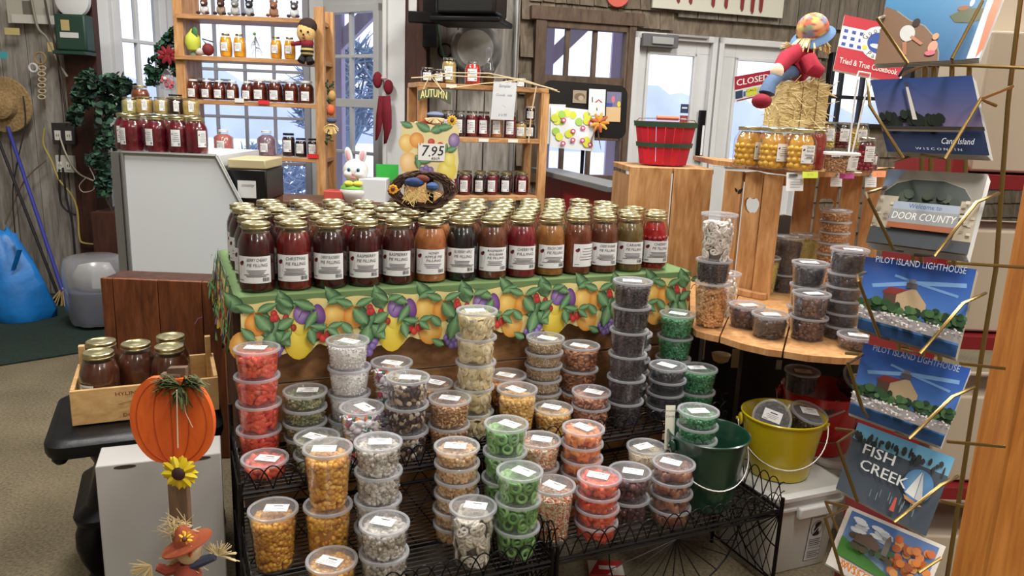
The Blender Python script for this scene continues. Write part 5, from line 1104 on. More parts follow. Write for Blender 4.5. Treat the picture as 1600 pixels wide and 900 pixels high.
# ================================================================== POSTCARD RACK AND POST
BRASS = mat('brass_wire', (150, 124, 76), .28, metal=1)
cr = thing('postcard_rack', 'tall brass wire rack of picture postcards at the edge of the shop aisle', 'rack', at(1560, 560, 1.22)*1); cr.location.z = 0; lc = local(cr)
def wire(pts, r=.0023, name='wire_loop'): MB().tube([lc(at(*p)) for p in pts], r, 7).build(name, BRASS, cr)
cards = [
 ('postcard', [(1366, 100), (1530, 92), (1583, -45), (1390, -30)], 1.08, 'beach', 'postcard of a person kneeling with a child on a beach, topmost pocket of the rack'),
 ('postcard', [(1386, 237), (1546, 243), (1519, 118), (1360, 125)], 1.06, 'cana', 'postcard of a white lighthouse at dusk above dark trees, second pocket of the rack'),
 ('postcard', [(1353, 379), (1511, 400), (1544, 272), (1387, 264)], 1.06, 'door', 'postcard of a stone-pillared county welcome sign, third pocket'),
 ('postcard', [(1339, 513), (1493, 559), (1526, 421), (1352, 401)], 1.05, 'pilot', 'postcard of an island lighthouse under blue sky, the upper of two alike'),
 ('postcard', [(1325, 645), (1470, 698), (1517, 576), (1350, 536)], 1.07, 'pilot', 'postcard of an island lighthouse under blue sky, the lower of two alike'),
 ('postcard', [(1306, 763), (1447, 838), (1492, 716), (1341, 660)], 1.09, 'fish', 'postcard with a white sailboat in a round blue moon, below the lighthouse cards'),
 ('postcard', [(1290, 880), (1432, 968), (1478, 854), (1326, 790)], 1.12, 'farm', 'white-bordered postcard of a green field and orange autumn tree, lowest pocket')]
def art(kind):
    P = Print(.00015); rg = random.Random(len(kind)*7)
    if kind == 'beach':
        P.rect(0, 0, 1, 1, (44, 100, 148), (86, 150, 196), ny=6); P.poly([(.0, .0), (.62, 0), (.6, .1), (.52, .28), (.4, .42), (.25, .5), (.12, .62), (.02, .68), (0, .66)], (128, 98, 76)); P.line([(.62, 0), (.6, .1), (.52, .28), (.4, .42), (.25, .5), (.12, .62)], .012, (150, 150, 140))
        P.poly([(.6, .52), (.72, .6), (.9, .58), (.95, .48), (.8, .42), (.66, .44)], (84, 92, 60)); P.ell(.7, .6, .05, .03, (150, 90, 50)); P.ell(.76, .66, .02, .05, (210, 214, 220))
        P.ell(.26, .34, .07, .1, (206, 208, 206), rot=.3); P.ell(.32, .46, .035, .05, (50, 34, 28)); P.line([(.3, .3), (.42, .2)], .03, (190, 130, 100)); P.line([(.25, .24), (.28, .08)], .04, (176, 120, 90)); P.ell(.53, .16, .045, .07, (220, 160, 136)); P.ell(.53, .28, .03, .04, (214, 160, 120)); P.ell(.52, .09, .05, .03, (214, 110, 130))
        P.rect(.88, 0, 1, 1, (222, 226, 230)); P.poly([(.96, 0), (1, .1), (1.0, 1), (.94, 1), (.93, .5)], (226, 120, 80)); P.ell(.3, .8, .08, .02, (40, 50, 60))
    if kind == 'cana':
        P.rect(0, 0, 1, 1, (40, 52, 84), (52, 72, 120), ny=2); P.rect(0, .3, 1, 1, (112, 96, 124), (40, 66, 124), ny=6); P.rect(0, 0, 1, .3, (30, 42, 72), (38, 50, 84), ny=3)
        for i in range(40): x = rg.uniform(.02, .62); P.ell(x, .38+rg.uniform(-.04, .12)*(1-abs(x-.3)), rg.uniform(.03, .06), rg.uniform(.04, .09), rg.choice([(18, 28, 22), (26, 38, 28), (14, 22, 20)]), n=8)
        P.poly([(.33, .42), (.375, .42), (.36, .86), (.335, .86)], (196, 190, 180)); P.rect(.33, .86, .365, .92, (60, 56, 60)); P.rect(0, .28, 1, .33, (44, 42, 40)); P.rect(0, .26, .8, .285, (96, 84, 70))
        P.text('Cana Island', .72, .14, .11, (214, 218, 226), shear=.35, sx=.62); P.text('W I S C O N S I N', .52, .035, .045, (190, 196, 206), sx=1.3)
    if kind == 'door':
        P.rect(0, 0, 1, 1, (150, 140, 128), (128, 122, 112), ny=3); P.poly([(.0, .7), (.02, 1), (.2, 1), (.1, .8)], (120, 136, 160)); P.poly([(.04, .3), (.04, .7), (.14, .82), (.3, .88), (.6, .88), (.82, .8), (.9, .68), (.9, .3)], (40, 52, 44)); P.line([(.04, .7), (.14, .82), (.3, .88), (.6, .88), (.82, .8), (.9, .68)], .01, (150, 150, 140))
        for i in range(30): P.ell(rg.uniform(.12, .84), rg.uniform(.42, .7), .05, .06, rg.choice([(28, 40, 30), (54, 66, 52), (40, 50, 36)]), n=8)
        P.rect(0, 0, 1, .24, (62, 66, 72)); P.rect(.0, .2, .2, .62, (170, 160, 142)); P.rect(.82, .14, 1.0, .62, (172, 160, 140))
        for i in range(26): P.rect(*(lambda x, y: (x, y, x+.04, y+.035))(rg.choice([rg.uniform(0, .16), rg.uniform(.83, .95)]), rg.uniform(.2, .58)), rg.choice([(150, 140, 124), (192, 182, 164), (134, 126, 112)]))
        P.rect(.17, .44, .82, .54, (150, 160, 176)); P.text('Welcome to', .49, .49, .085, (60, 90, 150), sx=.75); P.rect(.16, .27, .83, .44, (136, 138, 140)); P.text('DOOR COUNTY', .495, .355, .13, (226, 226, 222), width=.62, shear=.1); P.rect(.16, .2, .83, .27, (150, 84, 52))
    if kind == 'pilot':
        P.rect(0, 0, 1, 1, (98, 140, 196), (34, 74, 156), ny=6); P.line([(.1, .62), (.5, .74), (.95, .8)], .05, (120, 160, 210)); P.line([(.3, .8), (.6, .72), (.9, .66)], .03, (110, 150, 204)); P.rect(0, 0, 1, .13, (30, 62, 110), (44, 84, 130), ny=2)
        P.poly([(.34, .38), (.34, .56), (.5, .68), (.63, .5), (.63, .36)], (176, 152, 120)); P.poly([(.22, .4), (.22, .56), (.26, .6), (.34, .56), (.34, .38)], (86, 60, 50)); P.poly([(.2, .57), (.27, .64), (.44, .64), (.5, .68), (.34, .56), (.22, .555)], (130, 48, 44)); P.rect(.14, .38, .22, .46, (70, 84, 90)); P.rect(.42, .66, .52, .73, (80, 76, 84)); P.rect(.44, .73, .50, .78, (110, 110, 120))
        for i in range(90): x = rg.uniform(0, 1); P.ell(x, rg.uniform(.26, .42)*(1 if x < .3 else 1), rg.uniform(.03, .06), rg.uniform(.03, .06), rg.choice([(42, 72, 44), (58, 92, 54), (34, 56, 38), (76, 106, 66)]), n=8)
        P.rect(0, .12, 1, .25, (140, 134, 134))
        for i in range(120): P.ell(rg.uniform(0, 1), rg.uniform(.125, .25), rg.uniform(.008, .02), rg.uniform(.006, .014), rg.choice([(206, 200, 200), (170, 162, 164), (104, 96, 98), (222, 214, 212)]), n=6)
        P.text('PILOT ISLAND LIGHTHOUSE', .5, .87, .115, (168, 178, 196), width=.8)
    if kind == 'fish':
        P.rect(0, 0, 1, 1, (66, 74, 84), (74, 84, 96), ny=3); P.rect(0, .76, 1, 1, (120, 170, 196), (92, 158, 200), ny=2)
        for i in range(40): P.ell(rg.uniform(0, 1), .77+rg.uniform(-.02, .09), rg.uniform(.01, .03), rg.uniform(.02, .08), rg.choice([(44, 50, 54), (52, 56, 58)]), n=7)
        P.ell(.76, .5, .15, .2, (80, 130, 184), (120, 164, 200), n=24); P.poly([(.66, .36), (.765, .33), (.755, .68)], (226, 226, 224)); P.poly([(.77, .33), (.85, .32), (.765, .68)], (206, 208, 210)); P.poly([(.65, .33), (.86, .28), (.8, .25), (.68, .28)], (190, 140, 96))
        P.text('FISH', .3, .66, .2, (226, 228, 230), width=.33); P.text('FISH', .304, .66, .2, (226, 228, 230), width=.33); P.text('CREEK', .4, .45, .2, (226, 228, 230), width=.5); P.text('CREEK', .404, .45, .2, (226, 228, 230), width=.5)
        for i in range(14): P.rect(*(lambda x, y: (x, y, x+.008, y+.1))(rg.uniform(.3, .8), rg.uniform(.08, .2)), rg.choice([(110, 120, 130), (120, 130, 140)]))
        P.poly([(.57, .06), (.62, .06), (.61, .24), (.59, .24)], (180, 84, 70))
    if kind == 'farm':
        P.rect(0, 0, 1, 1, (214, 208, 200)); P.rect(.05, .22, .95, .95, (150, 170, 200), (74, 110, 170), ny=4)
        for i in range(16): P.ell(rg.uniform(.12, .5), rg.uniform(.68, .86), .07, .035, rg.choice([(196, 204, 214), (220, 224, 230)]), n=10)
        P.poly([(.05, .22), (.95, .22), (.6, .3), (.05, .52)], (70, 128, 52))
        for i in range(46): P.ell(rg.uniform(.56, .92), rg.uniform(.34, .82), .045, .055, rg.choice([(196, 96, 40), (214, 124, 52), (170, 84, 40), (222, 150, 80)]), n=8)
        for i in range(26): P.ell(rg.uniform(.1, .56), rg.uniform(.42, .6), .04, .05, rg.choice([(50, 62, 42), (76, 70, 50), (60, 84, 48)]), n=8)
        P.poly([(.16, .5), (.16, .6), (.3, .7), (.42, .6), (.42, .5)], (92, 72, 60)); P.poly([(.45, .5), (.45, .72), (.48, .8), (.51, .72), (.51, .5)], (110, 104, 100)); P.text('WISC', .24, .1, .17, (196, 110, 40), width=.3); P.text('WISCONSIN', .5, .1, .16, (196, 110, 40), width=.75)
    return P
for i, (nm, (bl, br, tr, tl), d, kind, lab) in enumerate(cards):
    C = quad([(*bl, d), (*br, d-.055), (*tr, d-.03), (*tl, d+.025)]); base = C[0].copy()
    nrm = (C[1]-C[0]).cross(C[3]-C[0]).normalized()
    t = thing('postcard', lab, 'postcard', base)
    fb = lambda u, v, h: (C[0]*(1-u)+C[1]*u)*(1-v)+(C[3]*(1-u)+C[2]*u)*v+nrm*h-base
    mb = MB(); mb.prism([(0, 0), (1, 0), (1, 1), (0, 1)], lambda u, v, h: fb(u, v, -h), .0006, 0, (222, 222, 220)); art(kind).emit(mb, fb); mb.build('front_card', PRINTG, t, smooth=0)
    dx = .035 if i in (1, 2, 3) else .02
    for k_ in range(1, 6 if i in (1, 2) else 4):
        mb = MB(); mb.prism([(0, 0), (1, 0), (1, 1), (0, 1)], lambda u, v, h: fb(u+dx*k_/4*(1 if i < 5 else .4), v-.004*k_, -h-.0028*k_), .0007, 0, (206, 204, 200) if i != 3 else (170, 160, 140)); mb.build('card_behind', PRINTG, t, smooth=0)
# rack wires
V = [(1597, -20, 1.16), (1575, 160, 1.16), (1556, 420, 1.18), (1520, 640, 1.2), (1480, 900, 1.22), (1470, 960, 1.22)]
wire(V, .0035, 'upright')
for pts in ([(1385, 24, 1.12), (1371, 30, 1.02), (1418, 98, 1.01), (1405, 118, 1.06), (1452, 98, 1.1), (1468, 96, 1.12)], [(1535, 2, 1.02), (1487, 92, 1.0), (1488, 97, 1.03)],
            [(1356, 125, 1.08), (1359, 165, 1.03), (1411, 247, 1.0), (1395, 252, 1.04), (1440, 240, 1.08)], [(1556, 165, 1.02), (1532, 155, 1.0), (1477, 248, .99), (1440, 242, 1.04)], [(1532, 155, 1.0), (1582, 135, 1.1)],
            [(1385, 292, 1.08), (1353, 302, 1.02), (1357, 310, 1.0), (1396, 390, 1.0), (1410, 392, 1.02)], [(1561, 302, 1.04), (1526, 316, 1.0), (1460, 400, .99), (1430, 398, 1.03)],
            [(1352, 426, 1.06), (1340, 431, 1.01), (1342, 440, .99), (1374, 526, .99), (1388, 530, 1.02)], [(1540, 458, 1.03), (1505, 474, .99), (1438, 552, .98), (1410, 544, 1.02)],
            [(1322, 552, 1.1), (1348, 554, 1.06), (1325, 568, 1.0), (1348, 640, 1.0), (1356, 652, 1.02)], [(1522, 605, 1.03), (1488, 620, 1.0), (1421, 685, .99), (1400, 676, 1.03)],
            [(1306, 670, 1.12), (1336, 674, 1.08), (1308, 692, 1.02), (1340, 784, 1.02)], [(1497, 744, 1.05), (1470, 758, 1.02), (1397, 816, 1.01)],
            [(1290, 784, 1.14), (1324, 792, 1.1), (1290, 810, 1.04), (1318, 905, 1.04)], [(1470, 872, 1.06), (1435, 895, 1.04)], [(1290, 784, 1.14), (1310, 830, 1.2)]):
    wire(pts)
for (x, y0, y1, d) in ((1441, 240, 268, 1.1), (1455, 240, 270, 1.1), (1482, 245, 268, 1.1), (1509, 243, 270, 1.1), (1428, 390, 405, 1.1), (1440, 392, 407, 1.1), (1491, 405, 418, 1.1), (1406, 535, 552, 1.1), (1418, 537, 556, 1.1), (1442, 548, 562, 1.1), (1469, 552, 570, 1.1), (1446, 96, 118, 1.12), (1460, 96, 118, 1.12), (1488, 96, 118, 1.12), (1515, 94, 118, 1.12)):
    wire([(x, y0-8, d+.01), (x-1, y1+6, d+.01)], .0035, 'back_wire')
for y0, xs in ((98, (1400, 1600)), (410, (1480, 1600)), (568, (1500, 1570)), (690, (1480, 1570)), (783, (1470, 1505))): wire([(xs[0], y0, 1.12), (xs[1], y0+8, 1.12)], .0025, 'cross_wire')
# timber post at the frame edge
a = at(1597, 420, 1.20); q = Vector((a.x+.082, a.y+.05, 0)); PO = wood('post_pine', (176, 104, 40), (216, 142, 66), (4, 4, .35), .5)
mb = MB(); mb.box((0, 0, CEIL/2), (.088, .088, CEIL), .0); struct(mb.build('trim_5', PO, bevel=.004, loc=q))
# boxes stacked on a shelf behind the rack
bx = thing('gift_shelf', 'low red shelving behind the postcard rack, seen between the wires and timber post', 'shelf', Vector((1.30, 1.84, 0))); RP = mat('red_paint_dull', (128, 20, 28), .5); CB = mat('cream_card', (190, 176, 156), .7, noise=.05, nscale=4)
for z in (.02, .42, .80, 1.17): MB().box((0, 0, z), (.66, .26, .03)).build('shelf_board', RP, bx)
for x in (-.33, .33): MB().box((x, 0, .62), (.03, .26, 1.2)).build('side_panel', RP, bx)
for i, (x, z, w, h, lab) in enumerate(((-.02, 1.19, .54, .30, 'large cream cardboard box on top of the red shelving'), (-.02, .82, .54, .24, 'cream box on the second shelf behind the county welcome postcard'), (-.02, .44, .5, .22, 'cream box on the lower shelf behind the lighthouse postcards'), (-.02, .04, .5, .25, 'cream box on the lowest shelf behind the sailboat postcard'), (.06, 1.5, .5, .25, 'cream box on top of another at the upper edge behind the rack'))):
    o = MB().box((0, 0, h/2), (w, .2, h)).build('cardboard_box', CB, None, bevel=.006, loc=Vector((1.30+x, 1.84, z+(.0 if z != 1.5 else -.008)))); tag(o, lab, 'box')
# cookbook on an easel
ck = at(1350, 80, 2.62); t = thing('cookbook', 'red and white cookbook with a goose emblem standing behind the postcards', 'book', ck)
C = quad([(1302, 108, 2.62), (1404, 130, 2.56), (1425, 45, 2.56), (1320, 23, 2.62)]); nrm = (C[1]-C[0]).cross(C[3]-C[0]).normalized(); fb = lambda u, v, h: (C[0]*(1-u)+C[1]*u)*(1-v)+(C[3]*(1-u)+C[2]*u)*v+nrm*h-ck
mb = MB(); mb.prism([(0, 0), (1, 0), (1, 1), (0, 1)], lambda u, v, h: fb(u, v, -h), .02, 0, (226, 226, 226)); P = Print(.0003); P.rect(0, 0, 1, 1, (176, 22, 42)); P.rect(0, .42, .5, .8, (206, 212, 226))
for i in range(3):
    for j in range(4): P.rect(.04+.12*j, .45+.12*i, .10+.12*j, .51+.12*i, (50, 70, 150)); P.l -= 1
P.l += 1
P.ell(.58, .62, .27, .30, (232, 232, 228), n=28); P.ell(.58, .62, .17, .19, (34, 70, 150), n=24); P.ell(.62, .62, .045, .15, (236, 236, 236), rot=-.15); P.ell(.56, .56, .1, .04, (236, 236, 236)); P.ell(.39, .5, .035, .04, (230, 200, 60))
for ch, x, y, r_ in (('G', .37, .68, 1.0), ('o', .42, .76, .7), ('o', .49, .825, .4), ('s', .56, .85, .1), ('e', .63, .85, -.15), ('P', .47, .40, -.5), ('a', .54, .375, -.2), ('t', .6, .365, 0), ('c', .66, .375, .2), ('h', .72, .40, .4)): P.text(ch, x, y, .13, (20, 20, 24), rot=r_, sx=.8)
P.text('Tried & True Cookbook', .5, .17, .15, (236, 230, 224), width=.88); mb2 = mb; P.emit(mb, fb); mb.build('cover', PRINT, t, smooth=0)
mb = MB(); L_ = lambda x, y, d: at(x, y, d)-ck; ft = at(1338, 200, 2.56); ft.z = SZ2+.003
mb.tube([L_(1338, 122, 2.5), L_(1342, 112, 2.5), L_(1360, 115, 2.5), L_(1358, 126, 2.5)], .003, 6); mb.tube([L_(1341, 124, 2.5), L_(1336, 150, 2.52), ft-ck+Vector((0, .03, 0))], .003, 6); mb.tube([L_(1358, 126, 2.5), L_(1362, 130, 2.60), L_(1352, 150, 2.62), ft-ck+Vector((.03, .09, 0))], .003, 6); mb.tube([ft-ck+Vector((-.03, .03, 0)), ft-ck+Vector((.05, .03, 0)), ft-ck+Vector((.03, .1, 0)), ft-ck+Vector((-.03, .03, 0))], .003, 6); mb.build('easel_wire', mat('white_wire', (220, 220, 220), .4), t)
# ================================================================== LEFT WINDOW SHELF UNIT
YS = 4.35
def S_(px, py, Y=YS): return ony(px, py, Y)
zsh = [S_(400, 27).z, S_(400, 91).z, S_(400, 159).z, S_(400, 243).z, S_(400, 345).z]
xl_, xr_ = S_(283, 90).x, S_(502, 100).x
su = thing('window_shelf_unit', 'pine shelf unit of honey and jam jars standing in front of the bay window', 'shelf unit', Vector(((xl_+xr_)/2, YS, 0))); lc = local(su)
ztop = S_(283, -40).z
MB().box(lc(Vector((xl_, YS+.1, ztop/2))), (.05, .24, ztop)).build('upright', PINE, su, bevel=.002)
zt2 = S_(500, 12).z
for x in (xr_, ): MB().box(lc(Vector((x, YS-.02, zt2/2))), (.05, .045, zt2)).build('upright', PINE, su, bevel=.002)
MB().box(lc(Vector((xr_, YS+.2, zt2/2))), (.05, .045, zt2)).build('upright', PINE, su, bevel=.002)
for i, z in enumerate(zsh): MB().box(lc(Vector(((xl_+xr_)/2, YS+.09, z-.012))), (xr_-xl_+(.04 if i else 0), .26, .024)).build('shelf_board', PINEH, su, bevel=.002)
def sj(px, si, text_, Y=YS+.02, up=0, **kw):
    q = S_(px, 100, Y); z = zsh[si]+.001; v = ray(px, 90+70*si); q = Vector((v.x/v.y*Y, Y, z+up)); return jar(q, text_, **kw)
SM = dict(n=16, lid='white')
for i, px in enumerate((357, 378)): sj(px, 1, 'golden honey bottle on the window shelf, %s of the left pair' % NTH[i], kind='honey', r=.034, h=.125, flavor='honey', name='honey_bottle', cat='bottle', group='honey bottles', lab=(.25, .6, 1.1), lid='gold', n=16)
for i, px in enumerate((434, 455)): sj(px, 1, 'golden honey bottle near the bee doll, %s' % ('first of two' if i == 0 else 'touching its hand'), kind='honey', r=.032, h=.118, flavor='honey', name='honey_bottle', cat='bottle', group='honey bottles', lab=(.25, .6, 1.1), lid='gold', n=16)
xs = (307, 328, 347, 367, 390, 409, 433, 457, 481)
for i, px in enumerate(xs): sj(px, 2, 'dark honey jar, %s from the left on the third window shelf' % NTH[i], kind='honey' if i < 5 else 'quart', r=.036 if i < 5 else .041, h=.108 if i < 5 else .122, flavor='darkhoney', name='dark_honey_jar', group='dark honey jars', lab=(.12, .52, 1.1), **SM)
for i, px in enumerate((318, 338, 357, 399, 420, 444, 468)): sj(px, 2, 'dark honey jar in the rear line of the third window shelf, %s' % NTH[i], Y=YS+.12, kind='quart', r=.036, h=.118, flavor='darkhoney', name='dark_honey_jar', group='rear dark honey jars', lab=(.12, .52, 1.1), **SM)
sj(353, 3, 'pink jelly bottle with a white cap alone on the fourth window shelf', kind='flask', r=.052, h=.135, flavor='pinkjelly', name='jelly_bottle', cat='bottle', lab=(.2, .55, .8), **SM)
sj(419, 3, 'mauve jelly bottle with a white cap on the fourth window shelf', kind='flask', r=.052, h=.14, flavor='mauvejelly', name='jelly_bottle', cat='bottle', lab=(.15, .5, .8), **SM)
for i, (px, h, r_) in enumerate(((453, .13, .036), (472, .105, .033), (491, .105, .033))): sj(px, 3, 'dark jam jar with a kraft label, %s of three by the shelf upright' % NTH[i], kind='pint', r=r_, h=h, flavor='darkjam', name='dark_jam_jar', lid='dark', lab=(.2, .7, 1.3), n=16, group='dark jam jars')
for i, (px, Y, f) in enumerate(((371, YS+.0, 'mauvejelly'), (423, YS+.1, 'pinkjelly'), (462, YS+.0, 'pinkjelly'), (497, YS-.12, 'salsa'))):
    q = S_(px, 330, Y); jar(Vector((q.x, Y, zsh[4]+.001)), '%s bottle on the lowest window shelf, %s from the left' % ({'mauvejelly': 'hazy mauve', 'pinkjelly': 'hazy pink', 'salsa': 'dark orange'}[f], NTH[i]), kind='flask' if f != 'salsa' else 'quart', r=.062 if i != 3 else .042, h=.16 if i != 3 else .13, flavor=f, name='jelly_bottle', cat='bottle', lab=(.15, .5, .7), **SM)
for (px, py, c, w) in ((374, 157, (220, 220, 215), .05), (412, 160, (206, 40, 50), .06), (489, 244, (216, 40, 40), .06)):
    q = S_(px, py, YS-.045); mb = MB(); mb.box((0, 0, 0), (w, .002, .022), None, 0, c); o = mb.build('shelf_price_tag', PRINT, None, loc=q); tag(o, {374: 'white price tag on the third window shelf edge', 412: 'red price tag on the third window shelf edge', 489: 'red price tag at the end of the fourth window shelf'}[px], 'tag')
# ornaments on the shelves
def shelf_pt(px, si, Y=YS): v = ray(px, 30+65*si); return Vector((v.x/v.y*Y, Y, zsh[si]+.001))
p = shelf_pt(303, 1); t = thing('lemon_ornament', 'yellow-green lemon shaped ornament at the left end of the second window shelf', 'ornament', p)
mb = MB(); mb.lathe([(.004, .02), (.03, .03), (.042, .065), (.036, .1), (.016, .125), (.006, .14)], 16, 0, (190, 196, 70)); mb.build('lemon', PAINT, t); mb = MB(); mb.lathe([(.02, 0), (.018, .01), (.008, .022)], 12, 0, (90, 110, 90)); mb.leafs = 0; mb.build('base', PAINT, t)
mb = MB(); mb.ball((.02, -.02, .12), (.018, .006, .03), 8, 0, (60, 110, 60)); mb.build('leaf', PAINT, t)
p = shelf_pt(326, 1); t = thing('apple_ornament', 'dark red and white apple ornament beside the lemon', 'ornament', p); MB().ball((0, 0, .035), (.032, .03, .034), 12, 0, (110, 30, 34)).build('apple', PAINT, t); MB().ball((-.04, 0, .022), (.035, .02, .02), 10, 0, (190, 186, 184)).build('slice', PAINT, t); MB().tube([(-.01, 0, .065), (-.03, 0, .09), (.03, 0, .075)], .004, 6, 0, (40, 50, 36)).build('stalk', PAINT, t)
p = shelf_pt(400, 1); t = thing('wire_tree', 'small silver wire tree ornament between the honey bottles', 'ornament', p); mb = MB(); rg = random.Random(8)
for k in range(26): a = rg.uniform(0, 6.28); z = rg.uniform(.02, .1); r0 = .05*(1-z/.13); mb.tube([(0, 0, z+.015), (r0*.6*math.cos(a), r0*.6*math.sin(a), z+.012), (r0*math.cos(a), r0*math.sin(a), z-.01)], .0014, 4, 0, (150, 154, 150))
mb.tube([(0, 0, 0), (0, 0, .13)], .002, 5, 0, (120, 124, 120)); mb.build('wire_branches', PAINT, t); MB().ball((0, -.01, .125), .009, 8, 0, (90, 130, 50)).build('bird', PAINT, t)
for i, (px, c, c2) in enumerate(((320, (90, 50, 40), (200, 200, 205)), (346, (60, 36, 30), (150, 130, 110)), (368, (120, 124, 122), (180, 180, 180)), (390, (40, 36, 38), (170, 176, 184)), (428, (128, 78, 56), (150, 110, 84)), (460, (70, 60, 66), (200, 204, 210)))):
    p = shelf_pt(px, 0); t = thing('plush_critter', 'tiny %s plush critter, %s along the top window shelf' % (('brown-headed', 'dark brown', 'grey', 'black-faced', 'tan reindeer', 'dark-hooded')[i], NTH[i]), 'toy', p, 0, None)
    MB().ball((0, 0, .03), (.026, .02, .03), 10, 0, c2).build('body', CLOTH, t); mb = MB(); mb.ball((.004, -.012, .062), .021, 10, 0, c); mb.ball((.004, -.03, .058), (.009, .006, .007), 8, 0, c2); mb.build('head', CLOTH, t)
    for s_ in (-1, 1): MB().ball((.004+s_*.016, -.01, .082), (.007, .004, .010), 6, 0, c).build('ear', CLOTH, t); MB().ball((s_*.024, -.022, .01), (.012, .016, .009), 8, 0, c).build('foot', CLOTH, t)
# bee doll
bp_ = S_(480, 70, YS-.10); t = thing('bee_doll', 'plush bee doll with a yellow face and striped trousers hanging on the shelf upright', 'doll', bp_); B = lambda x, y: S_(x, y, YS-.10)-bp_
MB().ball(B(478, 51), (.05, .035, .056), 16, 0, (206, 170, 110)).build('head', CLOTH, t); MB().ball(B(480, 41)+Vector((0, .01, 0)), (.051, .04, .045), 14, 0, (50, 32, 30)).build('hood', CLOTH, t)
mb = MB()
for x, y in ((473, 49), (484, 51)): mb.ball(B(x, y)+Vector((0, -.036, 0)), .006, 8, 0, (20, 16, 18))
mb.ball(B(477, 55)+Vector((0, -.038, 0)), .006, 8, 0, (60, 30, 20)); mb.ball(B(477, 60)+Vector((0, -.034, 0)), (.01, .004, .004), 8, 0, (150, 40, 40)); mb.build('face', CLOTH, t)
MB().ball(B(480, 68), (.036, .03, .03), 12, 0, (128, 22, 40)).build('shirt', CLOTH, t)
MB().tube([B(470, 67), B(455, 69)], [.013, .01], 8, 0, (128, 22, 40)).build('arm', CLOTH, t)
mb = MB()
for i in range(5): mb.lathe([(.03+.006*math.sin(i), .006), (.034, 0), (.03+.006*math.sin(i), -.006)], 14, 0, (26, 22, 24) if i % 2 == 0 else (206, 180, 110), B(480, 74+i*3.2))
mb.build('striped_trousers', CLOTH, t)
for x, y in ((472, 97), (487, 99)): MB().tube([B(480 if x > 480 else 476, 84), B(x, y)+Vector((0, -.02, 0))], [.016, .022], 10, 0, (24, 20, 24)).build('boot', CLOTH, t)
# scarecrow hanging on the post, small garland
hp = S_(519, 190, YS-.1); t = thing('hanging_scarecrow', 'small straw-haired scarecrow hanging by greenery on the right shelf upright', 'doll', hp); B = lambda x, y: S_(x, y, YS-.1)-hp; rg = random.Random(3)
MB().ball(B(519, 150), (.022, .02, .03), 10, 0, (176, 138, 84)).build('hat', CLOTH, t); MB().ball(B(517, 172), (.022, .02, .03), 10, 0, (206, 96, 56)).build('collar', CLOTH, t)
MB().ball(B(518, 188), (.03, .02, .016), 10, 0, (76, 84, 110)).build('cap', CLOTH, t)
mb = MB()
for k in range(40): a = rg.uniform(0, 6.28); mb.tube([B(518, 192), B(518, 197)+Vector((.04*math.cos(a), -.01, -.02+.025*math.sin(a)))], .003, 4, 0, rg.choice([(220, 196, 140), (196, 166, 106)]))
mb.build('straw_hair', PAINT, t)
mb = MB()
for k in range(30): q = B(515+rg.uniform(-6, 6), rg.choice([rg.uniform(125, 160), rg.uniform(200, 232)])); mb.ball(q, (.016, .004, .009), 6, 0, rg.choice([(50, 74, 50), (36, 60, 44)]), rrot(rg))
mb.build('leaves', PAINT, t)
# red velvet bow
bq = ony(600, 140, 4.85); t = thing('red_bow', 'red velvet bow with long tails pinned to the white column', 'bow', bq); VR = mat('red_velvet', (112, 12, 34), .85); B = lambda x, y, o=0: ony(x, y, 4.85-o)-bq
def strip(name, L_, R_, par, mt, off=0):
    mb = MB(); vs = []
    for (a, b) in zip(L_, R_): vs += [B(*a, off), B(*b, off+.01)]
    mb.add(vs, [(2*i, 2*i+1, 2*i+3, 2*i+2) for i in range(len(L_)-1)]); return mb.build(name, mt, par, solid=.004)
strip('ribbon_tail', [(592, 150), (588, 180), (587, 205), (587, 220)], [(603, 150), (600, 180), (595, 205), (590, 218)], t, VR, .02); strip('ribbon_tail', [(598, 150), (597, 180), (600, 205), (600, 225)], [(610, 150), (612, 175), (612, 200), (604, 224)], t, VR, .03)
for (a, b) in (((590, 125), (.03, .02, .05)), ((607, 136), (.03, .02, .045))): MB().ball(B(*a, .03), b, 12).build('bow_loop', VR, t)
MB().ball(B(600, 122, .04), (.02, .012, .012), 8).build('knot', mat('pale_tie', (206, 170, 176), .6), t)

# ================================================================== WHITE COOLER CASE
Yc = 3.30
def C_(px, py, Y=Yc): return ony(px, py, Y)
cs = thing('cooler_case', 'white-sided cooler case with a slanted front edge behind the pie filling jars', 'case', Vector((C_(265, 300).x, Yc, 0))); lc = local(cs)
out = [(193, 238), (338, 240), (377, 318), (377, 470), (377, 560), (204, 560), (204, 440)]
pts = []
for x, y in out: q = C_(x, y); pts.append((q.x, max(.0, q.z)))
xL = C_(196, 300).x; pts = [(xL, pts[0][1]), (pts[1][0], pts[0][1]), (pts[2][0], pts[2][1]), (pts[2][0]+.01, .02), (xL, .02)]
cz = pts[0][1]
MB().prism([pts[0], pts[1], (pts[1][0], .02), pts[4]], lambda u, v, h: lc(Vector((u, Yc+.006+h, v))), .54).build('cabinet_box', mat('cooler_white', (216, 222, 226), .35), cs)
mb = MB(); mb.prism(pts, lambda u, v, h: lc(Vector((u, Yc+h, v))), .025); mb.build('end_panel', mat('cooler_white', (216, 222, 226), .35), cs, bevel=.004)
AL = mat('aluminium_edge', (150, 152, 150), .35, metal=.7)
mb = MB()
for a, b in ((pts[4], pts[0]), (pts[0], pts[1]), (pts[1], pts[2])): mb.tube([lc(Vector((a[0], Yc-.004, a[1]))), lc(Vector((b[0], Yc-.004, b[1])))], .008, 6)
mb.box(lc(Vector((xL-.035, Yc+.02, cz/2))), (.035, .04, cz)); mb.build('edge_trim', AL, cs)
def top_px(px, Y): v = ray(px, 235); return Vector((v.x/v.y*Y, Y, cz+.001))
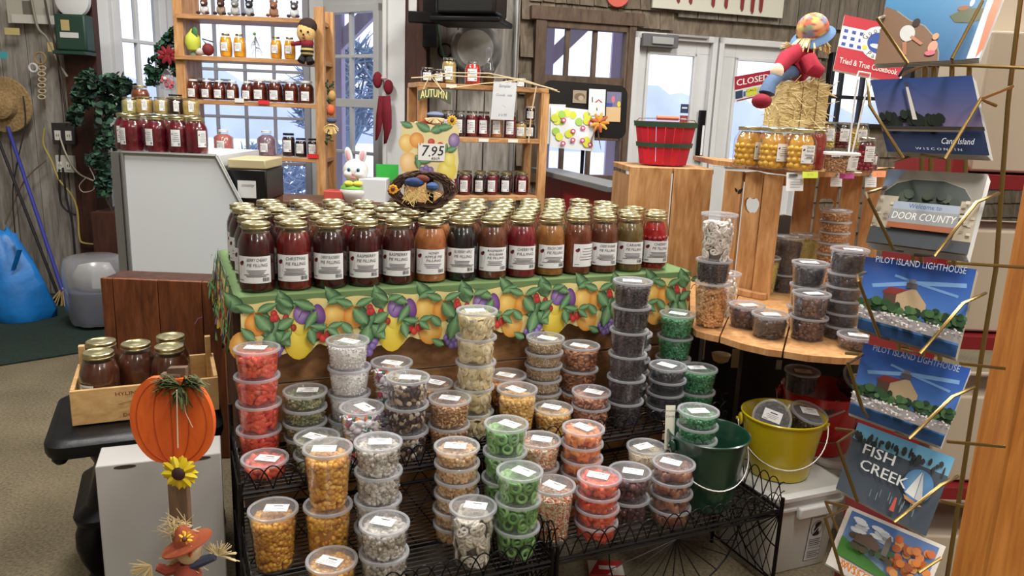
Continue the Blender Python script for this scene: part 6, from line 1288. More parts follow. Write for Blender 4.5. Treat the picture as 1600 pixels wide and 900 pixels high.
for i, px in enumerate((208, 246, 280, 308)): jar(top_px(px, Yc+.07), 'gold-lidded jar of dark red jam on the white cooler, %s of the front row' % NTH[i], r=.0475, h=.155, flavor='jam', n=20, rz=(-.5, -.3, .15, .9)[i], group='front jars on the cooler', lab=(.2, .65, .8), name='jam_jar')
for i, px in enumerate((199, 226, 262, 296)): jar(top_px(px, Yc+.18), 'gold-lidded jar of dark jam on the white cooler, %s of the middle row' % NTH[i], r=.0475, h=.16, flavor='jam', n=20, group='middle jars on the cooler', lab=(.2, .65, .8), name='jam_jar')
for i, (px, f, dz) in enumerate(((203, 'pickle', .155), (225, 'mustard', .160), (252, 'mustard', .160), (274, 'darkjam', .16), (297, 'mustard', .16))):
    jar(top_px(px, Yc+.18)+Vector((0, .035, dz)), 'small jar of %s, %s of the upper tier on the cooler jars' % ({'pickle': 'green pickle', 'mustard': 'tan mustard', 'darkjam': 'dark jam'}[f], NTH[i]), kind='pint', r=.037, h=.075, flavor=f, n=18, rz=.4, group='upper tier on the cooler', lab=(.2, .8, .6), name='small_jar')
jar(top_px(222, Yc+.33)+Vector((0, .02, .165)), 'taller gold-lidded jar rising behind the tan mustard jars', r=.04, h=.12, flavor='amber', n=18, lab=None, name='tall_jar'); jar(top_px(276, Yc+.33)+Vector((0, .02, .165)), 'small dark-lidded jar beneath the Christmas greenery', kind='pint', r=.035, h=.085, flavor='darkjam', n=18, lab=None, name='small_jar', lid='dark')
for i in range(5): jar(top_px(200+26*i, Yc+.33), 'jam jar in the rear row of the cooler top, %s' % NTH[i], r=.0475, h=.16, flavor='jam', n=16, lab=None, group='rear jars on the cooler', name='jam_jar')
# counter behind the table with till, rabbit
Y2 = 3.86; c0 = ony(380, 330, Y2); c1 = ony(622, 330, Y2)
CT = wood('counter_wood', (70, 44, 28), (104, 70, 46), (1, 3, 3), .6); zc_ = .80
cn = thing('checkout_counter', 'dark wooden checkout counter hidden behind the pie filling jars', 'counter', Vector(((c0.x+c1.x)/2, Y2+.16, 0)))
MB().box((0, 0, zc_/2-.012), (c1.x-c0.x-.02, .3, zc_-.026)).build('counter_body', CT, cn); MB().box((0, 0, zc_-.012), (c1.x-c0.x, .33, .024)).build('counter_top', CT, cn, bevel=.003)
Yr = 3.47; q = Vector((pts[1][0]+.10, Yr, 0)); zrb = .86; MB().box((0, .01, zrb/2), (.18, .22, zrb-.002)).build('register_stand', CT, None, loc=q); tag(bpy.data.objects['register_stand'], 'narrow dark stand under the cash register beside the cooler case', 'stand'); t = thing('cash_register', 'black cash register with a beige top beside the cooler case', 'register', Vector((q.x, Yr, zrb+.001))); zr = ony(367, 249, Yr-.12).z-zrb
MB().box((.01, 0, zr*.38), (.17, .25, zr*.76)).build('register_body', BLACKP, t, bevel=.006); MB().box((.01, .0, zr*.89), (.165, .25, zr*.24)).build('beige_top', mat('beige_plastic', (186, 172, 134), .5), t, bevel=.006)
mb = MB(); P = Print(.0004); P.rect(-.04, 0, .04, .075, (206, 206, 204)); P.text('county', .005, .055, .02, (50, 50, 60), shear=.3); P.emit(mb, lambda u, v, h: Vector((.01+u, -.128-h, .01+v))); mb.build('paper_note', PRINT, t, smooth=0)
q = ony(556, 300, 3.98); rb_ = thing('rabbit_lamp', 'white blow-moulded Easter rabbit with a green collar and yellow bow', 'figure', Vector((q.x, 3.98, zc_+.001))); rb_.scale = (1.26, 1.26, 1.26); RW = mat('rabbit_plastic', (224, 222, 220), .4, coat=.2)
zq = lambda py: (ony(556, py, 3.93).z-zc_)/1.26
mb = MB(); mb.lathe([(.055, 0), (.062, .03), (.066, zq(300)), (.05, zq(290)), (.03, zq(287))], 24, c=(0, 0, 0)); mb.ball((0, 0, zq(268)), (.052, .045, .048), 20)
mb.ball((-.022, -.03, zq(273)), (.022, .02, .018), 12); mb.ball((.022, -.03, zq(273)), (.022, .02, .018), 12); mb.build('rabbit_body', RW, rb_, smooth=80)
for s_ in (-1, 1): R_ = Matrix.Rotation(s_*.2, 3, 'Y'); MB().ball((s_*.028, 0, zq(245)), (.016, .01, .036), 12, 0, None, R_).build('ear', RW, rb_, smooth=80); MB().ball((s_*.028, -.008, zq(245)), (.009, .006, .026), 10, 0, (214, 160, 170), R_).build('ear_lining', PAINT, rb_)
for s_ in (-1, 1): mb = MB(); mb.ball((s_*.019, -.044, zq(266)), (.007, .004, .009), 10, 0, (50, 120, 140)); mb.ball((s_*.019, -.048, zq(266)), (.003, .002, .004), 8, 0, (20, 24, 30)); mb.build('eye', PAINT, rb_)
mb = MB(); mb.ball((0, -.055, zq(272)), (.006, .004, .004), 8, 0, (220, 140, 150)); mb.ball((0, -.052, zq(278)), (.012, .004, .005), 8, 0, (206, 120, 140)); mb.build('nose_and_mouth', PAINT, rb_)
mb = MB(); mb.lathe([(.045, zq(288)), (.06, zq(293)), (.062, zq(296)), (.05, zq(294))], 20, 0, (116, 176, 70)); mb.build('green_collar', PAINT, rb_); mb = MB(); mb.ball((-.018, -.05, zq(287)), (.02, .01, .012), 10, 0, (232, 214, 80)); mb.ball((.018, -.05, zq(287)), (.02, .01, .012), 10, 0, (232, 214, 80)); mb.build('yellow_bow', PAINT, rb_)
q = ony(605, 300, Y2+.3); mb = MB(); mb.box((0, 0, .13), (.12, .004, .1), None, 0, (60, 196, 76)); mb.box((0, .03, .06), (.1, .05, .12), None, 0, (190, 196, 200)); o = mb.build('green_card_display', PAINT, None, loc=Vector((q.x, q.y, zc_+.001))); tag(o, 'bright green card standing on the counter beside the white column', 'card')
for i, (px, c, w, h) in enumerate(((585, (200, 204, 206), .14, .12), (525, (180, 70, 60), .1, .05))):
    q = ony(px, 320, Y2+.12); o = MB().box((0, 0, h/2), (w, .12, h), None, 0, c).build('small_box', PAINT, None, bevel=.004, loc=Vector((q.x, q.y, zc_+.001))); tag(o, ('grey-white box on the counter beside the twig wreath', 'red-brown box on the counter beside the rabbit')[i], 'box')

# ================================================================== MIDDLE SHELF UNIT
a = ony(652, 300, 3.95); MP = VP(a.x, a.y, 1, .39); ms = thing('jar_shelf', 'tall pine jar shelf in front of the grey boards, paper note hanging', 'shelf unit', MP.pt(.35, 0)); lc = local(ms)
def mz(px, py): return MP.sz(px, py)
z1 = mz(750, 133)[1]; z2 = mz(780, 216)[1]; z3 = mz(780, 306)[1]; sw = mz(853, 220)[0]; MA = MP.ang()
for z in (z1, z2, z3): MB().box(lc(MP.pt(sw/2, z-.012, -.11)), (sw, .24, .024), MA).build('shelf_board', PINEH, ms, bevel=.002)
for s_, o_ in ((.02, .0), (.02, -.22), (sw-.02, 0), (sw-.02, -.22)): MB().box(lc(MP.pt(s_, (z1-.024)/2, o_+.001)), (.045, .03, z1-.026), MA).build('upright', PINE, ms, bevel=.002)
def mj(px, z, text_, off=-.06, **kw):
    s_ = mz(px, 200)[0]; q = MP.pt(s_, z+.001, off); return jar(q, text_, **kw)
K = dict(kind='pint', n=16, lab=(.15, .65, 1.2), name='preserve_jar')
for i, (px, f, r_, h, ld, k_) in enumerate(((672, 'darkjam', .035, .075, 'silver', 'pint'), (690, 'darkjam', .035, .07, 'silver', 'pint'), (705, 'mustard', .036, .13, 'silver', 'pint'), (742, 'salsa', .042, .12, 'silver', 'quart'))):
    mj(px, z1, '%s jar on top of the jar shelf, %s from the left' % (('dark', 'dark', 'tall tan', 'bright red')[i], NTH[i]), **dict(K, kind=k_, r=r_, h=h, flavor=f, lid=ld), group='jars on top of the jar shelf')
for i, px in enumerate((808, 828)): mj(px, z1, 'small white-lidded dark jar at the far end of the jar shelf top, %s' % NTH[i], off=-.16, **dict(K, r=.032, h=.05, flavor='darkjam', lid='white'), group='far jars')
for i, (px, f) in enumerate(((703, 'darkjam'), (722, 'darkjam'), (742, 'jam'), (761, 'jam'), (782, 'apple'), (803, 'jam'), (820, 'mustard'), (834, 'darkjam'))):
    mj(px, z2, 'preserve jar on the middle board of the jar shelf, %s from the left' % NTH[i], **dict(K, r=.0345, h=.135 if i < 6 else .09, flavor=f, lid='silver'), group='middle board preserve jars')
mj(834, z2+.095, 'small dark jar stacked on another by the note cord', **dict(K, r=.03, h=.075, flavor='darkjam', lid='white'))
for i, (px, f) in enumerate(((712, 'jam'), (733, 'jam'), (757, 'darkjam'), (777, 'jam'), (799, 'darkjam'), (826, 'jam'))): mj(px, z3, 'dark preserve jar, %s from the left in the front row of the lowest board' % NTH[i], **dict(K, r=.0345, h=.12, flavor=f, lid='gold'), group='lowest board preserve jars')
for i, (px, f) in enumerate(((725, 'darkjam'), (745, 'jam'), (768, 'darkjam'), (790, 'jam'), (812, 'amber'), (832, 'jam'))): mj(px, z3, 'dark preserve jar, %s from the left in the rear row of the lowest board' % NTH[i], off=-.16, **dict(K, r=.0345, h=.12, flavor=f, lid='gold'), group='lowest board rear jars')
for (px, z) in ((755, z2), (801, z2), (703, z1)): q = MP.pt(mz(px, 200)[0], z-.012, .012); o = MB().box((0, 0, 0), (.055, .002, .016), MA, 0, (222, 220, 212)).build('shelf_price_tag', PRINT, None, loc=q); tag(o, 'white price tag on the jar shelf edge, %s' % {755: 'middle board nearer the note', 801: 'middle board farther end', 703: 'top board'}[px], 'tag')
# paper note
s0 = mz(784, 158); q = MP.pt(s0[0], s0[1], .03); wn, hn = .125, .19; mb = MB(); P = Print(.0003); P.rect(-wn/2, -hn/2, wn/2, hn/2, (214, 218, 222))
for tx, x, y, s_ in (('Sampler', .0, .075, .02), ('Goods', -.02, .03, .018), ('side', .03, .03, .016), ('Pie', 0, -.03, .02), ('$ 6.95', 0, -.07, .018)): P.text(tx, x, y, s_, (120, 130, 150), shear=.25)
f = lambda u, v, h: Vector((MP.e.x*u, MP.e.y*u, v))+MP.n*(h+.02*math.sin(v*9+u*4)); mb.prism([(-wn/2, -hn/2), (wn/2, -hn/2), (wn/2, 0), (wn/2, hn/2), (-wn/2, hn/2), (-wn/2, 0)], lambda u, v, h: f(u, v, -h), .0008, 0, (214, 218, 222)); P.emit(mb, f); tag(mb.build('paper_note', PRINT, None, smooth=0, loc=q), 'white handwritten paper note taped to the jar shelf top', 'note')
# rope of twine over the shelf
t = thing('twine_garland', 'loose strands of pale twine draped across the jar shelf top', 'twine', MP.pt(.3, z1, .05)); lc = local(t); mb = MB()
for pts in ([(640, 122), (700, 119), (790, 122), (866, 141)], [(660, 120), (700, 114), (760, 115), (820, 127), (870, 144)], [(700, 138), (750, 131), (810, 126), (860, 139)], [(668, 122), (662, 132), (657, 146)], [(676, 122), (684, 136), (688, 148)], [(834, 135), (826, 180), (822, 222)]):
    mb.tube([lc(MP.pt(*mz(x, y), .035)) for x, y in pts], .003, 5, 0, (206, 186, 150))
mb.build('strands', PAINT, t)
# autumn sign + scarecrow
sz = mz(673, 151); q = MP.pt(sz[0], sz[1], .06); t = thing('autumn_sign', 'small green hanging sign reading AUTUMN above a little scarecrow', 'sign', q); f = lambda u, v, h: Vector((MP.e.x*u, MP.e.y*u, v+.012*math.cos(u*22)))+MP.n*h
k = 3.95/FPX*1.03; mb = MB(); op = [(-23, -6), (-8, -5), (8, -5), (26, -9), (26, 8), (8, 9), (-8, 9), (-23, 8)]; op = [(x*k, y*k) for x, y in op]; mb.prism(op, lambda u, v, h: f(u, v, -h), .01, 0, (70, 78, 54)); P = Print(.0006); P.text('AUTUMN', 0, .003, .055, (226, 218, 150), width=.135); P.text('AUTUMN', .0015, .003, .055, (226, 218, 150), width=.135); P.emit(mb, f); mb.build('sign_board', PRINT, t, smooth=0)
mb = MB(); mb.tube([(-.06, 0, .02), (-.02, -.0, .10), (.05, 0, .02)], .003, 5, 0, (206, 190, 150)); mb.build('cord', PAINT, t)
q2 = MP.pt(mz(675, 190)[0], mz(675, 190)[1]-.02, .06)-q
MB().ball(q2+Vector((0, 0, .055)), (.045, .03, .016), 12, 0, (110, 120, 150)).build('hat', CLOTH, t); MB().ball(q2+Vector((.005, 0, .02)), (.028, .024, .026), 12, 0, (214, 180, 140)).build('head', CLOTH, t)
mb = MB(); rg = random.Random(1)
for k_ in range(30): a = rg.uniform(-.6, 3.74); mb.tube([q2+Vector((0, -.02, .04)), q2+Vector((.048*math.cos(a), -.024, .035-.022*abs(math.sin(a))))], .0035, 4, 0, (220, 196, 150))
mb.build('straw_hair', PAINT, t)
MB().ball(q2+Vector((-.05, 0, -.0)), (.035, .03, .025), 10, 0, (140, 24, 40)).build('sleeve', CLOTH, t); MB().ball(q2+Vector((.03, 0, -.025)), (.05, .03, .03), 10, 0, (140, 24, 40)).build('shirt', CLOTH, t); MB().ball(q2+Vector((-.095, 0, .002)), (.014, .012, .018), 8, 0, (226, 200, 170)).build('hand', CLOTH, t)
mb = MB(); fc = q2+Vector((.085, -.01, .03))
for k_ in range(12): a = k_*PI/6; mb.ball(fc+Vector((.018*math.cos(a), 0, .018*math.sin(a))), (.010, .003, .006), 6, 0, (214, 170, 50), Matrix.Rotation(-a, 3, 'Y'))
mb.ball(fc+Vector((0, -.005, 0)), .009, 8, 0, (90, 56, 30)); mb.build('sunflower', PAINT, t)
# big pot, lantern, hose, tv
pw = PLM.sz(748, 80); q = PLM.pt(pw[0], pw[1], .04); t = thing('canning_pot', 'large round grey enamel canning pot hung bottom-out on the board wall', 'pot', q); R_ = 33/FPX*4.95; POT = mat('pot_grey', (118, 119, 118), .5, noise=.2, nscale=9)
RX = Matrix.Rotation(PI/2, 3, 'X') @ Matrix.Identity(3)
mb = MB(); mb.lathe([(R_*1.15, .0), (R_*1.1, .02), (R_*1.1, .14), (R_*1.0, .165), (R_*.96, .168), (R_*.2, .165), (.001, .165)], 36, R=Matrix.Rotation(PI/2, 3, 'X'), c=(-.01, 0, 0), cap=False); mb.build('pot_body', POT, t); MB().lathe([(R_*.80, .166), (R_*.80, .171), (R_*.76, .174), (.001, .172)], 32, R=Matrix.Rotation(PI/2, 3, 'X'), c=(-.01, 0, 0)).build('lit_pot_bottom', mat('lit_pot_bottom', (176, 178, 176), .6, noise=.2, nscale=14), t)  # bottom disc coloured paler than the sides to paint in the light it catches
mb = MB(); mb.tube([(-.10, -.10, R_*.9), (-.10, -.12, R_*1.25), (.0, -.12, R_*1.3), (.02, -.1, R_*1.0)], .008, 6); mb.build('handle', BLACKM, t)
q = MP.pt(mz(776, 130)[0], z1+.001, -.14); t = thing('oil_lamp', 'small oil lamp with a clear glass chimney standing on the jar shelf', 'lamp', q)
MB().lathe([(.035, 0), (.04, .01), (.028, .02), (.034, .04), (.03, .055), (.014, .062)], 20).build('lamp_base', mat('amber_lamp', (84, 60, 30), .25, metal=.6), t); MB().lathe([(.016, .06), (.03, .085), (.024, .11), (.014, .15), (.014, .19), (.016, .2)], 18, cap=False).build('glass_chimney', clear('lamp_glass', (235, 238, 240), .05, refl=1.6), t)
tq = at(738, 4, 4.3); t = thing('television', 'black television on a wall bracket at the top of the picture', 'television', tq)
MB().box((0, 0, .05), (.34, .3, .26), -.2).build('tv_body', BLACKP, t, bevel=.02); MB().box((.0, -.0, -.105), (.4, .34, .03), -.2).build('tray', BLACKM, t, bevel=.008); MB().box((-.2, .1, -.08), (.34, .06, .06), .1).build('bracket_arm', BLACKM, t, bevel=.004); MB().box((-.27, .3, .0), (.08, .05, .45)).build('bracket_plate', BLACKM, t)
mb = MB(); mb.box((.10, -.166, .06), (.07, .002, .09), -.2, 0, (110, 176, 214)); mb.build('blue_sticker', PRINT, t)
hq = PLM.pt(PLM.sz(696, 80)[0], PLM.sz(696, 80)[1], .03); t = thing('iron_ring', 'black iron ring hanging on the grey boards beside the pot', 'ring', hq); MB().tube([(.042*math.cos(a/24*2*PI), 0, .042*math.sin(a/24*2*PI)) for a in range(24)], .006, 7, closed=True).build('ring', BLACKM, t)
mb = MB(); mb.tube([PLM.pt(*PLM.sz(x, y), .035)-hq for x, y in ((679, -10), (686, 50), (690, 75), (697, 95))], .009, 7, 0, (110, 150, 130)); o = mb.build('hanging_rope', PAINT, None, loc=hq); tag(o, 'faded green rope hanging down the boards into the iron ring', 'rope')
tg = PLM.sz(643, 5); o = MB().box((0, 0, 0), (.05, .01, .13), None, 0, (206, 206, 206)).build('white_bracket', PAINT, None, bevel=.004, loc=ony(645, 4, 4.84)); tag(o, 'white metal bracket screwed high on the brown post', 'bracket')

# ================================================================== BOARD WITH DRAWINGS, WINDOW BAR, SIGNS
bq = at(915, 172, 4.42); t = thing('black_pin_tray', 'rounded black tray board with photos and a child painting pinned to it', 'board', bq); an = .22
E1 = Vector((math.cos(an), math.sin(an), 0)); f = lambda u, v, h: E1*u+Vector((-.02*v, 0, v))+Vector((math.sin(an), -math.cos(an), 0))*h
w, h = 68/FPX*4.42, 41/FPX*4.42; rr = .05; op = []
for cx, cy, s0 in ((1, 1, 0), (-1, 1, 1), (-1, -1, 2), (1, -1, 3)):
    for k in range(6): a = (s0+k/5)*PI/2; op.append(((w-rr)*cx+rr*math.cos(a), (h-rr)*cy+rr*math.sin(a)))
mb = MB(); mb.prism(op, lambda u, v, q: f(u, v-u*.03, -q), .025); mb.build('tray', BLACKP, t, bevel=.006)
mb = MB(); mb.box((0, .03, -.45), (.02, .02, .9)); mb.build('stand_rod', BLACKM, t)
def sheet(lab, x0, y0, x1, y1, prn, off=.006, tilt=0):
    a = ((x0+x1)/2-915)/FPX*4.42; b = -((y0+y1)/2-172)/FPX*4.47; ww = (x1-x0)/FPX*4.42; hh = (y1-y0)/FPX*4.47; mb = MB(); g_ = lambda u, v, q: f(a+(u-.5)*ww, b+(v-.5)*hh-tilt*(u-.5)*ww, off+q)
    mb.prism([(0, 0), (1, 0), (1, 1), (0, 1)], lambda u, v, q: g_(u, v, -q), .0006, 0, (224, 226, 230)); P = Print(.0004); prn(P); P.emit(mb, g_); o = mb.build('pinned_paper', PRINT, None, smooth=0, loc=bq); tag(o, lab, 'paper'); return o
rg = random.Random(9)
def paint(P):
    P.rect(0, 0, 1, 1, (222, 226, 230))
    for i in range(20):
        x, y = rg.uniform(.08, .9), rg.uniform(.08, .92); P.ell(x, y, .085, .1, rg.choice([(206, 214, 70), (160, 200, 90), (220, 222, 90)]), n=9)
    for i in range(9):
        x, y = rg.choice((.28, .5, .5, .72, .9)), rg.uniform(.08, .95); P.ell(x, y, .06, .06, (206, 60, 110), n=8); P.ell(x, y, .03, .03, (222, 226, 230), n=7)
sheet('white sheet behind the yellow and pink child painting', 853, 165, 882, 225, lambda P: P.rect(0, 0, 1, 1, (206, 208, 214)), .005)
sheet('child painting of yellow, green and pink blots on white paper', 858, 170, 930, 232, paint, .014, .06)
sheet('brown photograph pinned on the black tray', 893, 143, 915, 162, lambda P: (P.rect(0, 0, 1, 1, (150, 136, 116)), P.ell(.5, .5, .4, .3, (110, 90, 74)), P.ell(.6, .4, .2, .2, (170, 150, 130))), .006)
sheet('white drawing with small red and black marks beside the brown photograph', 918, 140, 945, 180, lambda P: (P.rect(0, 0, 1, 1, (214, 218, 224)), P.line([(.4, .5), (.6, .6), (.8, .5)], .05, (180, 50, 60)), P.line([(.2, .7), (.22, .5)], .05, (40, 44, 50)), P.line([(.5, .3), (.52, .2)], .05, (40, 44, 50))), .018)
sheet('snapshot over a tan card at the edge of the black tray', 948, 143, 972, 188, lambda P: (P.rect(0, 0, 1, .5, (206, 174, 130)), P.rect(0, .5, 1, 1, (110, 110, 140)), P.ell(.45, .75, .12, .12, (200, 110, 130)), P.rect(.0, .5, .4, .62, (50, 70, 150)), P.ell(.85, .6, .12, .1, (214, 190, 70))), .007)
t2 = thing('autumn_corsage', 'orange silk leaf corsage with trailing brown ribbon on the painting corner', 'decoration', bq+f((935-915)/FPX*4.42, -(190-172)/FPX*4.47, .04)); mb = MB()
for k in range(9): a = k*.7; mb.ball((.03*math.cos(a), -.005, .03*math.sin(a)), (.03, .004, .011), 6, 0, ((206, 130, 40), (176, 90, 50), (214, 160, 60))[k % 3], Matrix.Rotation(-a, 3, 'Y'))
mb.build('silk_leaves', PAINT, t2); mb = MB(); mb.tube([(-.01, 0, -.02), (.0, 0, -.08), (.02, 0, -.16)], [.012, .02, .004], 5, 0, (130, 80, 70), flat=.2); mb.tube([(-.01, 0, -.02), (-.04, 0, -.09), (-.03, 0, -.14)], [.012, .016, .004], 5, 0, (150, 96, 84), flat=.2); mb.build('ribbon', PAINT, t2)
# red half wall with sloping grey sill
q1 = at(845, 266, 4.55); q2 = onz(967, 296, q1.z); HW = VP(q1.x, q1.y, q2.x-q1.x, q2.y-q1.y); Lh = (q2-q1).length
t = thing('red_counter', 'red painted half wall with a grey ledge below the brown framed window', 'counter', HW.pt(Lh/2, 0)); lc = local(t)
MB().box(lc(HW.pt(Lh/2, q1.z/2-.01, -.05)), (Lh, .06, q1.z-.03), HW.ang()).build('red_panel', mat('red_paint', (150, 12, 26), .5), t); MB().box(lc(HW.pt(Lh/2, q1.z, -.02)), (Lh+.02, .16, .03), HW.ang()).build('grey_ledge', mat('grey_ledge', (112, 114, 118), .5), t, bevel=.004)
# hanging sign with red lettering above the doors
a0 = PLS.sz(1013, 13); a1 = PLS.sz(1215, 20); zb = PLS.sz(1100, 18)[1]; t = thing('lettered_sign', 'white board sign with dripping dark red letters above the doors', 'sign', PLS.pt(a0[0], zb, .06)); lc = local(t); ww = a1[0]-a0[0]
mb = MB(); mb.box(lc(PLS.pt(a0[0]+ww/2, zb+.12, .05)), (ww, .02, .26), PLS.ang(), 0, (206, 204, 190)); P = Print(.001)
for i, (px, L_) in enumerate(((1052, .045), (1071, .045), (1106, .055), (1126, .06), (1151, .07), (1167, .09), (1180, .07))):
    s_ = PLS.sz(px, 10)[0]; P.poly([(s_-.018, zb+.2), (s_+.018, zb+.2), (s_+.014, zb+.06-L_*.5), (s_+.004, zb+.05-L_*.6), (s_-.012, zb+.06-L_*.4)], (122, 30, 28))
P.emit(mb, lambda u, v, h: lc(PLS.pt(u, v, .0605+h))); mb.build('sign_board', PRINT, t, smooth=0)
q = PLS.sz(962, -6); mb = MB(); mb.lathe([(.075, 0), (.07, .012), (.001, .014)], 24, 0, (206, 96, 84), R=Matrix.Rotation(PI/2, 3, 'X')); tag(mb.build('round_plaque', PAINT, None, loc=PLS.pt(q[0], q[1], .035)), 'round coral plaque at the top edge on the shingles', 'plaque')
# CLOSED sign
C = [PLS.pt(*PLS.sz(x, y), .03) for x, y in ((1144, 160), (1199, 147), (1200, 110), (1144, 120))]; cq = C[0].copy(); fb = lambda u, v, h: (C[0]*(1-u)+C[1]*u)*(1-v)+(C[3]*(1-u)+C[2]*u)*v+PLS.n*h-cq
mb = MB(); mb.prism([(0, 0), (1, 0), (1, 1), (0, 1)], lambda u, v, h: fb(u, v, -h), .002, 0, (214, 214, 214)); P = Print(.0006); P.rect(0, 0, 1, 1, (214, 216, 220)); P.rect(0, .48, 1, 1, (160, 20, 48)); P.text('CLOSED', .5, .73, .36, (236, 236, 236), width=.9); P.text('CLOSED', .508, .73, .36, (236, 236, 236), width=.9); P.rect(.02, .12, .22, .42, (40, 60, 90)); P.rect(.24, .15, .3, .35, (60, 90, 140)); P.rect(.32, .12, .62, .42, (206, 206, 60)); P.text('CALL', .46, .33, .13, (60, 60, 30)); P.rect(.64, .14, .95, .4, (180, 190, 180)); P.rect(.05, .03, .95, .07, (160, 30, 50))
P.emit(mb, fb); tag(mb.build('closed_sign', PRINT, None, smooth=0, loc=cq), 'red and white CLOSED sign hung on the second door glass', 'sign')
# ================================================================== LEFT WALL CLUTTER
Yw = 4.86
def Wp(x, y, o=0): return ony(x, y, Yw-o)
q = Wp(117, 52, .09); t = thing('green_meter_box', 'dark green metal box with paper stickers high on the corner post', 'box', q); GB = mat('green_enamel', (34, 62, 52), .5)
w, h = 46/FPX*4.8, 52/FPX*4.8; MB().box((0, 0, 0), (w, .1, h)).build('box_body', GB, t, bevel=.012); mb = MB(); P = Print(.0006); P.rect(-.05, .01, .0, .07, (180, 160, 110)); P.rect(-.06, -.03, .05, .0, (200, 202, 200)); P.emit(mb, lambda u, v, k: Vector((u, -.051-k, v))); mb.build('paper_sticker', PRINT, t, smooth=0); MB().box((0, -.02, -h/2-.012), (w*1.05, .12, .02)).build('lower_rim', GB, t, bevel=.003)
q = Wp(8, 164, .03); hat = thing('straw_hat', 'straw hat hanging on the grey boards at the left edge', 'hat', q); RX = Matrix.Rotation(PI/2, 3, 'X'); ST = mat('straw_weave', (150, 124, 84), .9, noise=.3, nscale=70, bump=.5); MB().lathe([(.17, 0), (.165, .008), (.09, .014), (.085, .06), (.06, .075), (.001, .077)], 32, R=RX, cap=False).build('hat_body', ST, hat)
mb = MB(); 
for pts in ([(-.01, -.082, .03), (.01, -.085, .01), (.0, -.085, -.02)],): mb.tube(pts, .003, 5)
mb.build('band_tie', BLACKM, hat)
def pole(name, p0, p1, c, lab, cat='broom', r=.011):
    a_, b_ = Vector(p0), Vector(p1); t = thing(name, lab, cat, a_); mb = MB(); mb.tube([Vector((0, 0, 0)), b_-a_], r, 10, 0, c); mb.build('handle', PAINT, t); return t
a_ = onz(100, 478, 0.005); t = pole('broom', (a_.x, a_.y, .1), Wp(12, 198, .05), (52, 58, 150), 'broom with a long blue handle leaning on the grey boards'); mb = MB(); rg = random.Random(2)
for k in range(40): mb.tube([(0, 0, .02), (rg.uniform(-.1, .1), rg.uniform(-.03, .03), -.092)], .004, 3, 0, (176, 150, 100))
mb.build('bristles', PAINT, t)
a_ = onz(92, 476, .005); t = pole('dust_mop', (a_.x-.02, a_.y+.05, .02), Wp(-4, 215, .03), (34, 32, 34), 'dust mop with a thin black handle leaning beside the blue broom', 'mop', .009); MB().box((0, 0, .005), (.22, .08, .04)).build('mop_head', BLACKP, t)
for (x, y, w, h, c, lab) in ((101, 209, .14, .13, (44, 42, 42), 'black double outlet plate on the corner boards'), (103, 256, .11, .105, (186, 184, 172), 'cream outlet plate with four sockets below the black one')):
    q = Wp(x, y, .045); t = thing('wall_outlet', lab, 'outlet', q); MB().box((0, 0, 0), (w, .03, h)).build('cover_plate', mat('plate%d' % c[0], c, .5), t, bevel=.003)
    for s_ in (-1, 1): mb = MB(); mb.box((s_*w*.24, -.017, -.01), (w*.26, .006, h*.45), None, 0, (214, 212, 206)); mb.box((s_*w*.24-.006, -.0205, -.01), (.003, .002, .014), None, 0, (30, 30, 30)); mb.box((s_*w*.24+.006, -.0205, -.01), (.003, .002, .014), None, 0, (30, 30, 30)); mb.build('socket', PAINT, t)
def cord(pts, r, c, lab, o=.06, name='power_cord'):
    q = Wp(*pts[0], o); mb = MB(); P_ = [Wp(x, y, o)-q for x, y in pts]; out = []
    for i in range(len(P_)-1):
        p0, p1, p2, p3 = P_[max(0, i-1)], P_[i], P_[i+1], P_[min(len(P_)-1, i+2)]
        for k in range(5): s_ = k/5; out.append(.5*((2*p1)+(p2-p0)*s_+(2*p0-5*p1+4*p2-p3)*s_*s_+(3*p1-p0-3*p2+p3)*s_**3))
    out.append(P_[-1]); mb.tube(out, r, 6, 0, c); tag(mb.build(name, PAINT, None, loc=q), lab, 'cord')
cord([(70, 200), (68, 225), (80, 250), (92, 280), (112, 305), (121, 330), (124, 370), (132, 380), (168, 382)], .006, (176, 158, 84), 'yellow extension cord running down the grey boards')
cord([(94, 215), (93, 300), (100, 325), (118, 336)], .006, (22, 22, 24), 'black cord looping from the black outlet plate to the corner')
cord([(98, 262), (104, 310), (113, 350), (117, 400)], .006, (26, 26, 28), 'black cord dropping from the cream outlet', .07)
cord([(94, 215), (103, 240), (120, 268), (140, 280), (154, 284)], .005, (190, 184, 168), 'cream cord curving from the outlets behind the ivy', .08)
cord([(140, 262), (148, 280), (146, 296), (130, 300), (124, 290), (134, 278)], .003, (200, 180, 170), 'thin pale cord loop beneath the ivy', .09)
cord([(36, 150), (40, 190), (30, 240), (20, 300), (24, 370)], .004, (40, 38, 38), 'thin dark cord hanging beside the straw hat')
cord([(72, 250), (40, 280), (20, 320), (8, 350)], .005, (120, 104, 84), 'tan cord slanting across the grey boards', .05)
cord([(46, -20), (58, 40), (74, 60), (90, 95), (105, 120)], .008, (130, 124, 112), 'grey conduit cord slanting down from the wall papers', .07)
cord([(70, 0), (78, 40), (90, 90), (100, 150), (104, 190)], .006, (60, 50, 44), 'dark cord running from the ceiling past the green box', .08)
t = thing('canning_rings', 'string of round jar rings hanging on the grey boards', 'rings', Wp(65, 130, .05))
for i, y in enumerate((107, 116, 125, 134, 143, 152)): mb = MB(); q = Wp(66, y, .05)-Vector(t.location); mb.tube([q+Vector((.022*math.cos(a*PI/8), -.006*(i % 2), .012*math.sin(a*PI/8)+.002)) for a in range(16)], .0045, 6, 0, (190, 176, 140), True); mb.build('jar_ring', PAINT, t)
